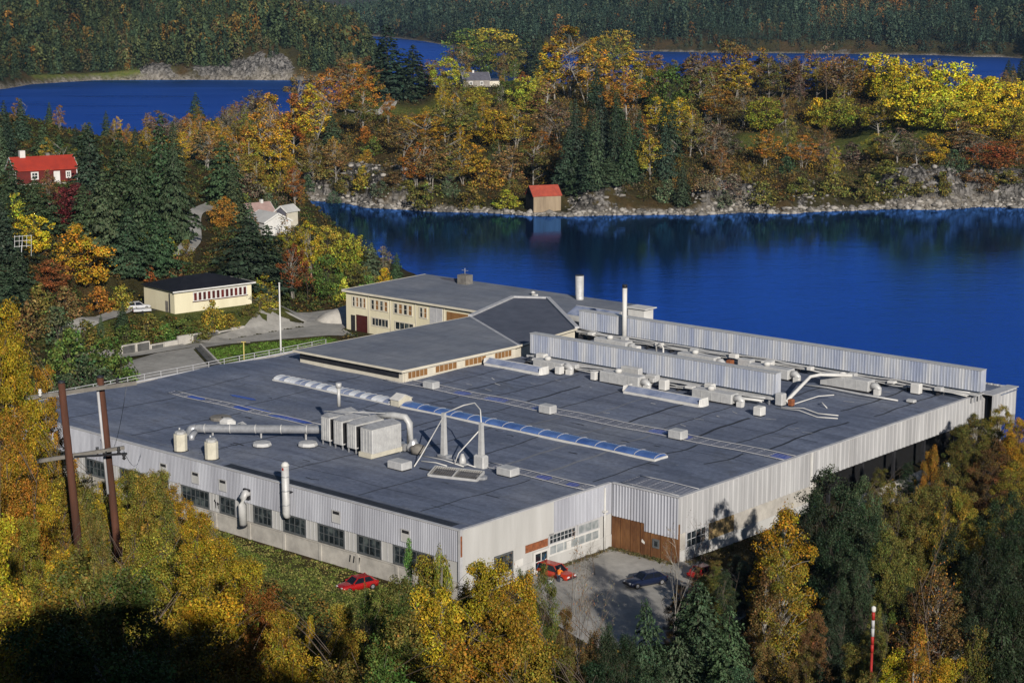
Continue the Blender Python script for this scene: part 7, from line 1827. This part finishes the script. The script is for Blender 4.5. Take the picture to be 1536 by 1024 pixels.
P = np.stack([x, y], 1); d = sdf(P, LAND_NEAR); ok = (d > 14) & (np.hypot(x + 14, y - 800) > 22) & ~((np.abs(x + 40) < 16) & (y > 690) & (y < 800)); x, y = x[ok], y[ok]
scatter('thicket', 'tangled brown and olive saplings filling the wood between the peninsula trees', x, y, 2.1, 4.2, 56, .38,
        [(.15, .10, .036), (.16, .12, .03), (.21, .115, .024), (.075, .095, .03), (.27, .18, .026), (.13, .10, .065)], [4, 4, 2.5, 2.5, 2, 2], 37)
# low scrub on the meadow and the cliff foot
y = g.uniform(560, 690, 5200); x = g.uniform(.07, .30, 5200) * y
x, y = keep_off(x, y, [MEADOWS[4][0]], 1)
P = np.stack([x, y], 1); dd = sdf(P, LAND_NEAR); ok = (dd > 2.5) & ((dd > 13) | (fbm(x / 8, y / 8) > -.05)); x, y = x[ok], y[ok]
scatter('undergrowth', 'pale dry scrub and grass tufts between meadow and shore cliff', x, y, 1.1, .9, 15, .38, [(.12, .10, .035), (.065, .07, .02), (.14, .10, .05), (.09, .065, .04)], [3, 3, 2, 3], 32)
# left woods floor
y = g.uniform(262, 560, 9000); x = g.uniform(-.33, -.085, 9000) * y
x, y = keep_off(x, y, [FLATS[3][0], FLATS[2][0], FLATS[0][0], FLATS[4][0]], 1.0)
# keep the road and lane clear
for pts, w_ in (([fw(-127, 66), fw(-128.5, 48), fw(-134, 47), (-77, 306), (-73, 318), (-70.5, 330)], 3.5), ([(-68, 372), (-69, 395), (-72, 412), (-75, 430), (-74, 450)], 3.2)):
    for p, q in zip(pts, pts[1:]):
        p, q = np.array(p), np.array(q); e = q - p; t = np.clip(((x - p[0]) * e[0] + (y - p[1]) * e[1]) / (e @ e), 0, 1)
        ok = np.hypot(x - p[0] - t * e[0], y - p[1] - t * e[1]) > w_; x, y = x[ok], y[ok]
P = np.stack([x, y], 1); ok = sdf(P, LAND_NEAR) > 3; x, y = x[ok], y[ok]
scatter('undergrowth', 'brown fern, grass and bramble below the trees of the left-hand woods', x, y, 1.3, 1.2, 20, .46,
        [(.05, .06, .018), (.10, .07, .02), (.06, .085, .02), (.035, .045, .016), (.15, .085, .02)], [3, 3, 3, 3, 1], 33)
# slope below the viewpoint
y = g.uniform(24, 205, 9000); x = g.uniform(-.33, .36, 9000) * np.maximum(y, 60)
P = np.stack([x, y], 1)
ab_b = (P - FO) @ EB; ab_a = -(P - FO) @ EA
ok = (sdf(P, FLATS[1][0]) < -1.5) & ~((ab_b > -13) & (ab_a > -84) & (ab_a < 1)) & ~((ab_b > 3) & (ab_a < 12.5)) & (np.hypot(x, y) > 26)
x, y = x[ok], y[ok]
scatter('undergrowth', 'dark tangled undergrowth on the slope below the viewpoint', x, y, 1.1, 1.3, 46, .24,
        [(.045, .05, .014), (.10, .07, .018), (.07, .075, .018), (.16, .09, .016), (.03, .04, .014)], [3, 3, 3, 2, 2], 34)
# grass on the bank below the long wall
a_ = g.uniform(-72, 0, 5200); b_ = -g.uniform(.4, 24, 5200) ; p = FO[None] - EA[None] * a_[:, None] + EB[None] * b_[:, None]
scatter('grass', 'rough green and straw-coloured grass on the bank below the long wall', p[:, 0], p[:, 1], .6, .16, 13, .22, [(.12, .16, .030), (.17, .18, .045), (.23, .19, .06), (.10, .11, .03)], [4, 4, 2, 2], 35)
p = [np.array(fw(a, b)) for a, b in zip(g.uniform(-123, -88, 3000), g.uniform(52, 89, 3000))]; p = np.array(p)
ok = sdf(p, MEADOWS[1][0]) > .3; p = p[ok]
scatter('grass', 'small bright green lawn between factory roof edge and grey yard', p[:, 0], p[:, 1], .6, .25, 16, .26, [(.085, .16, .022), (.11, .19, .03)], [3, 2], 36)

# weeds along the wall feet of the yard
wa = [(a, 24.1 - abs(g.normal()) * .4) for a in g.uniform(.8, 9, 160)] + [(.45 + abs(g.normal()) * .3, b) for b in g.uniform(15, 24, 120)] + [(9.7 + abs(g.normal()) * .6, b) for b in g.uniform(25, 48, 260)]
p = np.array([fw(a, b) for a, b in wa])
scatter('weeds', 'dry weeds and litter along the foot of the yard walls', p[:, 0], p[:, 1], .32, .35, 14, .14, [(.12, .10, .04), (.07, .08, .025), (.16, .12, .06)], [3, 2, 2], 38)

def rubble():
    import bmesh
    g = np.random.default_rng(51)
    bm = bmesh.new(); bmesh.ops.create_icosphere(bm, subdivisions=1, radius=1.0); bm.verts.ensure_lookup_table()
    U = np.array([v.co for v in bm.verts]); Fc = np.array([[v.index for v in f.verts] for f in bm.faces]); bm.free()
    y = g.uniform(540, 600, 26000); x = g.uniform(-.135, .31, 26000) * y
    d = sdf(np.stack([x, y], 1), LAND_NEAR); rz = rock_zone(x, y, np.maximum(d, 0))
    ok = (d > -.6) & ((d < 2.6) | ((rz > .3) & (d < 15) & (g.random(len(x)) < .16))); x, y, d = x[ok][:2400], y[ok][:2400], d[ok][:2400]
    z = np.maximum(H(x, y), 0); n = len(x)
    sz = np.minimum(np.exp(g.normal(size=n) * .5) * .44, 1.1)
    S = sz[:, None] * np.stack([g.uniform(.8, 1.6, n), g.uniform(.8, 1.4, n), g.uniform(.5, 1.0, n)], 1)
    a = g.random(n) * 6.28; ca, sa = np.cos(a), np.sin(a)
    W = U[None] * (1 + g.normal(size=(n, len(U), 1)) * .20) * S[:, None]
    V = np.stack([W[..., 0] * ca[:, None] - W[..., 1] * sa[:, None] + x[:, None], W[..., 0] * sa[:, None] + W[..., 1] * ca[:, None] + y[:, None], W[..., 2] + z[:, None] + .1 * sz[:, None]], -1)
    Q = (Fc[None] + (np.arange(n) * len(U))[:, None, None]).reshape(-1, 3)
    t = np.array([.30, .28, .255])[None] * g.uniform(.45, 1.35, (n, 1)) * np.where(g.random((n, 1)) < .25, .5, 1)
    me = np_mesh('rubble', V.reshape(-1, 3), Q, [MAT['scatter']], np.repeat(t, len(U), 0))
    o = link(bpy.data.objects.new('rubble', me)); o['kind'] = 'stuff'; o['label'] = 'grey boulders and broken rock along the peninsula shore'
rubble()

def far_wood(name, label, X, Y, hmin, hmax, cols, probs, n_per, seed, conif=.75):
    g = np.random.default_rng(seed)
    Z = H(X, Y); ok = Z > 1.6; X, Y, Z = X[ok], Y[ok], Z[ok]; n = len(X)
    patch = fbm(X / 70, Y / 110, 3) + .5 * fbm(X / 22 + 9, Y / 30, 2)
    keep = (fbm(X / 45 + 40, Y / 70, 3) > -.52) | (g.random(n) < .3)
    X, Y, Z, patch = X[keep], Y[keep], Z[keep], patch[keep]; n = len(X)
    h = g.uniform(hmin, hmax, n) * np.clip(1 + .7 * fbm(X / 60, Y / 80, 2), .5, 1.5) * (.6 + .8 * g.random(n) ** 1.5)
    ci = g.choice(len(cols), n, p=np.array(probs) / sum(probs))
    leafy = (patch > .42) & (g.random(n) < .5); ci = np.where(leafy, g.integers(3, len(cols), n), ci)
    base = np.array(cols)[ci] * (.65 + .7 * g.random((n, 1))) * (1 + .5 * np.clip(patch, -.6, .6))[:, None]
    con = (ci < 3)
    idx = np.repeat(np.arange(n), n_per); m = len(idx)
    t = g.random(m) ** np.where(con[idx], 1.45, .9)
    zr = h[idx] * (.06 + .94 * t)
    r0 = h[idx] * np.where(con[idx], .24 * (1 - t) ** .9 + .015, .36 * np.sqrt(np.maximum(0, 1 - (1.7 * t - .75) ** 2)))
    a = g.random(m) * 6.283; q = np.sqrt(g.random(m)) 
    P = np.stack([X[idx] + np.cos(a) * r0 * q, Y[idx] + np.sin(a) * r0 * q, Z[idx] + zr - .2 * r0 * q], 1)
    N = unit(np.stack([np.cos(a), np.sin(a), .9 + 0 * a], 1) + g.normal(size=(m, 3)) * .45)
    A = np.stack([np.cos(a), np.sin(a), -.6 + 0 * a], 1) + g.normal(size=(m, 3)) * .4
    V = cards(P, N, h[idx] * (.085 + .07 * g.random(m)), .6, g, A)
    tt = base[idx] * (1 + g.normal(size=(m, 1)) * .22)
    me = np_mesh(name, V, np.arange(len(V)).reshape(-1, 4), [MAT['scatter']], np.repeat(np.clip(tt, .004, 1), 4, 0))
    o = link(bpy.data.objects.new(name, me)); o['kind'] = 'stuff'; o['label'] = label; return o

def on_land(X, Y, poly, dmin):
    d = sdf(np.stack([X, Y], 1), poly); ok = d > dmin; return X[ok], Y[ok], d[ok]
N_ = 15000
y = g.uniform(1200, 2100, N_); x = g.uniform(-.33, -.07, N_) * y
x, y, d = on_land(x, y, LAND_LEFT, 5)
px = 768 + FPX * x / y
cliffy = (px > 215) & (px < 440) & (d < 13) & (g.random(len(x)) < .75)
glade = (px > 40) & (px < 170) & (d < 9)
ok = ~cliffy & ~glade; x, y = x[ok], y[ok]
far_wood('forest', 'dense dark spruce wood with scattered autumn trees on the hill across the upper lake', x, y, 8, 17, [(.034, .056, .028), (.044, .068, .032), (.056, .080, .034), (.075, .088, .030), (.17, .11, .026), (.22, .11, .022), (.10, .08, .036)], [5, 5, 4, 3, .5, .25, .9], 120, 41)
N_ = 26000
y = 1620 + 1700 * g.random(N_) ** 1.3; x = g.uniform(-.12, .31, N_) * y
x, y, d = on_land(x, y, LAND_FAR, 6)
bandk = np.abs(y - (2010 + .04 * x)) < 5
far_wood('forest', 'blue-green spruce wood covering the far shore beyond the channel', x, y, 10, 22, [(.030, .056, .036), (.038, .064, .042), (.046, .072, .044), (.060, .078, .040), (.13, .085, .03), (.17, .08, .022)], [6, 6, 4, 1.5, .35, .15], 60, 42)
print('trees', len(TREES), 'meshes', len(bpy.data.meshes))
# ------------------------------------------------------------------ the air
def haze():
    m = bpy.data.materials.new('haze'); m.use_nodes = True
    t = m.node_tree; t.nodes.clear()
    out = t.nodes.new('ShaderNodeOutputMaterial'); v = t.nodes.new('ShaderNodeVolumePrincipled')
    v.inputs['Color'].default_value = (0.42, 0.66, 1.0, 1); v.inputs['Density'].default_value = HAZE; v.inputs['Anisotropy'].default_value = 0.0
    t.links.new(v.outputs['Volume'], out.inputs['Volume'])
    mb = MB(); mb.box(-4200, 4200, -420, 6600, -12, 330)
    o = mb.build('haze', [m]); o['kind'] = 'stuff'; o['label'] = 'thin bluish autumn haze over the whole valley'
HAZE = 0.00003
haze()
SC.cycles.volume_bounces = 0
